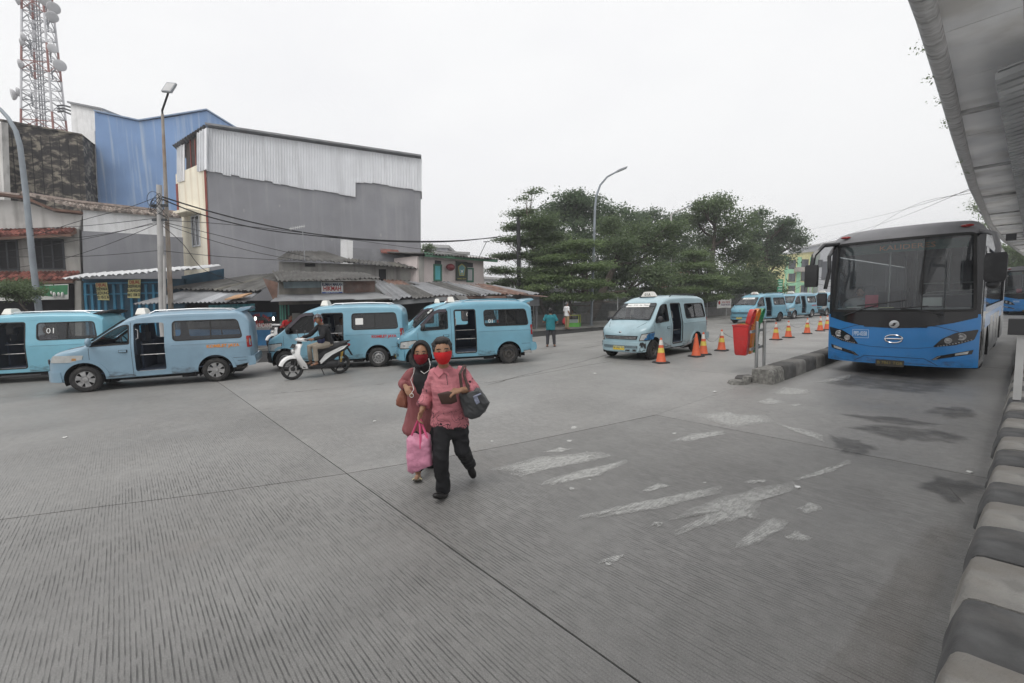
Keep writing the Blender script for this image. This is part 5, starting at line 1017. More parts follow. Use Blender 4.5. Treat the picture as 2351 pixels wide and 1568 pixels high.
# ---------------------------------------------------------------- overhead cables
def cable(label, pts, r, grp='overhead cables'):
    P = [at(*p) for p in pts]; Q = []
    for i in range(len(P) - 1):
        p0 = P[max(i - 1, 0)]; p1 = P[i]; p2 = P[i + 1]; p3 = P[min(i + 2, len(P) - 1)]
        for k in range(6): t_ = k / 6; Q.append(.5 * ((2 * p1) + (p2 - p0) * t_ + (2 * p0 - 5 * p1 + 4 * p2 - p3) * t_ ** 2 + (-p0 + 3 * p1 - 3 * p2 + p3) * t_ ** 3))
    Q.append(P[-1]); mb = MB(); mb.tube(Q, r, 5); o = mb.build('overhead_cable', mat('cable_black', (.02, .02, .022), .7, var=0), None, True); mesh_origin(o, P[0]); tag(o, label, 'cable', grp)
LB = 'thick black cable sagging from the concrete pole across the tall grey wall to the trees'; LT = 'thin black wire strung from the concrete pole across the tall grey wall'; LL = 'thin black wire running from the concrete pole over the old tiled house front'; LS = 'thin wire crossing the open sky above the bus'
cable(LB, [(366, 450, 20.2), (480, 485, 22), (600, 515, 24), (720, 537, 26), (850, 550, 28), (968, 554, 29.5), (1060, 552, 31), (1140, 545, 32)], .035); cable(LB, [(366, 455, 20.2), (470, 495, 22), (600, 526, 24), (720, 541, 26), (850, 552, 28), (968, 556, 29.5), (1060, 553, 31), (1150, 543, 32)], .030)
for q in ([(366, 505, 20.2), (520, 515, 22), (700, 535, 25), (900, 563, 28), (1110, 590, 30)], [(366, 508, 20.2), (500, 540, 22), (620, 570, 23), (710, 590, 24)], [(366, 510, 20.2), (480, 550, 22), (600, 582, 23), (705, 600, 24)], [(366, 575, 20.2), (520, 590, 22), (700, 600, 24)], [(366, 512, 20.2), (420, 560, 20.5), (470, 620, 21.5), (560, 650, 22.0)]): cable(LT, q, .014)
for q in ([(366, 450, 20.2), (290, 478, 20), (190, 505, 19.8), (80, 540, 19.6), (0, 560, 19.5), (-60, 575, 19)], [(366, 508, 20.2), (260, 535, 20), (130, 560, 19.7), (0, 578, 19.5), (-60, 585, 19)], [(366, 512, 20.2), (250, 560, 20), (130, 598, 19.8), (0, 620, 19.5), (-60, 628, 19)], [(366, 500, 20.2), (200, 518, 20), (72, 524, 19.6), (-60, 530, 19)], [(366, 575, 20.2), (200, 588, 20), (0, 590, 19.5), (-60, 592, 19)], [(74, 525, 19.6), (180, 545, 19.8), (366, 512, 20.2)]): cable(LL, q, .012)
for q in ([(1850, 528, 80), (2000, 500, 60), (2238, 434, 22)], [(1880, 560, 80), (2050, 505, 50), (2240, 428, 20)], [(1870, 612, 80), (2060, 490, 50), (2245, 440, 22)]): cable(LS, q, .012)
for q in ([(1700, 640, 58), (1800, 652, 58), (1860, 640, 58), (1930, 650, 60)], [(1860, 628, 58), (1900, 640, 58), (1960, 632, 58)], [(1820, 668, 58), (1860, 650, 58), (1920, 662, 60)]): cable('drooping service wire on the cable-cluttered pole before the yellow and green building', q, .02)
cl_ = thing('cable_coil', 'untidy loops of black cable bunched on the concrete utility pole', 'cable'); 
for k in range(6): mb = MB(); c = at(352 + k * 3, 458 + k * 5, 20.1); q = [c + RT * (.28 * math.cos(a) * (1 + .2 * k / 6)) + Vector((0, 0, .35 * math.sin(a + k))) for a in [i * math.pi / 6 for i in range(12)]]; mb.tube(q, .012, 4); mb.build('cable_loop', MATS['cable_black'], cl_)
rel(cl_, at(366, 470, 20.1))
# ---------------------------------------------------------------- minibuses
def paint(name, col, dirt=0.3): return mat(name, col, 0.34, 0.0, var=0.09, vs_=1.8, dirt=dirt, ds=1.6, dcol=tuple(c * 0.62 + 0.02 for c in col), coat=0.6, dth=0.52)

M_GRIME = mark_mat('road_grime', (.11, .10, .09), .9, -.10, .25, 5, (1.2, 1.2, 3), .62)
def interp(t, x):
    if x <= t[0][0]: return t[0][1]
    for (a, b), (c, d) in zip(t, t[1:]):
        if x <= c:
            k = (x - a) / (c - a); return b + (d - b) * k
    return t[-1][1]
class Shape:
    def __init__(s, xr, xf, zt, zb, W, Wroof, nose=0.42, tail=0.22, belt=1.0, zroof=1.72, rr=0.17, nn=2.6):
        s.__dict__.update(xr=xr, xf=xf, zt_=zt, zb_=zb, W=W, Wr=Wroof, nose=nose, tail=tail, belt=belt, zr=zroof, rr=rr, nn=nn)
    def zt(s, x): return interp(s.zt_, x)
    def zb(s, x): return interp(s.zb_, x)
    def plan(s, x):
        k = 1.0
        a = (x - (s.xf - s.nose)) / s.nose
        if a > 0: k = max(0.0, 1 - min(a, 1) ** s.nn) ** (1 / s.nn)
        b = ((s.xr + s.tail) - x) / s.tail
        if b > 0: k = max(0.0, 1 - min(b, 1) ** 4) ** 0.25
        return k
    def hw(s, x, z):
        if z < s.belt: w = s.W - 0.05 * max(0, (s.belt - z) / s.belt) ** 1.6
        else: w = s.W - (s.W - s.Wr) * (z - s.belt) / (s.zr - s.belt)
        return w * s.plan(x)
    def topz(s, x, y):
        zt = s.zt(x); zs = zt - s.rr; E = max(1e-4, s.hw(x, zs)); k = min(1, abs(y) / E)
        return zs + s.rr * (1 - k ** 3.2) ** (1 / 3.2)
    def ring(s, x, ins=0.0, zi=0.0, zbi=0.0):
        zt = s.zt(x) - zi; zb = s.zb(x) + zbi; r = s.rr; zs = max(zt - r, zb + 0.05)
        half = []
        E0 = max(0.002, s.hw(x, zb) - ins)
        half += [(0, zb), (E0 * 0.5, zb), (E0 * 0.93, zb)]
        for i in range(17):
            z = zb + 0.02 + (zs - zb - 0.02) * i / 16; half.append((max(0.002, s.hw(x, z) - ins), z))
        E = half[-1][0]
        for i in range(1, 10):
            t = i / 10 * math.pi / 2; half.append((E * math.cos(t) ** (2 / 3.2), zs + (zt - zs) * math.sin(t) ** (2 / 3.2)))
        half.append((0, zt))
        return [(x, y, z) for y, z in half] + [(x, -y, z) for y, z in half[-2:0:-1]]
    def solid(s, name, m, xs, ins=0, zi=0, zbi=0):
        mb = MB(); mb.loft([s.ring(x, ins, zi, zbi) for x in xs]); me = mb.mesh(name, m, True, 40); fixn(me); return me
    def side(s, sgn=1):                     # (x, z) on the flank
        def f(x, z, off):
            y = s.hw(x, z); return Vector((x, sgn * (y + off), z))
        return f
    def front(s):                           # (t, z) round the nose, t in -1..1, 0 = middle
        def f(t, z, off):
            a = abs(t); sg = 1 if t >= 0 else -1; w = s.hw(s.xr + 1.2, z)
            if a > 1: x = s.xf - s.nose - (a - 1) * 0.6; y = w; nx, ny = 0, 1
            else:
                th = (1 - a) * math.pi / 2; ex = 2 / s.nn
                x = s.xf - s.nose + s.nose * math.sin(th) ** ex; y = w * math.cos(th) ** ex
                nx = (max(0, (x - s.xf + s.nose)) / s.nose) ** (s.nn - 1) / s.nose; ny = (y / w) ** (s.nn - 1) / w
            q = math.hypot(nx, ny) or 1
            return Vector((x + nx / q * off, sg * (y + ny / q * off), z))
        return f
    def top(s, off0=0.0):                   # (y, x) on bonnet / windscreen / roof
        def f(y, x, off): return Vector((x + off * 0.5, y, s.topz(x, y) + off * 0.8))
        return f
def yprism(poly, y0, y1, m):
    mb = MB(); mb.prism([(x, y0, z) for x, z in poly], (0, y1 - y0, 0)); return mb.mesh('cut', m)

def wheel_parts(root, x, y, rad, style, wid=0.17):
    sg = 1 if y > 0 else -1; P = []
    mb = MB(); r = rad
    mb.lathe([(r * .60, -wid / 2), (r * .93, -wid / 2), (r * .985, -wid * .36), (r, -wid * .2), (r, wid * .2), (r * .985, wid * .36), (r * .93, wid / 2), (r * .72, wid / 2 + .008), (r * .60, wid / 2 - .012), (r * .58, 0)], (x, y, rad), 28, 'y', cap=False)
    w = mb.build('wheel', M_TYRE, root, True, 50)
    mb = MB(); o = wid / 2 * sg
    def disc(pr): mb.lathe([(a, b * sg) for a, b in pr], (x, y, rad), 24, 'y', cap=False)
    disc([(r * .62, wid / 2 - .01), (r * .57, wid / 2 - .005), (r * .54, wid / 2 - .045), (r * .50, wid / 2 - .055)])
    if style == 'steel':
        disc([(r * .50, wid / 2 - .055), (r * .36, wid / 2 - .03), (r * .24, wid / 2 - .028), (r * .20, wid / 2 - .06), (r * .1, wid / 2 - .06), (r * .09, wid / 2 - .03), (0.001, wid / 2 - .028)])
        rim = mb.build('rim', M_STEEL, w, True, 40)
        mb = MB()
        for k in range(10):
            a = 2 * math.pi * k / 10; c = (x + r * .43 * math.cos(a), y + (wid / 2 - .038) * sg, rad + r * .43 * math.sin(a)); mb.ell(c, (r * .055, .012, r * .04), 8, 5)
        for k in range(5):
            a = 2 * math.pi * k / 5; c = (x + r * .15 * math.cos(a), y + (wid / 2 - .055) * sg, rad + r * .15 * math.sin(a)); mb.ell(c, (.012, .014, .012), 6, 4)
        mb.build('vent_hole', M_WELL, w)
    elif style == 'dark':
        disc([(r * .50, wid / 2 - .055), (r * .36, wid / 2 - .03), (r * .24, wid / 2 - .028), (r * .20, wid / 2 - .06), (r * .1, wid / 2 - .06), (r * .09, wid / 2 - .03), (0.001, wid / 2 - .028)])
        mb.build('rim', mat('dark_steel_rim', (0.07, 0.065, 0.06), 0.6, 0.3, var=0.3, vs_=10), w, True, 40)
    else:
        disc([(r * .50, wid / 2 - .055), (0.001, wid / 2 - .055)]); mb.build('rim_back', M_WELL, w, True)
        mb = MB()
        for k in range(6):
            a = 2 * math.pi * (k + .25) / 6; d = Vector((math.cos(a), 0, math.sin(a))); q = Vector((-math.sin(a), 0, math.cos(a))); c = Vector((x, y + (wid / 2 - .02) * sg, rad))
            for_ = [(r * .08, .055), (r * .34, .040), (r * .58, .062)]
            L = [c + d * h + q * ww for h, ww in for_]; Rr = [c + d * h - q * ww for h, ww in reversed(for_)]
            mb.prism(L + Rr, (0, .02 * sg, 0))
        mb.lathe([(r * .56, (wid / 2 - .02) * sg), (r * .61, (wid / 2 + .004) * sg), (r * .64, (wid / 2 - .02) * sg)], (x, y, rad), 28, 'y', cap=False)
        mb.lathe([(r * .20, (wid / 2 - .02) * sg), (r * .18, (wid / 2 + .016) * sg), (r * .06, (wid / 2 + .022) * sg), (.001, (wid / 2 + .02) * sg)], (x, y, rad), 16, 'y', cap=False)
        mb.build('hubcap', M_STEEL, w, True, 40, fix=True)
    return w
def bench(root, x0, x1, y0, y1, z=0.62, back=None):
    mb = MB(); mb.box((x0, y0, z - .14), (x1, y1, z)); mb.build('bench', M_VINYL, root)

def make_van(kind, pnt, label, group, opts):
    t = thing('minibus', label, 'minibus', group=group)
    if kind == 'A':
        wb, rad, wid = 2.65, 0.30, 0.165
        sh = Shape(-0.80, 3.26, [(-0.80, 1.55), (-0.74, 1.76), (-0.62, 1.86), (-0.40, 1.905), (0.5, 1.93), (1.3, 1.92), (1.7, 1.885), (2.0, 1.79), (2.12, 1.735), (2.78, 1.17), (2.84, 1.13), (3.0, 1.05), (3.12, 0.97), (3.20, 0.88), (3.26, 0.78)],
                   [(-0.80, 0.42), (-0.5, 0.36), (0.6, 0.27), (2.2, 0.27), (2.9, 0.24), (3.26, 0.24)], 0.835, 0.70, nose=0.50, tail=0.16, nn=2.9)
        wins = [rpoly([(-0.62, 1.16), (0.72, 1.16), (0.72, 1.63), (-0.55, 1.63)], 0.09)]
        door = rpoly([(0.98, 0.40), (1.60, 0.40), (1.60, 1.66), (0.98, 1.66)], 0.06)
        fwin = rpoly([(1.80, 1.13), (2.60, 1.10), (2.52, 1.26), (2.16, 1.60), (2.02, 1.645), (1.80, 1.645)], [.06, .09, .05, .10, .05, .03])
        ws = (2.17, 2.74); seams = [1.70, 2.66]
    else:
        wb, rad, wid = 2.62, 0.31, 0.18
        sh = Shape(-0.86, 3.42, [(-0.86, 1.40), (-0.80, 1.62), (-0.70, 1.80), (-0.55, 1.87), (0.5, 1.885), (1.2, 1.86), (1.6, 1.80), (1.78, 1.74), (2.55, 1.16), (2.62, 1.12), (2.9, 1.06), (3.15, 0.98), (3.30, 0.88), (3.42, 0.72)],
                   [(-0.86, 0.46), (-0.5, 0.38), (0.5, 0.28), (2.2, 0.27), (2.9, 0.25), (3.42, 0.27)], 0.84, 0.69, nose=0.60, tail=0.16, nn=2.7, zroof=1.70)
        wins = [rpoly([(-0.64, 1.12), (0.86, 1.12), (0.86, 1.60), (-0.54, 1.60)], 0.09)]
        door = rpoly([(1.02, 0.40), (1.66, 0.40), (1.66, 1.60), (1.02, 1.60)], 0.08)
        fwin = rpoly([(1.74, 1.10), (2.50, 1.08), (2.46, 1.13), (2.05, 1.44), (1.86, 1.54), (1.74, 1.55)], [.03, .04, .03, .14, .05, .03])
        ws = (1.86, 2.50); seams = [1.70, 2.50]
    xs = [sh.xr + 0.001, sh.xr + .02, sh.xr + .06, sh.xr + .12]; x = sh.xr + .2
    while x < sh.xf - sh.nose: xs.append(x); x += 0.11
    for k in range(0, 14): xs.append(sh.xf - sh.nose + sh.nose * math.sin(k / 14 * math.pi / 2) ** (2 / sh.nn))
    xs += [sh.xf - 0.004, sh.xf - 0.0008]
    xs = sorted(set(round(q, 4) for q in xs))
    body = sh.solid('body', [pnt], xs)
    xi = [q for q in xs if sh.xr + .07 < q < ws[1] + 0.06]
    cav = sh.solid('cut', [M_INT], xi, 0.05, 0.045, 0.14)
    cuts = [cav]
    for w in wins: cuts.append(yprism(w, 0.3, 1.2, M_SEAL)); cuts.append(yprism(w, -1.2, -0.3, M_SEAL))
    cuts.append(yprism(door, 0.3, 1.2, pnt)); cuts.append(yprism(rpoly([(door[0][0] + .02, 1.16), (1.60, 1.16), (1.60, 1.60), (1.0, 1.60)], .08), -1.2, -0.3, M_SEAL))
    cuts.append(yprism(fwin, 0.2, 1.2, M_SEAL)); cuts.append(yprism(fwin, -1.2, -0.2, M_SEAL))
    # windscreen and rear window
    x0, x1 = ws; wso = rpoly([(-.70, x1), (.70, x1), (.60, x0), (-.60, x0)], 0.07)
    def wsmap(y, xx, off):
        z = interp([(x0, sh.zt(x0)), (x1, sh.zt(x1))], xx); nx, nz = (sh.zt(x0) - sh.zt(x1)), (x1 - x0); q = math.hypot(nx, nz); return Vector((xx + nx / q * off, y, z + nz / q * off))
    mb = MB(); a = [wsmap(y, xx, 0.25) for y, xx in wso]; nrm = wsmap(0, x0, 1) - wsmap(0, x0, 0); mb.prism(a, nrm * -0.42); cuts.append(mb.mesh('cut', M_SEAL))
    for xa in (0, wb):
        for sg in (1, -1):
            mb = MB(); mb.lathe([(rad + 0.075, 0), (rad + 0.075, 0.62)], (xa, 0.48 if sg > 0 else -1.10, rad + 0.01), 32, 'y'); cuts.append(mb.mesh('cut', M_WELL))
    bm_ = boolean(body, cuts, 'body')
    bm_.polygons.foreach_set('use_smooth', [True] * len(bm_.polygons)); bm_.set_sharp_from_angle(angle=R(32))
    link('body', bm_, t)
    S1, S2, FR, TP = sh.side(1), sh.side(-1), sh.front(), sh.top()
    # wheel housings
    for xa in (0, wb):
        for sg in (1, -1):
            mb = MB(); n = 18; ring0 = []; ring1 = []
            for k in range(n + 1):
                a = math.pi * (-0.12 + 1.24 * k / n); q = rad + .078; ring0.append((xa + q * math.cos(a), sg * .80, rad + .01 + q * math.sin(a))); ring1.append((xa + q * math.cos(a), sg * .44, rad + .01 + q * math.sin(a)))
            mb.loft([ring0, ring1], cap=False, closed=False); mb.add(ring1, [tuple(range(n + 1))]); mb.build('wheel_arch', M_WELL, t)
            # raised arch lip
    def lip(xa, fn):
        pts = []
        for k in range(15):
            a = math.pi * (0.02 + 0.96 * k / 14); q = rad + .115; pts.append((xa + q * math.cos(a), rad + .01 + q * math.sin(a)))
        return strip(pts, 0.075, fn, 0.014, closed=False)
    for xa in (0, wb): lip(xa, S1).build('arch_flare', pnt, t, True, 60)
    for xa in (0, wb):
        for sg in (1, -1): wheel_parts(t, xa, sg * 0.72, rad, opts.get('wheel', 'steel'), wid)
    # glass with seals
    for w in wins:
        for fn in (S1, S2):
            g = patch(w, fn, -0.02, 0, 0.2).build('window', opts.get('glass', M_GLS), t); strip(w, 0.028, fn, 0.007).build('seal', M_SEAL, g)
            xm = (w[0][0] + 0.72) / 2 + 0.05; strip([(0.06, 1.14), (0.06, 1.62)], 0.03, fn, 0.0, closed=False).build('divider', M_SEAL, g)
    g = patch(fwin, S2, -0.02, 0, .2).build('window', M_GLS, t)
    if not opts.get('open_front'): g = patch(fwin, S1, -0.02, 0, .2).build('window', opts.get('fglass', M_GLS), t)
    strip(fwin, 0.028, S1, 0.007).build('seal', M_SEAL, t)
    if opts.get('visor', True) and kind == 'A':
        strip([(2.56, 1.24), (2.18, 1.60), (2.02, 1.655), (1.82, 1.655)], 0.09, S1, 0.035, closed=False).build('rain_visor', mat('smoked_visor', (0.06, 0.05, 0.06), 0.25, var=0), t)
    g = patch(wso, wsmap, -0.01, 0, .3).build('windscreen', M_WSH, t); strip(wso, 0.035, wsmap, 0.008).build('seal', M_SEAL, g)
    patch(rpoly([(-.64, x0 + .12), (.64, x0 + .12), (.60, x0 + .005), (-.60, x0 + .005)], .03), wsmap, 0.004, 0, .4).build('sun_strip', mat('windscreen_band', (0.04, 0.045, 0.05), 0.3, var=0), g)
    for yy in (0.34, -0.22):
        mb = MB(); mb.tube([wsmap(yy, x1 + .03, .03), wsmap(yy - .25, x1 - .05, .025), wsmap(yy - .52, x1 - .035, .025)], .009, 5); mb.build('wiper', M_BLK, t)
    # door frame, seams, handle
    strip(door, 0.03, S1, 0.004).build('door_frame', M_SEAL if kind == 'A' else pnt, t)
    for x in seams:
        zt = min(1.70, sh.zt(x) - .14); strip([(x, 0.33 if x < 2 else .76), (x, 1.0), (x, zt if x < 2 else 1.05)], 0.008, S1, 0.0015, closed=False).build('panel_seam', M_SEAL, t)
    strip([(seams[0], .34), (wb - rad - .13, .34)], 0.008, S1, 0.0015, closed=False).build('panel_seam', M_SEAL, t)
    strip([(-0.7, 0.60), (-0.40, .60)], 0.008, S1, 0.0015, closed=False).build('panel_seam', M_SEAL, t)
    strip([(-0.66, 1.70), (0.6, 1.715), (1.6, 1.70)], 0.012, S1, 0.003, closed=False).build('drip_rail', pnt, t)
    strip([(-0.70, 1.02), (0.9, 1.02)], 0.02, S1, 0.008, closed=False).build('belt_crease', pnt, t)
    mb = MB(); c = S1(1.86, 0.93, 0.02); mb.box((c.x - .07, c.y - .02, c.z - .022), (c.x + .07, c.y + .012, c.z + .022)); mb.build('door_handle', pnt if opts.get('body_handle', True) else M_BLK, t)
    mb = MB(); c = S1(1.86, 0.93, 0.004); mb.box((c.x - .085, c.y - .02, c.z - .035), (c.x + .085, c.y + .002, c.z + .03)); mb.build('handle_recess', M_SEAL, t)
    mb = MB(); p = [S1(1.61, z, -.02) for z in (1.2, 1.22, 1.42, 1.44)]; mb.tube([p[0], p[1] + Vector((-.05, .02, 0)), p[2] + Vector((-.05, .02, 0)), p[3]], .012, 6); mb.build('grab_rail', M_STEEL, t)
    # mirrors
    for sg in (1, -1):
        q = (2.50, 1.18) if kind == 'A' else (2.46, 1.16); c = sh.side(sg)(q[0], q[1], 0.09); mb = MB(); mb.ell((c.x, c.y + sg * .03, c.z + .02), (.055, .10, .105), 12, 8); mb.tube([(c.x, c.y, c.z - .04), (c.x + .03, sg * (abs(c.y) - .14), c.z - .07)], .022, 6)
        mb.build('door_mirror', opts.get('mirror', M_BLK), t, True, 60)
    # roof: route lamp, rails, spoiler
    zl = sh.zt(1.62); mb = MB(); w_ = opts.get('lampw', .24)
    mb.loft([[(1.62 + a * s, b * s * w_ / .24, zl + h) for a, b in ((-.11, -.24), (.11, -.24), (.11, .24), (-.11, .24))] for s, h in ((1, -.02), (.96, .02), (.66, .15), (.45, .165))]); lamp = mb.build('route_lamp', mat('lamp_white_plastic', (0.66, 0.65, 0.60), 0.4, var=0.1), t)
    mb = MB(); mb.box((1.48, -w_ - .03, zl - .02), (1.76, w_ + .03, zl + .004)); mb.build('lamp_base', M_BLK, lamp)
    if opts.get('lamp_text'):
        text('lamp_number', opts['lamp_text'][0], 0.13, opts['lamp_text'][1], lamp, (1.62 + .098, 0, zl + .065), (0, 1, 0), (-.22, 0, 1), 0.002)
    for sg in (1, -1):
        mb = MB(); y = sg * .56; pth = [(1.35, y, sh.topz(1.35, y)), (1.22, y, sh.topz(1.2, y) + .055), (0.3, y, sh.topz(.3, y) + .06), (-0.28, y, sh.topz(-.28, y) + .05), (-0.42, y, sh.topz(-.42, y))]
        mb.tube(pth, .016, 6); mb.build('roof_rail', opts.get('rail', M_SILV), t, True)
    if opts.get('spoiler', True):
        mb = MB(); mb.loft([[(-0.46, y, sh.topz(-.46, y) - .01), (-0.60, y, sh.topz(-.5, y) + .05), (-0.86, y, sh.topz(-.5, y) + .075), (-0.84, y, sh.topz(-.5, y) + .045), (-0.62, y, sh.topz(-.6, y) - .01)] for y in (-.6, -.3, 0, .3, .6)]); mb.build('spoiler', opts.get('spoilm', pnt), t, True, 50, fix=True)
    # nose
    bcol = opts.get('bumper', pnt)
    if kind == 'A':
        patch(rpoly([(-.72, .27), (.72, .27), (.70, .56), (-.70, .56)], .03), FR, 0.045, 0.06, .09).build('front_bumper', bcol, t, True, 40)
        patch(rpoly([(-.42, .37), (.42, .37), (.42, .45), (-.42, .45)], .02), FR, 0.055, .02, .12).build('air_intake', M_BLK, t)
        for z in (.385, .41, .435): strip([(-.4, z), (-.2, z), (0, z), (.2, z), (.4, z)], .008, FR, .062, closed=False).build('intake_slat', bcol if bcol is not M_BLK else M_STEEL, t)
        gr = patch(rpoly([(-.38, .63), (.38, .63), (.42, .74), (-.42, .74)], .02), FR, 0.012, .03, .1).build('grille', opts.get('grille', M_BLK), t)
        for z in (.66, .70): strip([(-.36, z), (-.18, z), (0, z), (.18, z), (.36, z)], .016, FR, .022, closed=False).build('grille_bar', opts.get('gbar', M_STEEL), gr)
        for sg in (1, -1):
            pl = [(sg * .46, .60), (sg * 1.0, .61), (sg * 1.10, .84), (sg * .54, .79)]
            if sg < 0: pl = pl[::-1]
            h = patch(rpoly(pl, .03), FR, 0.012, .03, .06).build('headlamp', M_LENS, t, True, 50)
            c = FR(sg * .70, .70, -.02); mb = MB(); mb.ell(c, (.045, .05, .05), 10, 7); mb.build('reflector', M_STEEL, h, True); strip(rpoly(pl, .03), .02, FR, .014).build('lamp_rim', M_SEAL, h)
        c = FR(0, .82, .0); mb = MB(); mb.lathe([(.052, 0), (.052, .02), (.03, .028), (.001, .028)], (sh.xf - .05, 0, .82), 16, 'x'); mb.build('badge', M_CHR, t)
        strip([(2.80, .60), (2.82, .9), (2.78, 1.08)], .008, S1, .002, closed=False)
        for sg in (1, -1):
            mb = MB(); mb.tube([TP(sg * .66, 2.80, .002), TP(sg * .60, 2.92, .002), TP(sg * .52, 3.05, .002), TP(sg * .42, 3.16, .0)], .005, 4); mb.build('bonnet_seam', M_SEAL, t)
        c = FR(-.28, .50, .0); 
        mb = MB(); mb.box((sh.xf + .045, -.20, .31), (sh.xf + .058, .20, .425)); pn = mb.build('number_plate', M_PLATE, t)
        if opts.get('plate'): text('plate_text', opts['plate'], .085, M_LETK, pn, (sh.xf + .059, 0, .375), (0, 1, 0), (0, 0, 1), .001)
    else:
        patch(rpoly([(-.85, .28), (.85, .28), (.83, .52), (-.83, .52)], .03), FR, 0.03, 0.05, .09).build('front_bumper', bcol, t, True, 40)
        for sg in (1, -1):
            pl = [(sg * .58, .74), (sg * 1.28, .72), (sg * 1.36, .88), (sg * .70, .90)]
            if sg < 0: pl = pl[::-1]
            h = patch(rpoly(pl, .02), FR, 0.01, .03, .06).build('headlamp', M_LENS, t, True, 50)
            pl = [(sg * 1.0, .77), (sg * 1.14, .765), (sg * 1.14, .82), (sg * 1.02, .825)]
            if sg < 0: pl = pl[::-1]
            patch(rpoly(pl, .01), FR, .014, .01, .06).build('indicator', M_AMB, h)
        gr = patch(rpoly([(-.5, .70), (.5, .70), (.55, .80), (-.55, .80)], .02), FR, 0.01, .03, .1).build('grille', M_BLK, t)
        for sg in (1, -1):
            mb = MB(); mb.tube([TP(sg * .70, 2.62, .002), TP(sg * .64, 2.9, .002), TP(sg * .5, 3.2, .002)], .005, 4); mb.build('bonnet_seam', M_SEAL, t)
        strip([(-0.5, 0.52), (-0.8, 0.52)], 0.01, S1, 0.003, closed=False).build('panel_seam', M_SEAL, t)
        for q in ([(2.32, .36), (2.24, .55), (2.12, .7)],): pass
    # tail lamp and rear bumper on the flank we see
    for fn in (S1, S2):
        tl = patch(rpoly([(sh.xr + .02, .86), (sh.xr + .12, .86), (sh.xr + .13, 1.16), (sh.xr + .03, 1.16)], .02), fn, .008, .03, .1).build('tail_lamp', M_REDL, t)
        patch(rpoly([(sh.xr + .03, 1.00), (sh.xr + .115, 1.0), (sh.xr + .12, 1.07), (sh.xr + .03, 1.07)], .01), fn, .011, .01, .1).build('indicator', M_AMB, tl)
    mb = MB(); mb.loft([[(sh.xr + x, y * .86, z) for x, z in ((.12, .37), (-.04, .39), (-.06, .46), (-.06, .54), (-.03, .62), (.12, .62))] for y in (-.97, -.92, -.5, 0, .5, .92, .97)]); mb.build('rear_bumper', pnt, t, True, 40, fix=True)
    # underbody
    mb = MB(); mb.box((-0.55, -.55, .20), (2.3, .55, .30)); mb.box((0.45, .60, .18), (.75, .74, .27)); mb.build('chassis', M_WELL, t)
    mb = MB(); mb.box((-0.6, -.76, .40), (2.7, .76, .43)); fl = mb.build('floor', M_INT, t)
    # interior
    bench(t, -0.60, 0.95, -.74, -.36, .78); bench(t, -0.60, 0.85, .38, .70, .78)
    mb = MB(); mb.box((-0.6, -.77, .80), (1.62, -.73, 1.12)); mb.build('trim_panel', M_INT, t)
    mb = MB(); mb.box((1.62, -.74, .43), (1.66, .30, 1.12)); mb.build('partition', M_INT, t)
    for y in (-.36, .36):
        mb = MB(); mb.box((1.72, y - .23, .43), (2.20, y + .23, .80)); mb.box((1.66, y - .22, .80), (1.80, y + .22, 1.32)); mb.box((1.67, y - .12, 1.32), (1.77, y + .12, 1.52)); mb.build('front_seat', M_VINYL, t)
    mb = MB(); mb.box((ws[1] - .22, -.74, .70), (ws[1] + .05, .74, 1.06)); mb.build('dashboard', M_BLK, t)
    mb = MB(); q = [(ws[1] - .34 + .06 * math.sin(a) , -.38 + .19 * math.cos(a), 1.08 + .17 * math.sin(a)) for a in [k * math.pi / 8 for k in range(17)]]; mb.tube(q, .014, 6, cap=False); mb.build('steering_wheel', M_BLK, t)
    mb = MB(); mb.tube([(0.98, .66, .80), (1.58, .66, .80)], .012, 6); mb.tube([(0.98, .5, 1.05), (1.58, .5, 1.05)], .010, 6); mb.build('hand_rail', M_STEEL, t)
    mb = MB(); mb.box((1.0, .55, .40), (1.59, .80, .425)); mb.build('step_plate', M_STEEL, t)
    for xa, xb, fn in ((-.72, -.42, S1), (.42, .94, S1), (1.66, 2.22, S1)):       # road grime along the sill
        me = patch([(xa, .30), (xb, .30), (xb, .66), (xa, .66)], fn, .0025, 0, .06).mesh('sill_grime', M_GRIME); a_ = me.attributes.new('edge', 'FLOAT', 'POINT')
        for v in me.vertices: a_.data[v.index].value = .62 - 1.5 * (v.co.z - .30)
        link('sill_grime', me, t)
    if opts.get('letters'):
        m_, body_ = opts['letters']; a = S1(-0.15, .90, .003); b = S1(-0.65, .90, .003); text('side_lettering', body_, .105, m_, t, (-.20, S1(-.20, .93, .004).y, .93), (-1, 0, 0), (0, -.02, 1), .001, 1.05, bold=.005)
    if opts.get('winnum'):
        m_, body_, x_, z_, sz = opts['winnum']; text('window_number', body_, sz, m_, t, (x_, S1(x_, z_, -.012).y, z_), (-1, 0, 0), (0, -.2, 1), .001)
    if opts.get('paper'):
        x_, z_, w_, h_ = opts['paper']; patch([(x_, z_), (x_ + w_, z_), (x_ + w_, z_ + h_), (x_, z_ + h_)], S1, -.012, .002, 1).build('window_paper', M_WHT, t)
    if opts.get('banner'):
        st = patch(rpoly([(-.42, x0 + .145), (.42, x0 + .145), (.40, x0 + .02), (-.40, x0 + .02)], .01), wsmap, .012, .004, .5).build('route_strip', M_WHT, t)
        c = wsmap(0, x0 + .083, .014); nrm = wsmap(0, x0, 1) - wsmap(0, x0, 0); text('route_text', opts['banner'], .085, M_LETK, st, c, (0, 1, 0), Vector((-nrm.z, 0, nrm.x)), .0005, opts.get('bsx', 1.0), shear=.15)
    return t, sh, wb
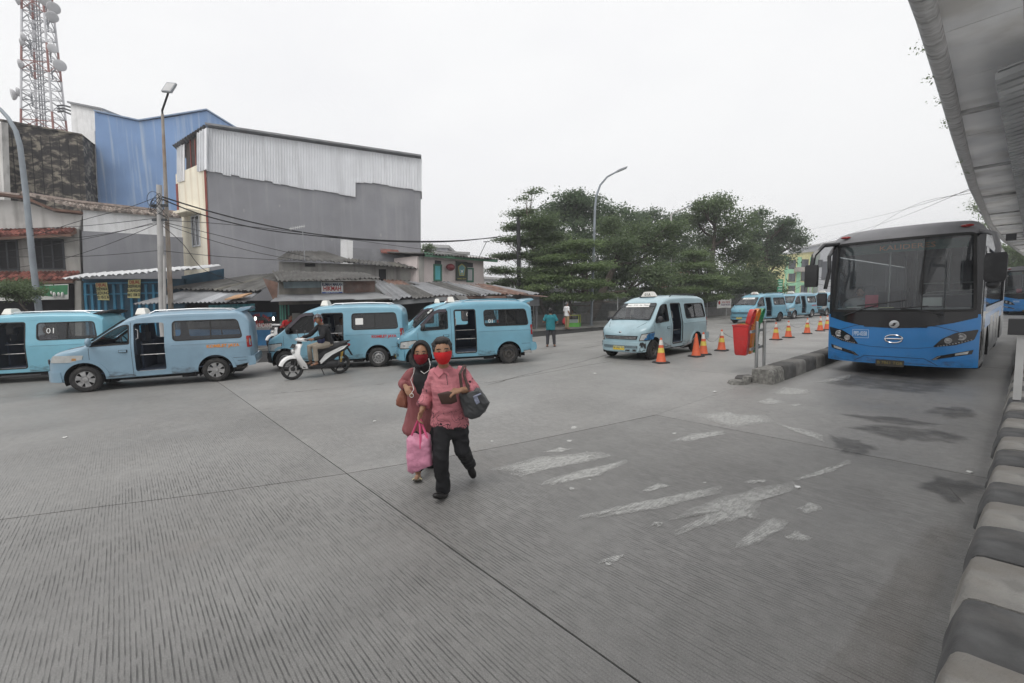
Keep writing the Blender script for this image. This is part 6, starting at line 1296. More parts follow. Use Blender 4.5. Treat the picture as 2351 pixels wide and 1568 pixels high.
def place(t, wb, fl, rl, yoff=0.72 + .085):
    # put the van so that its left wheels touch the ground at fl and rl
    a = Vector((*fl, 0)); b = Vector((*rl, 0)); d = (a - b).normalized(); left = Vector((-d.y, d.x, 0)); mid = (a + b) / 2
    c = mid - d * (wb / 2) - left * yoff; t.location = (c.x, c.y, 0); t.rotation_euler = (0, 0, math.atan2(d.y, d.x))
PA = paint('van_paint_cyan', (0.18, 0.43, 0.54)); PB = paint('van_paint_greyblue', (0.205, 0.32, 0.41), .5); PC = paint('van_paint_blue', (0.176, 0.36, 0.46), .4); PD = paint('van_paint_sky', (0.15, 0.34, 0.44)); PE = paint('van_paint_pale', (0.32, 0.45, 0.50), .4); PF = paint('van_paint_far', (0.28, 0.54, 0.70))
GR = 'sky-blue minibuses'
v2, sh2, wb = make_van('B', PB, 'grey-blue minibus with faded orange side lettering, silver hubcaps and long sloping bonnet', GR, dict(wheel='hub', mirror=PB, letters=(M_LETO, 'KOMILET JAYA'), open_front=True))
place(v2, wb, (-14.55, -0.72), (-13.80, 1.72))
v3, sh3, wb = make_van('A', PC, 'blue minibus with black front bumper and red side lettering beside the scooter rider', GR, dict(bumper=M_BLK, letters=(M_LETR, 'KOMILET JAYA'), spoiler=False, paper=(0.40, 1.30, .22, .19), fglass=glass('smoked_glass', (0.12, 0.12, 0.13))))
place(v3, wb, (-14.30, 3.55), (-12.84, 5.75))
v4, sh4, wb = make_van('A', PD, 'sky-blue minibus with red 01 on its roof lamp and white 01 on its window', GR, dict(wheel='dark', rail=PD, lamp_text=('01', M_LETR), winnum=(M_WHT, '01', .52, 1.30, .16), banner='KP. MELAYU', plate='B 1757 TV', gbar=PD))
place(v4, wb, (-11.50, 6.30), (-10.20, 8.78))
v5, sh5, wb = make_van('A', PE, 'pale blue minibus with a scuffed bumper and 01A roof lamp behind the traffic cones', GR, dict(lamp_text=('01A', M_LETK), banner='Senen - M 01 - Kp. Melayu', bsx=.92, plate='B 1963 TV', visor=False, rail=M_BLK, spoiler=False, wheel='dark'))
place(v5, wb, (-7.40, 12.10), (-7.42, 14.62))
text('bonnet_number', '01', .09, M_WHT, v5, (3.245, .26, .69), (-.25, 1, 0), (0, 0, 1), .002)
patch(rpoly([(.62, .615), (1.04, .625), (1.12, .82), (.80, .80)], .03), sh5.front(), .018, .02, .06).build('headlamp_tape', mat('blue_tape', (0.02, 0.12, 0.28), .5, var=.4, vs_=14), v5)
sc_ = mark_mat('scraped_paint', (0.03, 0.03, 0.03), .8, -.05, .05, 7, (1, 1, 1), .95)
for ply, nm in (([(.42, .30), (.71, .30), (.69, .56), (.50, .55)], 'bumper_scrape'), ([(-.7, .42), (-.5, .42), (-.5, .54), (-.68, .55)], 'bumper_scrape'), ([(.1, .28), (.6, .28), (.6, .36), (.1, .33)], 'bumper_scrape')):
    me = patch(ply, sh5.front(), .049, 0, .07).mesh(nm, sc_); a_ = me.attributes.new('edge', 'FLOAT', 'POINT'); a_.data.foreach_set('value', [.52] * len(me.vertices)); link(nm, me, v5)
v1, sh1, wb = make_van('A', PA, 'bright cyan minibus with an open side door half hidden behind the grey-blue minibus', GR, dict(winnum=(M_WHT, '01', .42, 1.40, .22), spoilm=M_BLK))
place(v1, wb, (-18.75, -3.60), (-17.75, -1.15))
v6 = dup(v4, (0, 0, 0)); v6['label'] = 'sky-blue minibus with open door waiting beyond the litter bins'
GF = 'sky-blue minibuses'
def van_copy(src, label, fl, rl):
    o = dup(src, (0, 0, 0), 0, label, GR); place(o, 2.65, fl, rl); return o
place(v6, 2.65, (-11.75, 31.3), (-11.25, 33.9))
van_copy(v3, 'sky-blue minibus with a black bumper queued behind the one waiting beyond the litter bins', (-11.5, 37.6), (-11.1, 40.2))
van_copy(v3, 'last sky-blue minibus of the far queue, partly hidden behind the front of the parked bus', (-10.9, 43.2), (-10.5, 45.8))
van_copy(v1, 'cyan minibus showing only its roof between the two minibuses with side door open', (-15.6, 8.4), (-14.3, 10.7))
# ---------------------------------------------------------------- buses
M_BUSB = mat('bus_blue', (0.030, 0.200, 0.50), .30, var=.06, coat=.5, dirt=.25, ds=1.5, dcol=(.03, .16, .36)); M_BUSK = mat('bus_black', (0.014, 0.014, 0.016), .22, var=.1, coat=.5); M_BUSG = mat('bus_roof_grey', (0.20, 0.20, 0.21), .4, var=.15, dirt=.4, ds=2); M_BSIDE = mat('bus_side_silver', (0.17, 0.18, 0.19), .25, .3, var=.25, vs_=2, dirt=.5, ds=1.2, coat=.4)
M_BGL = glass('bus_windscreen', (.55, .60, .60), 1.75, .02, .07, (.55, .58, .62)); M_BDARKG = mat('dark_side_glass', (.02, .022, .025), .08, var=0, spec=.9)
M_BINT = mat('bus_interior', (.06, .065, .07), .8, var=.2); M_BPOLE = mat('bus_pole', (.5, .5, .5), .3, .7, var=0)
class Bus:
    def yf(s, u, z): return .34 * (min(abs(u), 1.27) / 1.27) ** 3.0 + (.045 * max(0, z - 1.3) ** 2) + .05 * max(0, .75 - z)
    def P(s, u, z, off=0.0): return Vector((u, s.yf(u, z) - off, z))
    def ring(s, z, ins=0.0, L=10.6, y_add=0.0):
        w = 1.27 - ins; pts = []; k = 0
        if z > 2.95: t = (z - 2.95) / .32; k = .36 * (1 - math.sqrt(max(0, 1 - t * t)))
        w -= k
        for i in range(25): u = -w + 2 * w * i / 24; pts.append((u, s.yf(u * 1.27 / w, z) + ins + y_add + k * 1.1, z))
        return pts + [(w, L - ins - k, z), (w - .12, L + .04 - ins - k, z), (-w + .12, L + .04 - ins - k, z), (-w, L - ins - k, z)]
def make_bus(label, loc, front_detail=True):
    B = Bus(); t = thing('city_bus', label, 'bus', loc)
    zs = [.27, .30, .45, .6, .75, .9, 1.05, 1.2, 1.35, 1.5, 1.8, 2.1, 2.4, 2.7, 2.9, 2.95, 3.05, 3.13, 3.20, 3.25, 3.262]
    mb = MB(); mb.loft([B.ring(z) for z in zs]); body = mb.mesh('body', [M_BUSB, M_BUSK], True, 40); fixn(body)
    mb = MB(); mb.loft([B.ring(z, .07) for z in (.72, 1.0, 1.5, 2, 2.5, 2.9, 3.08)]); cav = mb.mesh('cut', M_BINT)
    wso = rpoly([(-1.19, 1.43), (1.19, 1.43), (1.12, 2.96), (-1.12, 2.96)], .08); mb = MB(); mb.prism([(u, -.4, z) for u, z in wso], (0, .85, 0)); c2 = mb.mesh('cut', M_BUSK)
    cuts = [cav, c2]
    for sg in (1, -1):
        mb = MB()
        mb.prism([(sg * .9, y, z) for y, z in rpoly([(.75, 1.45), (9.9, 1.45), (9.9, 2.72), (.75, 2.72)], .1)], (sg * .6, 0, 0)); cuts.append(mb.mesh('cut', M_BUSK))
        for y in (2.6, 8.2): mb = MB(); mb.lathe([(.56, 0), (.56, .5)], (.9 if sg > 0 else -1.4, y, .48), 28, 'x'); cuts.append(mb.mesh('cut', M_WELL))
    me = boolean(body, cuts, 'body'); me.materials.append(M_BUSG); me.materials.append(M_BSIDE); gi = len(me.materials) - 2
    for p in me.polygons:
        c = p.center; n = p.normal; m0 = me.materials[p.material_index]
        if m0 is M_BUSB:
            if c.z > 2.95: p.material_index = gi
            elif abs(n.x) > .8 and c.y > .3: p.material_index = gi + 1
            elif c.z > 1.38: p.material_index = me.materials.find('bus_black')
    me.polygons.foreach_set('use_smooth', [True] * len(me.polygons)); me.set_sharp_from_angle(angle=R(32)); link('body', me, t)
    for sg in (1, -1):
        for y in (2.6, 8.2): wheel = wheel_bus(t, sg * 1.08, y)
        mb = MB()
        for k, (y0, y1) in enumerate(((.80, 2.4), (2.45, 4.3), (4.35, 6.2), (6.25, 8.1), (8.15, 9.85))):
            mb = MB(); mb.box((sg * 1.225, y0, 1.47), (sg * 1.235, y1, 2.70)); mb.build('side_window', glass('bus_side_glass', (.25, .27, .28), 1.5), t)
    w = patch(wso, B.P, -.02, 0, .15).build('windscreen', M_BGL, t, True); strip(wso, .05, B.P, .008).build('seal', M_SEAL, w); mb = MB(); 
    strip([(.42, 1.45), (.415, 2.95)], .018, B.P, .0, closed=False).build('centre_joint', M_SEAL, w)
    # black front panel and grey roof dome
    def arc(u, a, b): return a + (b - a) * (abs(u) / 1.22) ** 2
    top = [(u, 1.405) for u in (-1.23, -.8, -.4, 0, .4, .8, 1.23)]; bot = [(u, arc(u, 1.06, 1.28)) for u in (1.23, .9, .6, .3, 0, -.3, -.6, -.9, -1.23)]
    patch(top[::-1] + bot[::-1], B.P, .006, .03, .12).build('black_apron', M_BUSK, t, True)
    patch(rpoly([(-.55, 1.08), (.55, 1.08), (.42, 1.20), (-.42, 1.20)], .05), B.P, .012, .02, .1).build('apron_badge_panel', M_BUSK, t, True)
    for sg in (1, -1):
        pl = [(sg * 1.255, 1.05), (sg * .95, .985), (sg * .75, .86), (sg * .62, .68), (sg * .95, .73), (sg * 1.20, .84)]
        if sg > 0: pl = pl[::-1]
        h = patch(rpoly(pl, .03), B.P, .010, .03, .07).build('headlamp', M_BUSK, t, True)
        for u, z, r in ((1.02, .90, .075), (.84, .82, .06)): c = B.P(sg * u, z, .012); mb = MB(); mb.lathe([(r, -.0), (r, -.012), (r * .85, -.02), (r * .55, -.008), (r * .3, -.02), (.001, -.022)], c, 18, 'y'); mb.build('lamp', M_STEEL, h, True)
        for k in range(12): u = .70 + .042 * k; z = .705 + .135 * (k / 11) ** 1.2; c = B.P(sg * u, z, .02); mb = MB(); mb.box((c.x - .011, c.y - .004, c.z - .008), (c.x + .011, c.y + .004, c.z + .008)); mb.build('running_light', M_STEEL, h)
        pl = [(sg * 1.20, .64), (sg * .95, .57), (sg * .70, .50), (sg * .60, .41), (sg * .72, .44), (sg * 1.0, .51), (sg * 1.18, .55)]
        if sg > 0: pl = pl[::-1]
        f = patch(pl, B.P, .008, .03, .1).build('fog_lamp_recess', M_BUSK, t, True)
        pl = [(sg * 1.14, .61), (sg * .95, .56), (sg * .95, .52), (sg * 1.12, .555)]
        if sg > 0: pl = pl[::-1]
        patch(pl, B.P, .014, .01, .1).build('fog_lamp', M_LENS, f)
        strip([(sg * .74, .50), (sg * .63, .42), (sg * .70, .43)], .014, B.P, .016, closed=False).build('chrome_edge', M_CHR, f)
        strip([(sg * .62, .68), (sg * .4, .645), (0, .635)], .006, B.P, .003, closed=False).build('panel_seam', M_SEAL, t); strip([(sg * .98, 1.0), (sg * .7, 1.10), (sg * .58, 1.12)], .010, B.P, .003, closed=False).build('panel_seam', M_SEAL, t); strip([(sg * .70, .30), (sg * .50, .43), (0, .435)], .010, B.P, .003, closed=False).build('panel_seam', M_SEAL, t)
        strip([(sg * 1.25, .46), (sg * 1.0, .42), (sg * .75, .40)], .03, B.P, .010, closed=False).build('bumper_crease', M_BUSB, t)
        c = B.P(sg * 1.0, 3.12, -.03); mb = MB(); mb.ell(c, (.10, .06, .03), 10, 6); mb.build('marker_lamp', M_REDL, t, True)
    # emblems
    c = B.P(0, 1.145, .015); mb = MB(); mb.lathe([(.085, 0), (.085, -.012), (.07, -.018), (.001, -.018)], c, 24, 'y'); em = mb.build('upper_emblem', M_SILV, t, True, 50)
    for sg in (1, -1): mb = MB(); mb.prism([(sg * (-.065), c.y - .02, c.z - sg * .035), (sg * (.0), c.y - .02, c.z - sg * .035 + .0), (sg * .035, c.y - .02, c.z + sg * .005), (sg * -.0, c.y - .02, c.z - sg * .0)], (0, -.004, 0)); mb.build('emblem_bar', M_BUSK, em)
    c = B.P(0, .83, .012); mb = MB(); mb.tube([(c.x - .155, c.y, c.z), (c.x + .155, c.y, c.z)], .016, 6); em = mb.build('lower_emblem', M_CHR, t, True)
    for s0 in (0, 1):
        q = [(c.x + .15 * math.cos(a), c.y - .004, c.z + .085 * math.sin(a)) for a in [s0 * math.pi + .12 + k * (math.pi - .5) / 14 for k in range(15)]]; mb = MB(); mb.tube(q, .013, 6); mb.build('emblem_arc', M_CHR, em, True)
    mb = MB(); a = B.P(-.05, .295, .02); mb.box((-.29, a.y - .012, .225), (.19, a.y, .365)); pl = mb.build('number_plate', mat('dim_plate', (.05, .045, .035), .5), t); text('plate_text', 'B 7861 TGB', .085, mat('plate_dim_letters', (.25, .2, .06), .6), pl, (-.05, a.y - .014, .30), (1, 0, 0), (0, 0, 1), .001)
    for s_, z, sz in (('PPD-0358', .92, .135),): me = patch([(-1.2, .29), (1.2, .29), (1.2, .62), (-1.2, .62)], B.P, .004, 0, .1).mesh('bumper_grime', M_GRIME); a_ = me.attributes.new('edge', 'FLOAT', 'POINT'); a_.data.foreach_set('value', [.50 - 1.1 * (v.co.z - .3) for v in me.vertices]); link('bumper_grime', me, t); q = B.P(-.59, z, .006); text('fleet_number', s_, sz, mat('pale_blue_letters', (.50, .62, .75), .5), t, q + Vector((0, -.012, 0)), (1, -.17, 0), (0, 0, 1), .001, .46, bold=.004); strip([(-.74, .83), (-.44, .83), (-.44, 1.01), (-.74, 1.01)], .008, B.P, .004).build('number_frame', mat('pale_blue_letters', (.50, .62, .75)), t)
    # wipers
    for pth in ([(-.92, 1.32), (-.55, 1.48), (-.30, 1.56)], [(-.66, 1.55), (-.2, 1.60), (.18, 1.66)], [(.75, 1.34), (.35, 1.46), (.1, 1.47)], [(-.28, 1.47), (.1, 1.49), (.52, 1.53)]): mb = MB(); mb.tube([B.P(u, z, .05) for u, z in pth], .013, 5); mb.build('wiper', M_BLK, t)
    # mirrors
    mb = MB(); mb.tube([B.P(-1.15, 3.0, .02), Vector((-1.30, -.15, 2.95)), Vector((-1.42, -.42, 2.72)), Vector((-1.44, -.45, 2.5))], .05, 7); mb.tube([B.P(-1.20, 3.0, .0), Vector((-1.22, -.02, 2.7)), Vector((-1.20, -.06, 2.35)), Vector((-1.28, -.02, 1.95))], .04, 7); ma = mb.build('mirror_arm', M_BUSK, t, True)
    mb = MB(); mb.loft([[(-1.44 + a * s, -.46 + b * s, z) for a, b in ((-.12, -.07), (.12, -.07), (.12, .07), (-.12, .07))] for s, z in ((.85, 2.0), (1, 2.04), (1, 2.46), (.85, 2.5))]); mb.build('mirror_head', M_BLK, ma, True, 40, fix=True)
    mb = MB(); mb.loft([[(-1.34 + a * s, .0 + b * s, z) for a, b in ((-.09, -.05), (.09, -.05), (.09, .05), (-.09, .05))] for s, z in ((.85, 1.55), (1, 1.58), (1, 1.82), (.85, 1.85))]); mb.build('lower_mirror', M_BLK, ma, True, 40, fix=True)
    mb = MB(); mb.tube([B.P(1.2, 3.0, .0), Vector((1.40, .05, 2.88)), Vector((1.46, -.05, 2.6)), Vector((1.44, -.06, 2.45))], .045, 7); mb2 = mb.build('mirror_arm', mat('mirror_arm_grey', (.16, .16, .165), .5), t, True)
    mb = MB(); mb.loft([[(1.44 + a * s, -.06 + b * s, z) for a, b in ((-.15, -.09), (.15, -.09), (.15, .09), (-.15, .09))] for s, z in ((.8, 1.98), (1, 2.04), (1, 2.46), (.85, 2.52))]); mb.ell((1.42, -.06, 1.93), (.10, .08, .08), 10, 7); mb.build('mirror_head', M_BLK, mb2, True, 40, fix=True)
    # right flank: door and hatches
    mb = MB(); mb.box((1.268, .55, .42), (1.278, 1.35, 2.70)); dr = mb.build('door', M_BUSK, t); mb = MB(); mb.box((1.279, .62, .6), (1.284, 1.28, 2.6)); mb.build('pane', M_BDARKG, dr)
    for y0, y1, z0, z1 in ((3.3, 4.6, .45, 1.2), (4.8, 6.2, .45, 1.2), (6.4, 7.5, .45, 1.2), (9.0, 10.3, .5, 1.3)): mb = MB(); mb.box((1.269, y0, z0), (1.276, y1, z1)); mb.build('hatch', M_BSIDE, t)
    mb = MB(); mb.box((1.269, .4, 1.0), (1.2745, 10.4, 1.30)); mb.build('blue_stripe', M_BUSB, t)
    # roof box
    mb = MB(); mb.loft([[(-.8 * s, 3.5, z), (.8 * s, 3.5, z), (.8 * s, 6.5, z), (-.8 * s, 6.5, z)] for s, z in ((1, 3.22), (.95, 3.36), (.85, 3.40))]); mb.build('roof_unit', M_BUSG, t, fix=True)
    # interior
    mb = MB(); mb.box((-1.17, .45, .70), (1.17, 10.4, .74)); mb.build('floor', M_BINT, t)
    mb = MB(); mb.loft([[(-1.15, .38, z0), (1.15, .38, z0), (1.15, .85, z0), (-1.15, .85, z0)] for z0 in (.8, 1.42)] + [[(-1.1, .45, 1.48), (1.1, .45, 1.48), (1.1, .8, 1.48), (-1.1, .8, 1.48)]]); mb.ell((-.85, .72, 1.5), (.26, .2, .22), 12, 8); mb.build('dashboard', mat('dash_grey', (.22, .23, .24), .6), t, True, 40, fix=True)
    mb = MB(); mb.box((-.62, .50, 1.50), (-.38, .51, 1.78)); mb.build('red_folder', mat('red_paper', (.50, .05, .10), .6), t); mb = MB(); mb.box((.38, .46, 1.52), (.68, .47, 1.70)); mb.build('white_paper', M_WHT, t); mb = MB(); mb.box((-.95, .42, 1.485), (-.70, .62, 1.51)); mb.build('papers', M_WHT, t); mb = MB(); mb.box((-.35, .40, 1.485), (-.10, .55, 1.50)); mb.build('papers', mat('yellow_note', (.6, .6, .35), .7), t)
    mb = MB(); mb.box((-1.05, .62, 2.72), (1.02, .66, 2.92)); lb = mb.build('destination_board', mat('green_board', (.01, .10, .075), .4), t); text('destination_text', 'KALIDERES', .15, mat('amber_led', (.40, .17, .05), .5, emit=.12, var=0), lb, (.05, .61, 2.82), (1, 0, 0), (0, 0, 1), .001, 1.3)
    mb = MB(); mb.box((-1.1, 1.0, .74), (-.62, 1.5, 1.25)); mb.box((-1.1, 1.45, 1.2), (-.62, 1.58, 2.0)); mb.build('driver_seat', M_VINYL, t)
    for y in (2.6, 3.6, 4.6, 5.6, 6.6, 7.6):
        for sg in (1, -1): mb = MB(); mb.box((sg * .35, y, .74), (sg * 1.15, y + .45, 1.2)); mb.box((sg * .35, y + .4, 1.2), (sg * 1.15, y + .5, 1.85)); mb.build('passenger_seat', M_VINYL, t)
    for u, y in ((-.28, 1.0), (.0, 2.4), (.55, 2.2), (.75, 3.2), (-.4, 3.8), (.4, 4.6)): mb = MB(); mb.tube([(u, y, .74), (u, y, 3.0)], .018, 6); mb.build('pole', M_BPOLE, t)
    for z in (1.75, 2.0): mb = MB(); mb.tube([(.30, 1.0, z), (1.1, 1.0, z)], .014, 6); mb.build('hand_rail', M_BPOLE, t)
    mb = MB(); mb.tube([(.3, 1.0, .8), (.3, 1.0, 1.72), (.38, 1.0, 1.8), (1.15, 1.0, 1.84)], .016, 6); mb.build('hand_rail', M_BPOLE, t)
    mb = MB(); mb.tube([(-.82 + .23 * math.cos(a), .95 - .06 * math.sin(a), 1.55 + .2 * math.sin(a)) for a in [k * math.pi / 9 for k in range(19)]], .016, 6, cap=False); mb.build('steering_wheel', M_BLK, t)
    mb = MB(); mb.box((-1.0, .5, .25), (1.0, 10, .5)); mb.build('chassis', M_WELL, t)
    return t
def wheel_bus(t, x, y):
    mb = MB(); mb.lathe([(.27, -.14), (.42, -.14), (.475, -.11), (.48, 0), (.475, .11), (.42, .14), (.27, .14)], (x, y, .48), 28, 'x', cap=False); w = mb.build('wheel', M_TYRE, t, True, 50); sg = 1 if x > 0 else -1; mb = MB(); mb.lathe([(.28, .12 * sg), (.25, .05 * sg), (.12, .08 * sg), (.001, .09 * sg)], (x, y, .48), 20, 'x', cap=False); mb.build('rim', M_STEEL, w, True); return w
bus1 = make_bus('blue city bus with black windscreen surround parked in the lane under the walkway', (-1.93, 12.55, 0))
b2_ = dup(bus1, (-.15, 45.5, 0), 0, 'dark blue bus parked far down the lane behind the city bus')
# ---------------------------------------------------------------- scooters
M_SCW = mat('scooter_white', (.74, .74, .73), .25, var=.04, coat=.4)
def make_scooter(label, group, plate=True):
    t = thing('scooter', label, 'scooter', group=group)
    for x, nm in ((.63, 'f'), (-.63, 'r')):
        r = .285; mb = MB(); w_ = .045 if x > 0 else .055
        mb.lathe([(r * .78, -w_), (r * .93, -w_), (r * .99, -w_ * .4), (r * .99, w_ * .4), (r * .93, w_), (r * .78, w_), (r * .76, 0)], (x, 0, r), 28, 'y', cap=False); w = mb.build('wheel', M_TYRE, t, True, 50)
        mb = MB(); mb.lathe([(r * .79, -.035), (r * .73, -.03), (r * .73, .03), (r * .79, .035)], (x, 0, r), 28, 'y', cap=False); mb.lathe([(.05, -.05), (.05, .05), (.02, .055)], (x, 0, r), 14, 'y')
        for k in range(5): a = 2 * math.pi * k / 5 + .3; d = Vector((math.cos(a), 0, math.sin(a))); q = Vector((-d.z, 0, d.x)); c = Vector((x, 0, r)); mb.hexa([c + d * .04 + q * .02 + Vector((0, -.014, 0)), c + d * .215 + q * .014 + Vector((0, -.014, 0)), c + d * .215 - q * .014 + Vector((0, -.014, 0)), c + d * .04 - q * .02 + Vector((0, -.014, 0)), c + d * .04 + q * .02 + Vector((0, .014, 0)), c + d * .215 + q * .014 + Vector((0, .014, 0)), c + d * .215 - q * .014 + Vector((0, .014, 0)), c + d * .04 - q * .02 + Vector((0, .014, 0))])
        mb.build('rim', M_BLK, w, fix=True)
        if x > 0: mb = MB(); mb.lathe([(.10, .045), (.10, .05), (.06, .05)], (x, 0, r), 18, 'y', cap=False); mb.build('brake_disc', M_STEEL, w)
    # front mudguard
    mb = MB(); rings = []
    for k in range(13):
        a = R(20 + 125 * k / 12); q = .315 + .012 * math.sin(k * .3); c = (.63 + q * math.cos(a), .285 + q * math.sin(a)); d = (math.cos(a), math.sin(a)); hw = .052 + .02 * math.sin(math.pi * k / 12)
        rings.append([(c[0] + d[0] * h, y * hw, c[1] + d[1] * h) for y, h in ((-1, -.055), (-.95, -.01), (-.5, .022), (0, .03), (.5, .022), (.95, -.01), (1, -.055), (.8, -.04), (.5, .0), (0, .01), (-.5, .0), (-.8, -.04))])
    mb.loft(rings); mb.build('front_mudguard', M_SCW, t, True, 50, fix=True)
    mb = MB(); [mb.tube([(.63, s * .07, .285), (.55, s * .075, .50), (.44, s * .06, .78)], .018, 6) for s in (1, -1)]; mb.build('fork', M_BLK, t)
    # leg shield
    def shield(s, w): return [(s[0], y * w, s[1] + (.02 * abs(y))) for y in (-1, -.6, 0, .6, 1)]
    mb = MB(); out = [(.44, .92, .10), (.52, .80, .14), (.55, .66, .17), (.50, .52, .20), (.42, .40, .20), (.36, .26, .15)]; rings = []
    for x, z, w in out: rings.append([(x + .05, 0, z), (x + .02, w * .7, z), (x - .07, w, z), (x - .085, w * .95, z), (x - .03, w * .6, z), (x - .02, 0, z), (x - .03, -w * .6, z), (x - .085, -w * .95, z), (x - .07, -w, z), (x + .02, -w * .7, z)])
    mb.loft(rings); mb.build('leg_shield', M_SCW, t, True, 45, fix=True)
    mb = MB(); mb.ell((.585, 0, .735), (.045, .10, .065), 14, 9); h = mb.build('headlamp', M_LENS, t, True); mb = MB(); [mb.ell((.60, s * .05, .735), (.035, .03, .035), 8, 6) for s in (1,)]; mb.build('reflector', M_CHR, h, True)
    # handlebar cowl, bars, mirrors
    mb = MB(); rings = [[(x + a, y * w, z + b) for a, b in ((-.06, -.04), (.05, -.03), (.07, .02), (.0, .05), (-.07, .03))] for x, z, w, y in ((.36, 1.02, 1, -.24), (.41, 1.02, 1, -.14), (.44, 1.03, 1, 0), (.41, 1.02, 1, .14), (.36, 1.02, 1, .24))]; mb.loft(rings); mb.build('handlebar_cowl', M_SCW, t, True, 40, fix=True)
    mb = MB(); mb.tube([(.30, -.36, 1.02), (.36, -.22, 1.03), (.36, .22, 1.03), (.30, .36, 1.02)], .017, 7); mb.build('handlebar', M_BLK, t, True)
    mb = MB(); mb.tube([(.40, 0, .98), (.46, 0, .75), (.5, 0, .6)], .06, 8); mb.build('steering_column', M_BLK, t, True)
    for s in (1, -1): mb = MB(); mb.tube([(.34, s * .22, 1.04), (.36, s * .27, 1.20)], .008, 5); mb.ell((.35, s * .29, 1.235), (.02, .055, .038), 10, 7); mb.build('mirror', M_BLK, t, True)
    if plate: mb = MB(); mb.box((0, -.13, -.055), (.008, .13, .055), Matrix.Translation((.57, 0, .87)) @ Matrix.Rotation(R(-35), 4, 'Y')); p = mb.build('number_plate', M_LETK, t)
    # floor, underbody, seat, tail
    mb = MB(); mb.loft([[(x, y * w, z + h) for y, h in ((-1, 0), (1, 0), (1, .05), (-1, .05))] for x, w, z in ((.40, .13, .30), (.2, .16, .245), (-.05, .17, .245), (-.2, .14, .27))]); mb.build('footboard', M_BLK, t, fix=True)
    mb = MB(); rings = [[(x, y * w, z0 + (z1 - z0) * h) for y, h in ((-.7, 0), (-1, .4), (-1, .8), (-.7, 1), (.7, 1), (1, .8), (1, .4), (.7, 0))] for x, w, z0, z1 in ((-.02, .10, .30, .62), (-.15, .13, .34, .70), (-.40, .14, .42, .74), (-.70, .11, .58, .78), (-.88, .06, .70, .80))]; mb.loft(rings); mb.build('rear_body', M_BLK, t, True, 45, fix=True)
    for s in (1, -1): mb = MB(); mb.prism([(-.02, s * .145, .42), (-.18, s * .15, .60), (-.62, s * .135, .76), (-.85, s * .09, .79), (-.70, s * .13, .70), (-.36, s * .15, .56), (-.12, s * .15, .40), (-.05, s * .145, .34)], (0, s * .012, 0)); mb.build('side_panel', M_SCW, t, fix=True)
    mb = MB(); rings = [[(x, y * w, z + h * .07) for y, h in ((-1, -.6), (-1, .3), (-.6, 1), (.6, 1), (1, .3), (1, -.6))] for x, w, z in ((.02, .08, .70), (-.08, .12, .73), (-.35, .14, .755), (-.60, .13, .80), (-.84, .09, .84))]; mb.loft(rings); mb.build('seat', mat('seat_vinyl_black', (.018, .018, .02), .5, var=.15), t, True, 50, fix=True)
    mb = MB(); mb.tube([(-.62, .10, .82), (-.85, .12, .88), (-.95, 0, .90), (-.85, -.12, .88), (-.62, -.10, .82)], .018, 6); mb.build('grab_rail', M_BLK, t, True)
    mb = MB(); mb.ell((-.90, 0, .78), (.06, .07, .045), 10, 7); mb.build('tail_lamp', M_REDL, t, True)
    mb = MB(); mb.prism([(-.86, -.06, .74), (-.86, .06, .74), (-1.0, .06, .48), (-1.0, -.06, .48)], (.015, 0, .005)); mb.build('rear_mudguard', M_BLK, t, fix=True)
    mb = MB(); mb.ell((-.38, .06, .30), (.24, .10, .12), 12, 8); mb.ell((-.60, .10, .30), (.10, .05, .10), 12, 8); mb.tube([(-.2, .08, .26), (-.63, .10, .285)], .055, 8); mb.build('engine', mat('engine_dark', (.04, .04, .042), .5, .3), t, True)
    mb = MB(); mb.tube([(-.30, -.10, .24), (-.5, -.13, .26), (-.62, -.14, .30), (-.92, -.15, .40)], [.02, .03, .05, .055], 8); mb.build('exhaust', M_BLK, t, True)
    mb = MB(); q = [(-.60 + .12 * k / 40 * -.5 + .03 * math.cos(k * 1.2), .12 + .03 * math.sin(k * 1.2), .34 + .28 * k / 40) for k in range(41)]; mb.tube(q, .007, 4); mb.build('shock_spring', mat('spring_yellow', (.55, .36, .05), .4), t)
    mb = MB(); mb.tube([(-.05, .12, .26), (-.12, .16, .05)], .012, 6); mb.build('side_stand', M_BLK, t)
    return t
sc1 = make_scooter('white scooter ridden past the black-bumpered minibus', 'white scooters'); hd_ = math.atan2(-1.2, .08); sc1.location = (-12.5, 3.86, 0); sc1.rotation_euler = (0, 0, hd_)
p_ = gnd(640, 800); sc2 = dup(sc1, (-22.0, 5.45, .10), R(-62), 'white scooter parked on the footpath before the blue food stall')
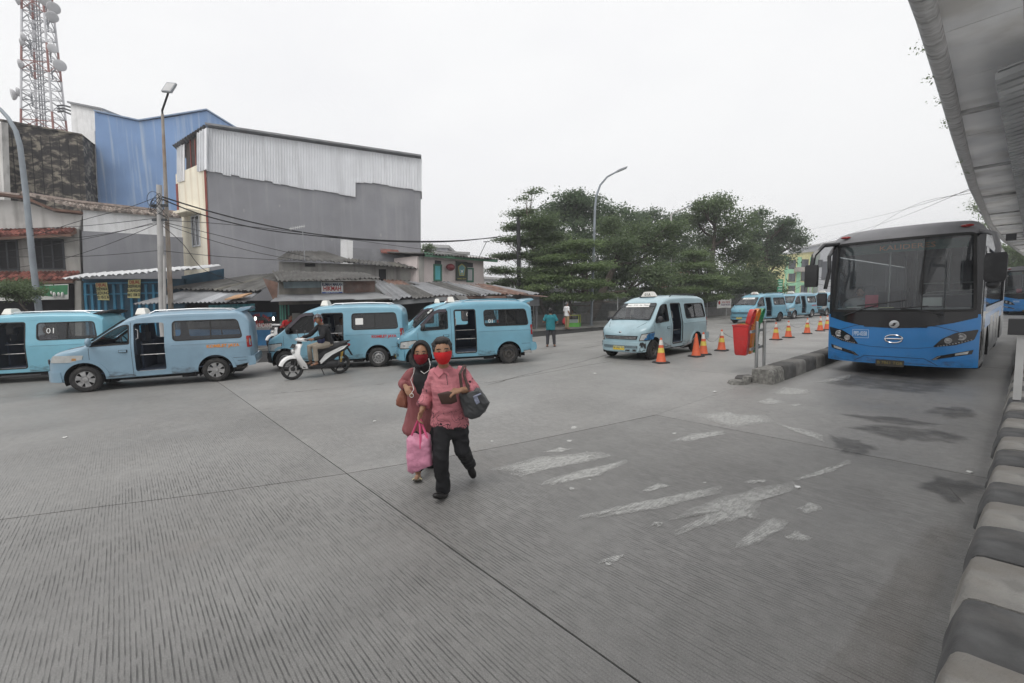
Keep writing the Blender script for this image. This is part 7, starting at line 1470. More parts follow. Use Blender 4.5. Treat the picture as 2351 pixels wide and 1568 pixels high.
# ---------------------------------------------------------------- people
SK1 = mat('skin_tan', (.30, .165, .10), .55, var=.10, vs_=20); SK2 = mat('skin_brown', (.24, .125, .075), .55, var=.10, vs_=20)
M_HAIR = mat('hair_black', (.012, .011, .011), .6, var=.4, vs_=40); M_HAIRG = mat('hair_greying', (.022, .020, .019), .6, var=.6, vs_=60)
M_EYE = mat('eye_dark', (.015, .012, .01), .3, var=0); M_BKC = mat('cloth_black', (.014, .014, .016), .85, var=.3, vs_=6)
def frame(f, up=(0, 0, 1)):
    f = Vector(f).normalized(); u = Vector(up); u = (u - f * u.dot(f)).normalized(); l = u.cross(f); return Matrix((f, l, u)).transposed()      # columns: front, left, up
def add_head(mb, c, M, s=1.0):
    c = Vector(c); T = lambda x, y, z: c + M @ Vector((x * s, y * s, z * s))
    mb.ell(c, (.092 * s, .076 * s, .112 * s), 18, 14, M)
    mb.ell(T(.022, 0, -.050), (.064 * s, .056 * s, .062 * s), 14, 10, M)          # jaw
    mb.ell(T(.085, 0, -.012), (.018 * s, .013 * s, .030 * s), 8, 6, M); mb.ell(T(.074, 0, .022), (.016 * s, .046 * s, .010 * s), 8, 6, M)   # nose, brow
    mb.ell(T(.076, 0, -.058), (.014 * s, .026 * s, .010 * s), 8, 6, M)           # lips
    for y in (1, -1): mb.ell(T(-.004, y * .078, -.008), (.018 * s, .009 * s, .031 * s), 8, 6, M)
def head_extras(parent, c, M, s=1.0):
    c = Vector(c)
    for y in (1, -1): mb = MB(); mb.ell(c + M @ Vector((.080 * s, y * .030 * s, .004 * s)), (.009 * s, .014 * s, .007 * s), 8, 6, M); mb.build('eye', M_EYE, parent, True); mb = MB(); mb.tube([c + M @ Vector((.083 * s, y * .014 * s, .026 * s)), c + M @ Vector((.082 * s, y * .032 * s, .031 * s)), c + M @ Vector((.070 * s, y * .050 * s, .026 * s))], .0045 * s, 5); mb.build('eyebrow', M_HAIR, parent, True)
def mask(parent, c, M, m, s=1.0, top=.004, hair=True):
    c = Vector(c); rows = []
    for i in range(9):
        z = top - (.108 + top) * i / 8; row = []
        for j in range(13):
            a = (j / 12 - .5) * 2.5; ry = .085 * math.sqrt(max(.02, 1 - (min(abs(z + .01), .118) / .125) ** 2)); zz = z
            x = .012 + (ry + .022) * math.cos(a) + .018 * math.exp(-(a / .5) ** 2) * (1 - abs(i - 2.5) / 6); y = (ry * .92 + .004) * math.sin(a)
            row.append(c + M @ (Vector((x, y, zz + .012 * abs(a) ** 2 * (.6 if i > 4 else -.2)))) * s if False else c + M @ (Vector((x, y, zz + .010 * abs(a) ** 2 * (.9 if i > 4 else -.1))) * s))
        rows.append(row)
    mb = MB(); mb.grid(lambda u, v: rows[round(v * 8)][round(u * 12)], 12, 8); mb.build('face_mask', m, parent, True, 80)
def hand(mb, w, d, n, s=1.0, curl=.9, side=1):
    # wrist w, pointing d, palm facing n; five fingers
    w = Vector(w); d = Vector(d).normalized(); n = Vector(n); n = (n - d * n.dot(d)).normalized(); b = d.cross(n) * side
    mb.tube([w - d * .015 * s, w + d * .03 * s, w + d * .075 * s], [.024 * s, .034 * s, .034 * s], 10, sy=.55, up=n)
    for i, (o, L) in enumerate(((.027, .070), (.009, .078), (-.009, .072), (-.026, .056))):
        p = w + d * .078 * s + b * o * s; a = curl * .5; q = [p]; dd = d
        for k in range(3): dd = (dd * math.cos(a) + n * math.sin(a)).normalized(); p = p + dd * L * s * (.42, .32, .26)[k]; q.append(p); n2 = n
        mb.tube(q, [.0095 * s, .009 * s, .008 * s, .0065 * s], 7)
    p = w + d * .02 * s + b * .026 * s; mb.tube([p, p + (d * .6 + b * .8 + n * .2).normalized() * .035 * s, p + (d * .95 + b * .6 + n * .5).normalized() * .065 * s], [.012 * s, .010 * s, .008 * s], 7)
def torso(mb, pts, fwd, prof, n=18):
    # prof: (t, half width, half depth, forward shift) along the polyline pts; fwd = facing
    P = [Vector(p) for p in pts]; f = Vector(fwd).normalized(); rings = []
    L = [0]
    for a, b in zip(P, P[1:]): L.append(L[-1] + (b - a).length)
    for t, w, d, sh in prof:
        s = t * L[-1]; k = 0
        while k < len(L) - 2 and s > L[k + 1]: k += 1
        e = (P[k + 1] - P[k]); c = P[k] + e * ((s - L[k]) / (L[k + 1] - L[k])); ax = e.normalized(); lat = ax.cross(f).normalized(); ff = lat.cross(ax).normalized(); c = c + ff * sh
        rings.append([c + lat * (w * math.copysign(abs(math.cos(q)) ** .85, math.cos(q))) + ff * (d * math.copysign(abs(math.sin(q)) ** .9, math.sin(q))) for q in [2 * math.pi * j / n for j in range(n)]])
    mb.loft(rings)
def lerpP(a, b, t): return Vector(a).lerp(Vector(b), t)
def shoe(parent, ank, toe, m, s=1.0, name='shoe', up=(0, 0, 1)):
    a = Vector(ank); t = Vector(toe); d = (t - a); dz = Vector(up); mb = MB(); heel = a - d.normalized() * .055 * s - dz * .045 * s; sole = -dz * .07 * s
    mb.tube([heel, a + d * .15 - dz * .035 * s, a + d * .55 - dz * .02 * s, t - dz * .0, t + d.normalized() * .02 * s], [.036 * s, .042 * s, .045 * s, .036 * s, .014 * s], 10, sy=.75); mb.ell(a - dz * .02 * s, (.038 * s, .038 * s, .045 * s), 10, 7)
    me = remesh(mb, name, m, .010 * s, 2); link(name, me, parent)
def finish(t, base): rel(t, base); return t
# ---- woman in a pink printed blouse (walking, trailing leg lifted)
def print_mat(name, col, ink, zlo, zhi):
    m = mat(name, col, .8, var=.22, vs_=6, bump=.03, bs=7, stretch=(1, 1, 2.2)); n = m.node_tree.nodes; l = m.node_tree.links; p = n['Principled BSDF']; src = p.inputs['Base Color'].links[0].from_socket
    tc = n.new('ShaderNodeTexCoord'); nz = n.new('ShaderNodeTexNoise'); nz.inputs['Scale'].default_value = 9; nz.inputs['Detail'].default_value = 1.5; nz.inputs['Distortion'].default_value = 1.6; l.new(tc.outputs['Object'], nz.inputs['Vector'])
    v = n.new('ShaderNodeTexVoronoi'); v.inputs['Scale'].default_value = 17; l.new(tc.outputs['Object'], v.inputs['Vector'])
    a = n.new('ShaderNodeMath'); a.operation = 'SUBTRACT'; l.new(nz.outputs['Fac'], a.inputs[0]); a.inputs[1].default_value = .5; b = n.new('ShaderNodeMath'); b.operation = 'ABSOLUTE'; l.new(a.outputs[0], b.inputs[0]); c = n.new('ShaderNodeMath'); c.operation = 'LESS_THAN'; c.inputs[1].default_value = .016; l.new(b.outputs[0], c.inputs[0])
    d = n.new('ShaderNodeMath'); d.operation = 'LESS_THAN'; d.inputs[1].default_value = .27; l.new(v.outputs['Distance'], d.inputs[0]); nz2 = n.new('ShaderNodeTexNoise'); nz2.inputs['Scale'].default_value = 6; l.new(tc.outputs['Object'], nz2.inputs['Vector']); e = n.new('ShaderNodeMath'); e.operation = 'GREATER_THAN'; e.inputs[1].default_value = .53; l.new(nz2.outputs['Fac'], e.inputs[0]); de = n.new('ShaderNodeMath'); de.operation = 'MULTIPLY'; l.new(d.outputs[0], de.inputs[0]); l.new(e.outputs[0], de.inputs[1])
    f = n.new('ShaderNodeMath'); f.operation = 'MAXIMUM'; l.new(c.outputs[0], f.inputs[0]); l.new(de.outputs[0], f.inputs[1])
    at_ = n.new('ShaderNodeAttribute'); at_.attribute_name = 'print'; g = n.new('ShaderNodeMath'); g.operation = 'MULTIPLY'; l.new(f.outputs[0], g.inputs[0]); l.new(at_.outputs['Fac'], g.inputs[1])
    x = n.new('ShaderNodeMix'); x.data_type = 'RGBA'; l.new(g.outputs[0], x.inputs['Factor']); l.new(src, x.inputs[6]); x.inputs[7].default_value = (*ink, 1); l.new(x.outputs[2], p.inputs['Base Color']); return m
M_PINK = print_mat('pink_printed_cotton', (.46, .165, .19), (.02, .015, .02), 0, 0); M_MAR = mat('maroon_pink_crepe', (.23, .078, .082), .85, var=.2, vs_=4, bump=.03, bs=6, stretch=(2, 2, .6))
w1 = thing('person', 'woman in pink printed blouse, black trousers and bright red mask walking with two bags', 'person')
A = at; d0 = 4.2; hc = A(1016, 806, 4.14); fc = (CAM - hc); fc.z = -.10; Mh = frame(fc + RT * .05, Vector((0, 0, 1)) - RT * .05)
nk = A(1019, 846, 4.2); ch = A(1029, 888, 4.2); pv = A(1033, 962, 4.23); fwd = Vector((-nk.x, -nk.y, 0)).normalized()
shR, elR, wrR = A(1000, 857, 4.2), A(981, 905, 4.24), A(968, 944, 4.13); shL, elL, wrL = A(1060, 855, 4.22), A(1088, 893, 4.20), A(1057, 896, 4.02)
hiR, knR, anR, toR = A(1016, 968, 4.2), A(1011, 1050, 4.10), A(1018, 1124, 4.2), A(1000, 1138, 4.02); hiL, knL, anL, toL = A(1052, 968, 4.24), A(1061, 1032, 4.20), A(1079, 1066, 4.60), A(1088, 1094, 4.60)
mb = MB(); add_head(mb, hc, Mh, 1.04); mb.tube([hc - Vector((0, 0, .06)) - fwd * .02, nk + Vector((0, 0, -.01)), nk - Vector((0, 0, .06))], [.050, .054, .085], 12)
torso(mb, [pv - Vector((0, 0, .05)), ch, nk], fwd, [(0, .13, .09, 0), (.3, .13, .09, 0), (.7, .14, .09, 0), (.9, .12, .07, 0), (1, .06, .05, 0)])
for s, e, w in ((shR, elR, wrR), (shL, elL, wrL)): mb.tube([s, lerpP(s, e, .5), e, lerpP(e, w, .35), w], [.045, .042, .036, .036, .026], 10)
hand(mb, wrR, A(962, 962, 4.1) - wrR, -RT * -1 + fwd * .3, .95, 1.5, 1); hand(mb, wrL, A(1030, 903, 3.96) - wrL, Vector((0, 0, -1)) - fwd * .6, .95, 1.2, -1)
for h, k, a in ((hiR, knR, anR), (hiL, knL, anL)): mb.tube([h, k, a], [.07, .05, .036], 10)
body = link('body', remesh(mb, 'body', SK1, .0075, 2), w1); head_extras(w1, hc, Mh, 1.04); mask(w1, hc, Mh, mat('mask_red', (.55, .016, .02), .8, var=.08, vs_=12), 1.04, .006)
mb = MB(); mb.ell(hc + Mh @ Vector((-.030, 0, .036)), (.096, .096, .100), 18, 12, Mh); mb.ell(hc + Mh @ Vector((-.048, 0, -.01)), (.072, .094, .098), 14, 10, Mh); mb.ell(hc + Mh @ Vector((.030, 0, .098)), (.052, .070, .034), 12, 8, Mh)
for k in range(70):
    a = random.uniform(0, 6.28); el = random.uniform(.25, 1.45); dv_ = Mh @ Vector((math.cos(a) * math.cos(el) * .8, math.sin(a) * math.cos(el), math.sin(el))); p = hc + Mh @ Vector((-.016, 0, .03)) + dv_ * .088; mb.tube([p, p + dv_ * .018 + Mh @ Vector((.012, random.uniform(-.008, .008), .004))], [.010, .003], 5)
for y in (1, -1): mb.tube([hc + Mh @ Vector((.03, y * .079, .035)), hc + Mh @ Vector((.018, y * .081, -.005))], [.016, .006], 6)
link('hair', remesh(mb, 'hair', M_HAIRG, .0075, 1), w1)
mb = MB(); hem = A(1032, 972, 4.23)
torso(mb, [hem - Vector((0, 0, .02)), pv, ch, nk + Vector((0, 0, .005))], fwd, [(0, .182, .125, .0), (.04, .184, .128, 0), (.22, .168, .120, .01), (.45, .150, .112, .02), (.66, .150, .124, .032), (.82, .150, .095, .01), (.91, .122, .076, 0), (.97, .085, .068, 0), (1.0, .066, .060, 0)])
for s, e, w, q in ((shR, elR, wrR, .62), (shL, elL, wrL, .42)): c_ = lerpP(e, w, q); mb.tube([lerpP(s, nk, .25), s, lerpP(s, e, .5), e, c_, c_ + (c_ - e).normalized() * .02], [.054, .062, .059, .056, .066, .062], 12)
me = wrinkle(remesh(mb, 'blouse', M_PINK, .0085, 2), .0075, 8, (1, 1, 1.5)); at2 = me.attributes.new('print', 'FLOAT', 'POINT')
for v in me.vertices:
    z = v.co.z; dl = (v.co - ch).dot(RT); k = 1.0 if z < A(1030, 935, 4.2).z else (.9 if abs(dl) > .20 and z < A(1030, 868, 4.2).z else 0.0); at2.data[v.index].value = k
link('blouse', me, w1)
for y in (1, -1):
    lat = Vector((0, 0, 1)).cross(fwd); mb = MB(); a = nk + lat * y * .055 + fwd * .01 + Vector((0, 0, .03)); mb.hexa([a, nk + fwd * .075 + Vector((0, 0, -.03)), nk + fwd * .085 + lat * y * .05 + Vector((0, 0, -.075)), a + lat * y * .045 + fwd * .03 + Vector((0, 0, -.05))] + [q + fwd * .012 + Vector((0, 0, .008)) for q in (a, nk + fwd * .075 + Vector((0, 0, -.03)), nk + fwd * .085 + lat * y * .05 + Vector((0, 0, -.075)), a + lat * y * .045 + fwd * .03 + Vector((0, 0, -.05)))]); mb.build('collar', mat('pink_plain', (.50, .17, .20), .8), w1, fix=True)
mb = MB(); mb.tube([A(1024, 858, 4.075), A(1026, 870, 4.06), A(1028, 884, 4.05)], .003, 5); mb.build('zip', M_LETK, w1)
mb = MB(); torso(mb, [A(1034, 1002, 4.22), pv + Vector((0, 0, .05))], fwd, [(0, .13, .105, 0), (.5, .168, .12, 0), (1, .155, .11, 0)])
mb.tube([hiR, lerpP(hiR, knR, .5), knR, lerpP(knR, anR, .5), anR - Vector((0, 0, .01))], [.092, .083, .072, .068, .068], 12); mb.tube([hiL, lerpP(hiL, knL, .5), knL, lerpP(knL, anL, .5), anL], [.092, .083, .073, .064, .060], 12)
link('trousers', wrinkle(remesh(mb, 'trousers', M_BKC, .010, 2), .010, 7, (1, 1, 1.6)), w1); shoe(w1, anR - Vector((0, 0, .02)), toR, mat('shoe_black', (.015, .014, .014), .5)); shoe(w1, anL, toL, mat('shoe_black', (.015, .014, .014)), up=(fwd * -.5 + Vector((0, 0, .5))).normalized())
finish(w1, gnd(1020, 1130))
# her bags
def sack(name, label, cat, outline, d, th, m, parts=()):
    t = thing(name, label, cat); c = sum((A(x, y, d) for x, y in outline), Vector()) / len(outline); mb = MB(); rings = []
    for s, o in ((.60, -1), (.90, -.8), (1, -.25), (1, .25), (.90, .8), (.60, 1)): rings.append([c + (A(x, y, d) - c) * s + FW * (th * o) for x, y in outline])
    mb.loft(rings); me = wrinkle(remesh(mb, 'bag_body', m, max(.008, th * .12), 2), th * .10, .9 / th) if th > .02 else mb.mesh('bag_body', m, True, 70); th > .02 or fixn(me); link('bag_body', me, t)
    for nm, pth, r, mm in parts: mb = MB(); mb.tube([A(*p) for p in pth], r, 6, sy=.4); mb.build(nm, mm, t, True)
    b = c.copy(); rel(t, c); return t
M_PB = mat('pink_plastic', (.60, .25, .36), .35, var=.2, vs_=5, bump=.03, bs=9); M_PH = mat('pink_handle', (.60, .09, .20), .4)
sack('tote_bag', 'pink plastic carrier bag with darker handles held in her right hand', 'bag', [(936, 1004), (950, 996), (964, 1002), (978, 994), (988, 1000), (991, 1040), (993, 1066), (972, 1074), (948, 1086), (937, 1080), (935, 1040)], 4.12, .085, M_PB, (('handle', [(945, 1000, 4.06), (955, 975, 4.08), (962, 960, 4.1)], .011, M_PH), ('handle', [(966, 1030, 4.03), (965, 995, 4.05), (963, 960, 4.09)], .012, M_PH), ('handle', [(982, 1008, 4.06), (972, 982, 4.08), (964, 960, 4.1)], .011, M_PH)))
hb = sack('shoulder_bag', 'large dark grey handbag hanging from the shoulder of the woman in pink', 'bag', [(1053, 903), (1075, 896), (1098, 890), (1112, 905), (1124, 924), (1114, 944), (1102, 956), (1084, 962), (1068, 956), (1060, 936)], 4.12, .06, mat('grey_leather', (.055, .057, .06), .35, var=.25, vs_=6, bump=.006, bs=12), (('strap', [(1066, 838, 4.18), (1056, 858, 4.06), (1060, 892, 4.06), (1064, 905, 4.05)], .014, mat('brown_strap', (.06, .035, .03), .6)), ('strap', [(1068, 840, 4.24), (1066, 862, 4.10), (1076, 896, 4.07)], .013, mat('brown_strap', (.06, .035, .03))), ('charm', [(1090, 908, 4.03), (1094, 918, 4.03), (1098, 926, 4.03)], .022, mat('silver_blue_scarf', (.22, .24, .32), .5, var=.5, vs_=30)), ('charm', [(1090, 910, 4.03), (1104, 904, 4.03)], .02, mat('silver_blue_scarf', (.22, .24, .32)))))
sack('wallet', 'dark brown wallet held against her waist', 'wallet', [(1004, 904), (1028, 898), (1046, 902), (1050, 922), (1036, 928), (1014, 928)], 3.98, .014, mat('brown_leather', (.045, .022, .016), .5, var=.2))
# ---- woman in maroon tunic and black headscarf
w2 = thing('person', 'woman in maroon tunic, black headscarf and dark red mask walking half behind her companion', 'person')
hc = A(967, 811, 4.66); fc = CAM - hc; fc.z = -.05; Mh = frame(fc - RT * .35); nk = A(972, 852, 4.72); ch = A(968, 893, 4.72); pv = A(966, 968, 4.74); fwd = Vector((-nk.x, -nk.y, 0)).normalized()
shR, elR, wrR = A(946, 858, 4.72), A(925, 882, 4.70), A(932, 888, 4.54); shL, elL, wrL = A(994, 858, 4.78), A(1002, 905, 4.82), A(1000, 940, 4.8)
hiR, knR, anR, toR = A(957, 970, 4.72), A(957, 1030, 4.62), A(960, 1086, 4.64), A(956, 1099, 4.52); hiL, knL, anL, toL = A(980, 970, 4.76), A(985, 1030, 4.85), A(990, 1070, 5.05), A(990, 1084, 4.98)
mb = MB(); add_head(mb, hc, Mh, 1.0); mb.tube([hc - Vector((0, 0, .06)), nk, nk - Vector((0, 0, .06))], [.048, .05, .08], 12); torso(mb, [pv, ch, nk], fwd, [(0, .12, .085, 0), (.5, .12, .085, 0), (.9, .11, .07, 0), (1, .06, .05, 0)])
for s, e, w in ((shR, elR, wrR), (shL, elL, wrL)): mb.tube([s, e, w], [.04, .034, .025], 10)
hand(mb, wrR, A(940, 905, 4.46) - wrR, fwd * -.4 + Vector((0, 0, -1)) + RT * .6, .92, 1.1, 1); hand(mb, wrL, Vector((0, 0, -1)), -RT, .9, .6, -1)
for h, k, a in ((hiR, knR, anR), (hiL, knL, anL)): mb.tube([h, k, a], [.07, .048, .034], 10)
mb.tube([anR + Vector((0, 0, -.02)), anR + Vector((0, 0, -.05)), toR + Vector((0, 0, .015))], [.034, .038, .026], 10, sy=.8); mb.tube([anL, anL - Vector((0, 0, .03)), toL], [.034, .038, .026], 10, sy=.8)
link('body', remesh(mb, 'body', SK1, .0075, 2), w2); head_extras(w2, hc, Mh, 1.0); mask(w2, hc, Mh, mat('mask_dark_red', (.20, .010, .018), .85, var=.1, vs_=12), 1.0, .002)
# headscarf: hood with open face, wrapped under the chin, draped over the left shoulder
mb = MB(); rings = []
for i in range(16):
    th = i / 15; x = .062 - .185 * th; r = (.122 * math.sqrt(max(.0, 1 - ((x + .012) / .125) ** 2))) if i < 15 else .01
    r = max(r, .012); rings.append([hc + Mh @ Vector((x, r * .86 * math.cos(q), .004 + r * 1.12 * math.sin(q))) for q in [2 * math.pi * j / 22 for j in range(22)]])
inner = [hc + Mh @ Vector((.060, .072 * math.cos(q), .004 + .098 * math.sin(q))) for q in [2 * math.pi * j / 22 for j in range(22)]]; inner2 = [hc + Mh @ Vector((.020, .070 * math.cos(q), .004 + .096 * math.sin(q))) for q in [2 * math.pi * j / 22 for j in range(22)]]
mb.loft([inner2, inner] + rings, cap=False); mb.build('headscarf', M_BKC, w2, True, 80, fix=True)
mb = MB(); torso(mb, [ch + Vector((0, 0, -.10)) + RT * .10, ch + RT * .075, nk + RT * .02, hc + Vector((0, 0, -.075))], fwd, [(0, .10, .10, .05), (.25, .14, .125, .035), (.5, .15, .12, .02), (.68, .125, .10, .01), (.80, .085, .085, .015), (1, .072, .085, .02)]); mb.tube([shL + Vector((0, 0, .02)), lerpP(shL, elL, .6)], [.085, .08], 10); link('scarf_drape', wrinkle(remesh(mb, 'scarf_drape', M_BKC, .010, 3), .010, 8), w2)
mb = MB(); torso(mb, [A(952, 1000, 4.72), A(960, 975, 4.74), pv + Vector((0, 0, .02)), ch, nk], fwd, [(0, .12, .115, 0), (.05, .15, .13, 0), (.3, .155, .135, 0), (.52, .138, .115, .02), (.7, .145, .115, .025), (.86, .148, .095, 0), (.95, .09, .07, 0), (1, .055, .05, 0)]); mb.tube([A(950, 985, 4.70), A(940, 1003, 4.68), A(936, 1007, 4.68)], [.08, .028, .008], 8, sy=.5)
mb.tube([lerpP(shR, nk, .2), shR, lerpP(shR, elR, .5), elR, lerpP(elR, wrR, .7)], [.055, .062, .056, .050, .042], 12); mb.tube([lerpP(shL, nk, .2), shL, elL, wrL], [.055, .06, .05, .04], 12); link('tunic', wrinkle(remesh(mb, 'tunic', M_MAR, .009, 2), .012, 7, (1.6, 1.6, .5)), w2)
mb = MB(); mb.tube([hiR, knR, lerpP(knR, anR, .85)], [.10, .085, .07], 12); mb.tube([hiL, knL, anL], [.10, .085, .07], 12); torso(mb, [pv - Vector((0, 0, .12)), pv], fwd, [(0, .12, .1, 0), (1, .14, .11, 0)]); link('trousers', remesh(mb, 'trousers', M_BKC, .010, 2), w2)
for a, b in ((anR, toR), (anL, toL)): mb = MB(); mb.tube([a + (a - b).normalized() * .03 - Vector((0, 0, .062)), lerpP(a, b, .6) - Vector((0, 0, .045)), b - Vector((0, 0, .006))], [.036, .045, .036], 10, sy=.25); mb.build('sandal', mat('sandal_grey', (.09, .085, .07), .7, var=.3), w2, True); mb = MB(); mb.tube([lerpP(a, b, .62) + RT * -.05 - Vector((0, 0, .03)), lerpP(a, b, .62) + Vector((0, 0, .0)), lerpP(a, b, .62) + RT * .05 - Vector((0, 0, .03))], .014, 6, sy=.4); mb.build('sandal_strap', mat('sandal_gold', (.40, .36, .22), .4), w2, True)
mb = MB(); mb.tube([hc + Mh @ Vector((.06, .078, -.05)), A(988, 838, 4.52), A(985, 850, 4.52), A(974, 858, 4.50), A(966, 852, 4.52)], .0028, 5); mb.build('earphone_cable', M_WHT, w2); mb = MB(); mb.tube([A(951, 843, 4.55), A(950, 856, 4.53), A(943, 872, 4.52), A(948, 886, 4.50), A(950, 894, 4.46), A(945, 902, 4.44)], .0028, 5); mb.tube([A(945 + 4.5 * math.cos(k * .7), 908 + 4.5 * math.sin(k * .7), 4.43) for k in range(10)], .003, 4); mb.build('earphone_cable', M_WHT, w2)
finish(w2, gnd(962, 1098))
sack('handbag', 'brown leather handbag on the arm of the woman in maroon', 'bag', [(925, 890), (934, 893), (938, 905), (938, 930), (935, 936), (920, 933), (911, 928), (912, 915), (918, 900)], 4.72, .07, mat('tan_leather', (.22, .085, .055), .5, var=.2, vs_=5))

# ---- simple standing and seated people
def figure(label, J, fwd, shirt, pants, skin=SK2, sleeve=.45, hair=M_HAIR, vox=.013, shorts=1.0, head_f=None, barefoot=True, maskm=None, shirt_len=.0, group=None):
    t = thing('person', label, 'person', group=group); f = Vector(fwd).normalized(); Mh = frame(head_f or fwd); mb = MB(); add_head(mb, J['head'], Mh); mb.tube([Vector(J['head']) - Vector((0, 0, .06)), J['neck'], Vector(J['neck']) - Vector((0, 0, .05))], [.05, .052, .08], 10); torso(mb, [J['pelvis'], J['chest'], J['neck']], f, [(0, .12, .09, 0), (.6, .14, .09, 0), (.9, .12, .07, 0), (1, .05, .05, 0)])
    for s in 'LR':
        S_, E_, W_ = (Vector(J[k + s]) for k in ('sh', 'el', 'wr')); mb.tube([S_, lerpP(S_, E_, .5), E_, lerpP(E_, W_, .4), W_], [.048, .044, .038, .036, .027], 9); hand(mb, W_, W_ - E_ if ('hd' + s) not in J else Vector(J['hd' + s]) - W_, (Vector(J['pelvis']) - W_) * (1 if s == 'L' else 1), 1.0, .7, 1 if s == 'L' else -1)
        H_, K_, N_, T_ = (Vector(J[k + s]) for k in ('hi', 'kn', 'an', 'to')); mb.tube([H_, lerpP(H_, K_, .5), K_, lerpP(K_, N_, .35), N_], [.085, .075, .056, .055, .038], 10); mb.tube([N_ + (N_ - T_).normalized() * .04 - Vector((0, 0, .035)), lerpP(N_, T_, .5) - Vector((0, 0, .02)), T_], [.036, .042, .028], 9, sy=.8)
    link('body', remesh(mb, 'body', skin, vox, 2), t); head_extras(t, J['head'], Mh)
    if hair: mb = MB(); mb.ell(Vector(J['head']) + Mh @ Vector((-.018, 0, .028)), (.095, .086, .098), 14, 10, Mh); mb.ell(Vector(J['head']) + Mh @ Vector((-.045, 0, -.01)), (.066, .082, .085), 12, 8, Mh); link('hair', remesh(mb, 'hair', hair, .012, 1), t)
    if maskm: mask(t, J['head'], Mh, maskm)
    mb = MB(); pe = Vector(J['pelvis']) - Vector((0, 0, shirt_len)); torso(mb, [pe, Vector(J['pelvis']) + Vector((0, 0, .02)), J['chest'], J['neck']], f, [(0, .185, .135, 0), (.3, .178, .13, .01), (.6, .185, .13, .015), (.82, .185, .11, 0), (.92, .13, .08, 0), (1, .066, .06, 0)])
    for s in 'LR':
        S_, E_, W_ = (Vector(J[k + s]) for k in ('sh', 'el', 'wr')); q = lerpP(S_, E_, min(1, sleeve * 2)) if sleeve <= .5 else lerpP(E_, W_, (sleeve - .5) * 2); mb.tube([lerpP(S_, J['neck'], .3), S_] + ([E_] if sleeve > .5 else []) + [q], [.052, .063] + ([.056] if sleeve > .5 else []) + [.060 if sleeve <= .5 else .044], 10)
    link('shirt', wrinkle(remesh(mb, 'shirt', shirt, vox, 2), .012, 7), t); mb = MB(); torso(mb, [Vector(J['pelvis']) - f * .0 - Vector((0, 0, .10)), Vector(J['pelvis']) + Vector((0, 0, .06))], f, [(0, .15, .11, 0), (1, .16, .12, 0)])
    for s in 'LR': H_, K_, N_ = (Vector(J[k + s]) for k in ('hi', 'kn', 'an')); mb.tube([H_, lerpP(H_, K_, .5), K_, lerpP(K_, N_, .5 * shorts), lerpP(K_, N_, .94 * shorts)], [.10, .092, .076, .066, .058], 10)
    link('trousers', remesh(mb, 'trousers', pants, vox, 2), t)
    for s in 'LR': N_, T_ = Vector(J['an' + s]), Vector(J['to' + s]); mb = MB(); mb.tube([N_ + (N_ - T_).normalized() * .05 - Vector((0, 0, .075)), lerpP(N_, T_, .6) - Vector((0, 0, .05)), T_ - Vector((0, 0, .02)) + (T_ - N_).normalized() * .03], [.038, .046, .036], 9, sy=.22); mb.build('sandal', M_BLK, t, True); mb = MB(); c = lerpP(N_, T_, .62); la = Vector((0, 0, 1)).cross(T_ - N_).normalized(); mb.tube([c + la * .048 - Vector((0, 0, .03)), c + Vector((0, 0, .018)), c - la * .048 - Vector((0, 0, .03))], .012, 6); mb.build('sandal_strap', M_BLK, t, True)
    return t
def stand(p, fwd, h=1.6, **k):
    # upright joints for a person of height h at ground point p facing fwd
    p = Vector(p); f = Vector(fwd).normalized(); l = Vector((0, 0, 1)).cross(f); s = h / 1.65; V = lambda a, b, c: p + f * (a * s) + l * (b * s) + Vector((0, 0, c * s))
    J = dict(head=V(.02, 0, 1.53), neck=V(0, 0, 1.38), chest=V(.01, 0, 1.15), pelvis=V(0, 0, .90)); 
    for c, y in (('L', 1), ('R', -1)): J.update({'sh' + c: V(0, y * .18, 1.33), 'el' + c: V(-.04, y * .25, 1.06), 'wr' + c: V(.08, y * .25, .84), 'hi' + c: V(0, y * .085, .86), 'kn' + c: V(.02, y * .10, .47), 'an' + c: V(-.02, y * .11, .08), 'to' + c: V(.14, y * .14, .03)})
    for q, v in k.items(): J[q] = V(*v)
    return J
tp = gnd(1265, 796); bk = Vector((tp.x, tp.y, 0)).normalized()
pt_ = figure('person in teal T-shirt and grey leggings seen from behind, standing alone in the plaza', stand((tp.x, tp.y, 0), bk, 1.55, wrL=(.22, .16, 1.02), elL=(-.02, .30, 1.08), wrR=(.20, -.18, .98), elR=(-.03, -.30, 1.06), anL=(-.02, .15, .08), toL=(.13, .18, .03), anR=(-.02, -.15, .08), toR=(.13, -.18, .03), knL=(.02, .13, .47), knR=(.02, -.13, .47)), bk, mat('teal_cotton', (.02, .17, .20), .85, var=.12), mat('grey_leggings', (.045, .045, .05), .85, var=.15), shirt_len=.16, sleeve=.42); rel(pt_, (tp.x, tp.y, 0))
mb = MB(); hh = stand((tp.x, tp.y, 0), bk, 1.55)['head']; M3 = frame(bk)
for z in (.012, -.062): mb.tube([hh + M3 @ Vector((.05 * math.cos(a) - .03 - .065 * math.cos(a) * 0 + -.10 * math.sin(a) * 0, 0, 0)) * 0 + hh + M3 @ Vector((-.035 - .088 * math.sin(a), .094 * math.cos(a), z)) for a in [math.pi * k / 10 for k in range(11)]], .007, 5)
o = mb.build('mask_strap', M_WHT, pt_); o.location = pt_.children[0].location
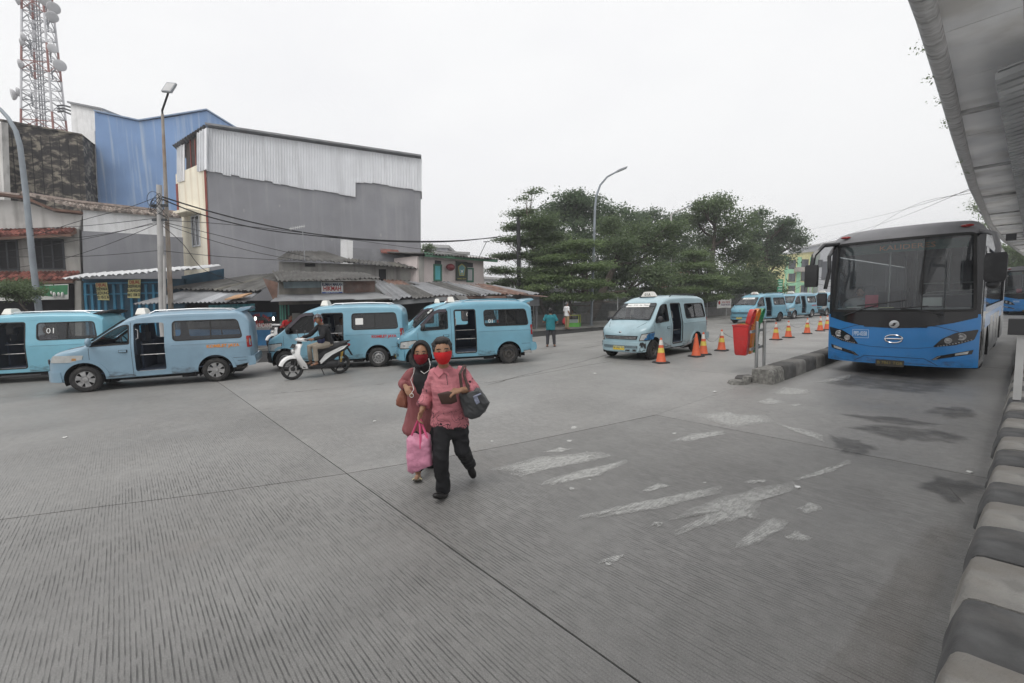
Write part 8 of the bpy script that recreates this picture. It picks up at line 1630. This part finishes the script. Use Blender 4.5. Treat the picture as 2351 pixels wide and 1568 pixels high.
wp = gnd(1302, 756, .1); f_ = (RT * .9 + FW * .45); pw_ = figure('person in white T-shirt and khaki trousers carrying a red plastic bag by the fence', stand((wp.x, wp.y, .1), f_, 1.66, wrR=(.04, -.26, .86), elR=(-.05, -.24, 1.08)), f_, mat('white_cotton', (.68, .68, .68), .85, var=.06), mat('khaki_cotton', (.33, .24, .13), .85, var=.12), shirt_len=.10, maskm=mat('mask_grey', (.05, .05, .05), .8), hair=mat('hair_grey', (.12, .12, .12), .8)); rel(pw_, (wp.x, wp.y, .1))
rb = sack('plastic_bag', 'red plastic bag hanging from the hand of the person in white', 'bag', [(1291, 737), (1294, 730), (1297, 728), (1301, 731), (1303, 738), (1301, 744), (1296, 746), (1292, 743)], 28.6, .16, mat('red_plastic', (.50, .05, .06), .4, var=.25, vs_=9))
sp = gnd(1314, 748, .1); f_ = (CAM - sp); f_.z = 0; sj = stand((sp.x, sp.y, .1), f_, 1.6, head=(.1, 0, .98), neck=(.04, 0, .84), chest=(.02, 0, .62), pelvis=(-.05, 0, .30), shL=(.02, .18, .80), shR=(.02, -.18, .80), elL=(.10, .24, .58), elR=(.16, -.20, .60), wrL=(.28, .18, .52), wrR=(.20, -.06, .84), hiL=(-.02, .1, .28), hiR=(-.02, -.1, .28), knL=(.36, .16, .42), knR=(.36, -.16, .42), anL=(.36, .12, .08), anR=(.36, -.12, .08), toL=(.52, .13, .03), toR=(.52, -.13, .03)); sp2 = Vector((sp.x, sp.y, .1)) - f_.normalized() * .75; 
ps_ = figure('vendor in pale shirt sitting low behind the green snack box', {k: v - f_.normalized() * .75 for k, v in sj.items()}, f_, mat('pale_shirt', (.48, .46, .42), .85, var=.15), M_BKC, sleeve=.9); rel(ps_, sp2)
# red shirt person leaning at the stall, blue shirt person behind the grey-blue minibus
rp = at(655, 800, 20.4); rp.z = .1; f_ = RT * .8 - FW * .3; pr_ = figure('person in red T-shirt bending forward beside the parked scooter', stand(rp, f_, 1.6, head=(.42, .02, 1.36), neck=(.30, 0, 1.24), chest=(.18, 0, 1.08), shL=(.25, .18, 1.20), shR=(.25, -.18, 1.20), elL=(.20, .26, .95), elR=(.20, -.26, .95), wrL=(.42, .2, .88), wrR=(.42, -.2, .88)), f_, mat('red_cotton', (.55, .02, .025), .85, var=.1), M_BKC); rel(pr_, rp)
bp = at(574, 800, 20.0); bp.z = .1; f_ = RT * .3 - FW; pb_ = figure('person in light blue shirt and mask standing behind the rear of the grey-blue minibus', stand(bp, f_, 1.6), f_, mat('light_blue_cotton', (.14, .22, .48), .85, var=.12), M_BKC, maskm=mat('mask_blue', (.1, .25, .5), .8)); rel(pb_, bp)
# passengers
def in_van(v, x, y, z, label, shirt, yaw=math.pi / 2, skin=SK2):
    M = Matrix.Translation(v.location) @ Matrix.Rotation(v.rotation_euler.z, 4, 'Z'); f = (M.to_3x3() @ Vector((math.cos(yaw), math.sin(yaw), 0))); p = M @ Vector((x, y, z)); J = stand(p, f, 1.5, head=(.05, 0, .66), neck=(0, 0, .50), chest=(0, 0, .28), pelvis=(-.02, 0, .06), shL=(0, .17, .44), shR=(0, -.17, .44), elL=(.06, .22, .2), elR=(.06, -.22, .2), wrL=(.24, .12, .14), wrR=(.24, -.12, .14), hiL=(0, .09, .05), hiR=(0, -.09, .05), knL=(.38, .1, .06), knR=(.38, -.1, .06), anL=(.36, .1, -.30), anR=(.36, -.1, -.30), toL=(.48, .1, -.34), toR=(.48, -.1, -.34)); t = figure(label, J, f, shirt, M_BKC, skin, vox=.015); rel(t, p); return t
in_van(v1, 1.15, -.52, .80, 'smiling passenger in striped shirt seated inside the bright cyan minibus', mat('striped_shirt', (.45, .42, .5), .85, var=.4, vs_=20), skin=SK1)
in_van(v3, 1.30, -.52, .80, 'passenger in white shirt seated inside the black-bumpered minibus', mat('white_cotton', (.68, .68, .68)), skin=SK1)
in_van(v1, 1.98, .36, .80, 'driver in blue jacket at the front window of the bright cyan minibus', mat('blue_jacket', (.04, .12, .40), .8, var=.3, vs_=8), .6)
dp = Matrix.Translation(bus1.location) @ Vector((-.85, 1.2, 1.25)); J = stand(dp, (0, -1, 0), 1.5, head=(.05, 0, .66), neck=(0, 0, .50), chest=(0, 0, .28), pelvis=(-.02, 0, .02), shL=(0, .17, .44), shR=(0, -.17, .44), elL=(.14, .24, .25), elR=(.14, -.24, .25), wrL=(.34, .12, .30), wrR=(.34, -.12, .30), hiL=(0, .09, .03), hiR=(0, -.09, .03), knL=(.38, .1, .02), knR=(.38, -.1, .02), anL=(.36, .1, -.40), anR=(.36, -.1, -.40), toL=(.48, .1, -.44), toR=(.48, -.1, -.44)); dr_ = figure('driver in pale blue shirt dimly seen behind the bus windscreen', J, (0, -1, 0), mat('driver_shirt', (.25, .33, .42), .85), M_BKC, vox=.015); rel(dr_, dp)
# ---- scooter rider
Ms = Matrix.Translation(sc1.location) @ Matrix.Rotation(sc1.rotation_euler.z, 4, 'Z'); L_ = lambda x, y, z: Ms @ Vector((x, y, z)); fr = Ms.to_3x3() @ Vector((1, 0, 0)); hf = (CAM - L_(0, 0, 1.5)); hf.z = -.15
J = dict(head=L_(-.10, .02, 1.53), neck=L_(-.20, 0, 1.39), chest=L_(-.27, 0, 1.17), pelvis=L_(-.34, 0, .90), shL=L_(-.20, .19, 1.33), shR=L_(-.18, -.19, 1.33), elL=L_(-.06, .31, 1.07), elR=L_(.02, -.32, 1.10), wrL=L_(.19, .33, 1.03), wrR=L_(.22, -.33, 1.05), hdL=L_(.30, .33, 1.03), hdR=L_(.30, -.33, 1.03), hiL=L_(-.30, .10, .86), hiR=L_(-.30, -.10, .86), knL=L_(.10, .20, .80), knR=L_(.10, -.18, .80), anL=L_(.08, .19, .40), anR=L_(.10, -.14, .40), toL=L_(.24, .21, .345), toR=L_(.25, -.15, .345))
rd = figure('scooter rider in black hooded jacket, khaki trousers and silver helmet', J, fr, M_BKC, mat('khaki_grey', (.30, .26, .21), .85, var=.15, vs_=5), SK2, sleeve=.93, hair=None, head_f=hf, shirt_len=.03, shorts=.95); Mh = frame(hf); hc = Vector(J['head'])
def helm(u, v, s=1.0):
    a = (u - .5) * 2 * math.pi; fr_ = max(0, math.cos(a)); lo = -.55 + (.95 if abs(a) < .95 else .95 * max(0, 1 - (abs(a) - .95) / .25)); el = math.pi / 2 + (lo - math.pi / 2) * v
    return hc + Mh @ (Vector((.132 * math.cos(el) * math.cos(a) - .012, .118 * math.cos(el) * math.sin(a), .140 * math.sin(el) + .012)) * s)
mb = MB(); mb.grid(lambda u, v: helm(u, v), 40, 12); mb.grid(lambda u, v: helm(u, v, .90), 40, 12); mb.loft([[helm(k / 40, 1, .90) for k in range(41)], [helm(k / 40, 1, .95) for k in range(41)], [helm(k / 40, 1) for k in range(41)]], cap=False, closed=False); mb.build('helmet', mat('helmet_silver', (.24, .24, .25), .22, .6, var=.1, coat=.6), rd, True, 50)
mb = MB(); mb.grid(lambda u, v: helm(.5 + (u - .5) * .34, .45 + v * .5, 1.05), 12, 5); mb.build('helmet_visor', mat('smoked_visor', (.06, .05, .06)), rd, True)
for y in (1, -1): mb = MB(); mb.ell(hc + Mh @ Vector((.055, y * .086, -.035)), (.022, .014, .05), 10, 7, Mh); mb.build('cheek_pad', mat('helmet_red_pad', (.30, .03, .03), .7), rd, True)
mb = MB(); mb.ell(L_(-.30, .02, 1.33), (.10, .14, .07), 12, 8); mb.build('hood', M_BKC, rd, True); mb = MB(); mb.ell(L_(-.10, .12, .98), (.13, .10, .11), 12, 8); mb.build('waist_bag', mat('navy_bag', (.02, .03, .10), .7, var=.2), rd, True); rel(rd, L_(-.3, 0, 0))
# ---------------------------------------------------------------- cones, bins, vendor box
M_CON_O = mat('cone_orange', (.62, .12, .05), .6, var=.12, vs_=6, dirt=.4, ds=5, dcol=(.30, .07, .04)); M_CON_Y = mat('cone_yellow_band', (.62, .50, .10), .5, var=.15, vs_=8); M_CON_W = mat('cone_white_band', (.62, .60, .56), .5, var=.2, vs_=8); M_RUB = mat('cone_base_rubber', (.03, .03, .03), .85, var=.2)
def cone(label, p, rz, plain=False, h=.70):
    t = thing('traffic_cone', label, 'traffic cone', (p[0], p[1], 0), rz, 'traffic cones in the plaza'); rr = lambda z: .135 - (.135 - .028) * (z - .04) / (h - .04)
    mb = MB(); mb.loft([[(a * s, b * s, z) for a, b in ((-.19, -.16), (-.16, -.19), (.16, -.19), (.19, -.16), (.19, .16), (.16, .19), (-.16, .19), (-.19, .16))] for s, z in ((1, 0), (1, .025), (.86, .045))]); mb.build('base', M_RUB, t, fix=True)
    mb = MB(); mb.lathe([(rr(.04) + .02, .03), (rr(.06), .06), (rr(h * .5), h * .5), (rr(h) + .002, h - .02), (rr(h) - .008, h), (.012, h), (.012, h - .05)], (0, 0, 0), 20, 'z', cap=False); b = mb.build('cone_body', M_CON_O, t, True, 50)
    if not plain:
        for z0, z1, m_, nm in ((.29 * h / .7, .42 * h / .7, M_CON_Y, 'reflective_band'), (.50 * h / .7, .64 * h / .7, M_CON_W, 'top_band')): mb = MB(); mb.lathe([(rr(z0) + .003, z0), (rr(z1) + .003, z1)], (0, 0, 0), 20, 'z', cap=False); mb.build(nm, m_, t, True)
    return t
cn = [((-6.87, 11.53), 'banded traffic cone standing off the front wheel of the 01A minibus', 0), ((-6.78, 13.40), 'faded plain orange cone at the rear wheel of the 01A minibus', 1), ((-6.82, 13.95), 'banded cone half hidden behind the faded plain cone', 0), ((-6.86, 15.33), 'banded cone between the 01A minibus and the red litter bin', 0), ((-6.74, 17.6), 'banded cone whose base shows behind the litter bins', 0), ((-6.84, 20.21), 'banded cone first past the litter bins', 0), ((-6.78, 21.47), 'banded cone second past the litter bins', 0), ((-6.79, 23.96), 'banded cone third past the litter bins', 0), ((-6.78, 25.87), 'banded cone fourth past the litter bins, near the bus corner', 0), ((-6.75, 26.9), 'banded cone just peeping out beside the bus corner', 0), ((-16.2, 38.2), 'plain orange cone on the far footpath edge below the fence banner', 1), ((-15.9, 39.2), 'plain orange cone next to the one below the fence banner', 1), ((-15.5, 40.6), 'plain orange cone nearest the front of the far minibus', 1)]
for p, l_, pl in cn: cone(l_, p, random.uniform(-.5, .5), bool(pl), .72 if p[0] > -10 else .85)
M_CH = mat('chain_grey', (.25, .25, .25), .5, .5)
for i in range(8):
    if i in (1,): continue
    a = Vector((*cn[i][0], .66)); b = Vector((*cn[i + 1][0], .66)); mb = MB(); mb.tube([a.lerp(b, k / 10) - Vector((0, 0, .30 * 4 * (k / 10) * (1 - k / 10))) for k in range(11)], .008, 5); o = mb.build('cone_chain', M_CH, None, True); mesh_origin(o, a); tag(o, 'thin chain sagging between two banded traffic cones', 'chain', 'chains between the cones')
mb = MB(); a = Vector((-16.2, 38.2, .8)); b = Vector((-15.5, 40.6, .8)); mb.tube([a, (a + b) / 2 - Vector((0, 0, .1)), b], .02, 5); o = mb.build('barrier_tape', mat('tape_orange', (.5, .3, .15), .6)); mesh_origin(o, a); tag(o, 'orange tape strung between the plain cones on the far footpath edge', 'tape')
# triple litter bins on two posts
M_PST = mat('bin_post_steel', (.34, .35, .35), .4, .6, var=.15); 
st = thing('bin_stand', 'two steel posts with brackets carrying the three litter bins', 'bin stand', (-4.12, 11.0, 0)); dv = Vector((-.10, 1.0, 0)).normalized()
for i, k in enumerate((0, .62)): mb = MB(); mb.tube([dv * k + Vector((0, 0, -.05)), dv * k + Vector((0, 0, 1.22))], .035, 10); mb.build('post', M_PST, st, True); mb = MB(); mb.lathe([(.036, 0), (.04, .01), (.02, .03), (.001, .032)], dv * k + Vector((0, 0, 1.22)), 10); mb.build('cap', M_PST, st)
for z in (.62, 1.02): mb = MB(); q = Vector((-.05, -.22, z)); mb.hexa([q + Vector(v) for v in ((-.02, 0, -.03), (.02, 0, -.03), (-.06, 1.05, -.03), (-.10, 1.05, -.03), (-.02, 0, .03), (.02, 0, .03), (-.06, 1.05, .03), (-.10, 1.05, .03))]); mb.build('bracket_bar', M_PST, st, fix=True)
def bin_(label, col, k):
    m_ = mat('bin_%d' % k, col, .35, var=.08, coat=.3, dirt=.25, ds=4); o = Vector((-4.12, 11.0, 0)) + dv * (-.05 + .36 * k) + Vector((-.31, -.02, 0)); t = thing('litter_bin', label, 'litter bin', tuple(o), math.atan2(dv.y, dv.x) - math.pi / 2, 'triple litter bins'); mb = MB(); mb.loft([[(a * .175 * s, b * .14 * s, z) for a, b in ((-1, -.8), (-.8, -1), (.8, -1), (1, -.8), (1, .8), (.8, 1), (-.8, 1), (-1, .8))] for s, z in ((.62, .46), (.74, .50), (.84, .72), (.98, 1.13), (1.06, 1.14), (1.06, 1.17), (.97, 1.17), (.80, .72), (.66, .53))], cap=True); mb.build('bin_body', m_, t, True, 40, fix=True)
    # hooded lid tipped open toward the posts, with a window in it
    M_ = Matrix.Translation((.20, 0, 1.18)) @ Matrix.Rotation(R(14), 4, 'Y'); mb = MB(); out = rpoly([(-.14, 0), (.14, 0), (.155, .22), (.10, .35), (-.10, .35), (-.155, .22)], .05); inn = rpoly([(-.10, .24), (.10, .24), (.085, .35), (-.085, .35)], .03); n1 = len(out)
    rings = [[M_ @ Vector((x_, y * s, z * s2)) for y, z in out] for x_, s, s2 in ((0, 1, 1), (-.05, 1.02, 1.01), (-.10, .96, .97))]; mb.loft([rings[0], rings[1], rings[2]], cap=False); ld = mb.build('lid', m_, t, True, 40)
    mb = MB(); mb.prism([M_ @ Vector((-.02, y, z)) for y, z in rpoly([(-.13, 0), (.13, 0), (.14, .19), (-.14, .19)], .02)], M_.to_3x3() @ Vector((-.012, 0, 0))); mb.build('lid_panel', m_, ld, fix=True)
    mb = MB(); mb.prism([M_ @ Vector((-.02, y, z)) for y, z in [(-.125, .30), (.125, .30), (.095, .345), (-.095, .345)]], M_.to_3x3() @ Vector((-.012, 0, 0))); mb.build('lid_rim', m_, ld, fix=True)
    return t
bin_('red litter bin with its lid tipped up on the steel stand', (.52, .03, .03), 0); bin_('orange litter bin between the red and the green one', (.62, .20, .03), 1); bin_('green litter bin at the far end of the steel stand', (.02, .22, .08), 2)
# vendor's green display box
vb = thing('vendor_box', 'green and yellow framed glass snack box on the footpath by the fence', 'display box'); c = gnd(1317, 750, .1); vb.location = (c.x, c.y, .1); vb.rotation_euler = (0, 0, .5)
M_VG = mat('vendor_green', (.16, .50, .10), .5, var=.1); mb = MB(); mb.box((-.42, -.3, 0), (.42, .3, .26)); mb.build('base', M_VG, vb)
for a in (-.4, .4):
    for b in (-.28, .28): mb = MB(); mb.box((a - .02, b - .02, .26), (a + .02, b + .02, .74)); mb.build('frame_post', mat('vendor_yellow', (.5, .55, .12), .5), vb)
mb = MB(); mb.box((-.43, -.31, .74), (.43, .31, .78)); mb.build('top', mat('vendor_yellow', (.5, .55, .12)), vb); mb = MB(); mb.box((-.38, -.26, .27), (.38, .26, .73)); mb.build('glass', glass('vendor_glass', (.8, .85, .85), 1.4), vb); mb = MB(); mb.box((-.3, -.2, .27), (.3, .2, .48)); mb.build('goods', M_WHT, vb)
# litter
for (x, y), s in (((1365, 858), .05), ((1640, 900), .04), ((860, 968), .03), ((150, 1005), .04), ((1830, 1120), .03), ((2225, 1085), .03)):
    p = gnd(x, y); mb = MB(); mb.prism([(s * math.cos(a) * random.uniform(.5, 1.2), s * math.sin(a) * random.uniform(.5, 1.2), .006) for a in [k * 1.26 for k in range(5)]], (0.004, 0, .008)); o = mb.build('litter', M_WHT, None, fix=True); o.location = (p.x, p.y, 0); tag(o, 'small scrap of pale litter lying on the concrete', 'litter', 'scraps of litter')
# ---------------------------------------------------------------- ground cracks, air
for q in ([(1120, 884), (1200, 862), (1290, 842), (1360, 824), (1425, 806)], [(1236, 816), (1300, 806), (1370, 794), (1410, 788)], [(620, 905), (760, 892), (900, 880)]):
    P = [gnd(x, y) for x, y in q]; mb = MB(); V = []
    for a, b in zip(P, P[1:]):
        for k in range(8): c = a.lerp(b, k / 8); w = random.uniform(.004, .018); V.append((c + Vector((random.uniform(-.03, .03), random.uniform(-.03, .03), 0)), w))
    mb.add([v for c, w in V for v in (c + Vector((-w, -w, .005)), c + Vector((w, w, .005)))], [(2 * i, 2 * i + 1, 2 * i + 3, 2 * i + 2) for i in range(len(V) - 1)]); mb.build('ground_crack', mat('crack_dark', (.11, .105, .10), .95), ground, fix=True)
hz = MB(); hz.box((-905, -905, -2.0), (905, 905, 45))
m = bpy.data.materials.new('haze_air'); m.use_nodes = True; n = m.node_tree.nodes; n.remove(n['Principled BSDF']); v = n.new('ShaderNodeVolumePrincipled'); v.inputs['Color'].default_value = (.95, .96, 1.0, 1); v.inputs['Density'].default_value = 0.0015; m.node_tree.links.new(v.outputs[0], n['Material Output'].inputs['Volume'])
h = hz.build('haze', m); tag(h, kind='stuff')
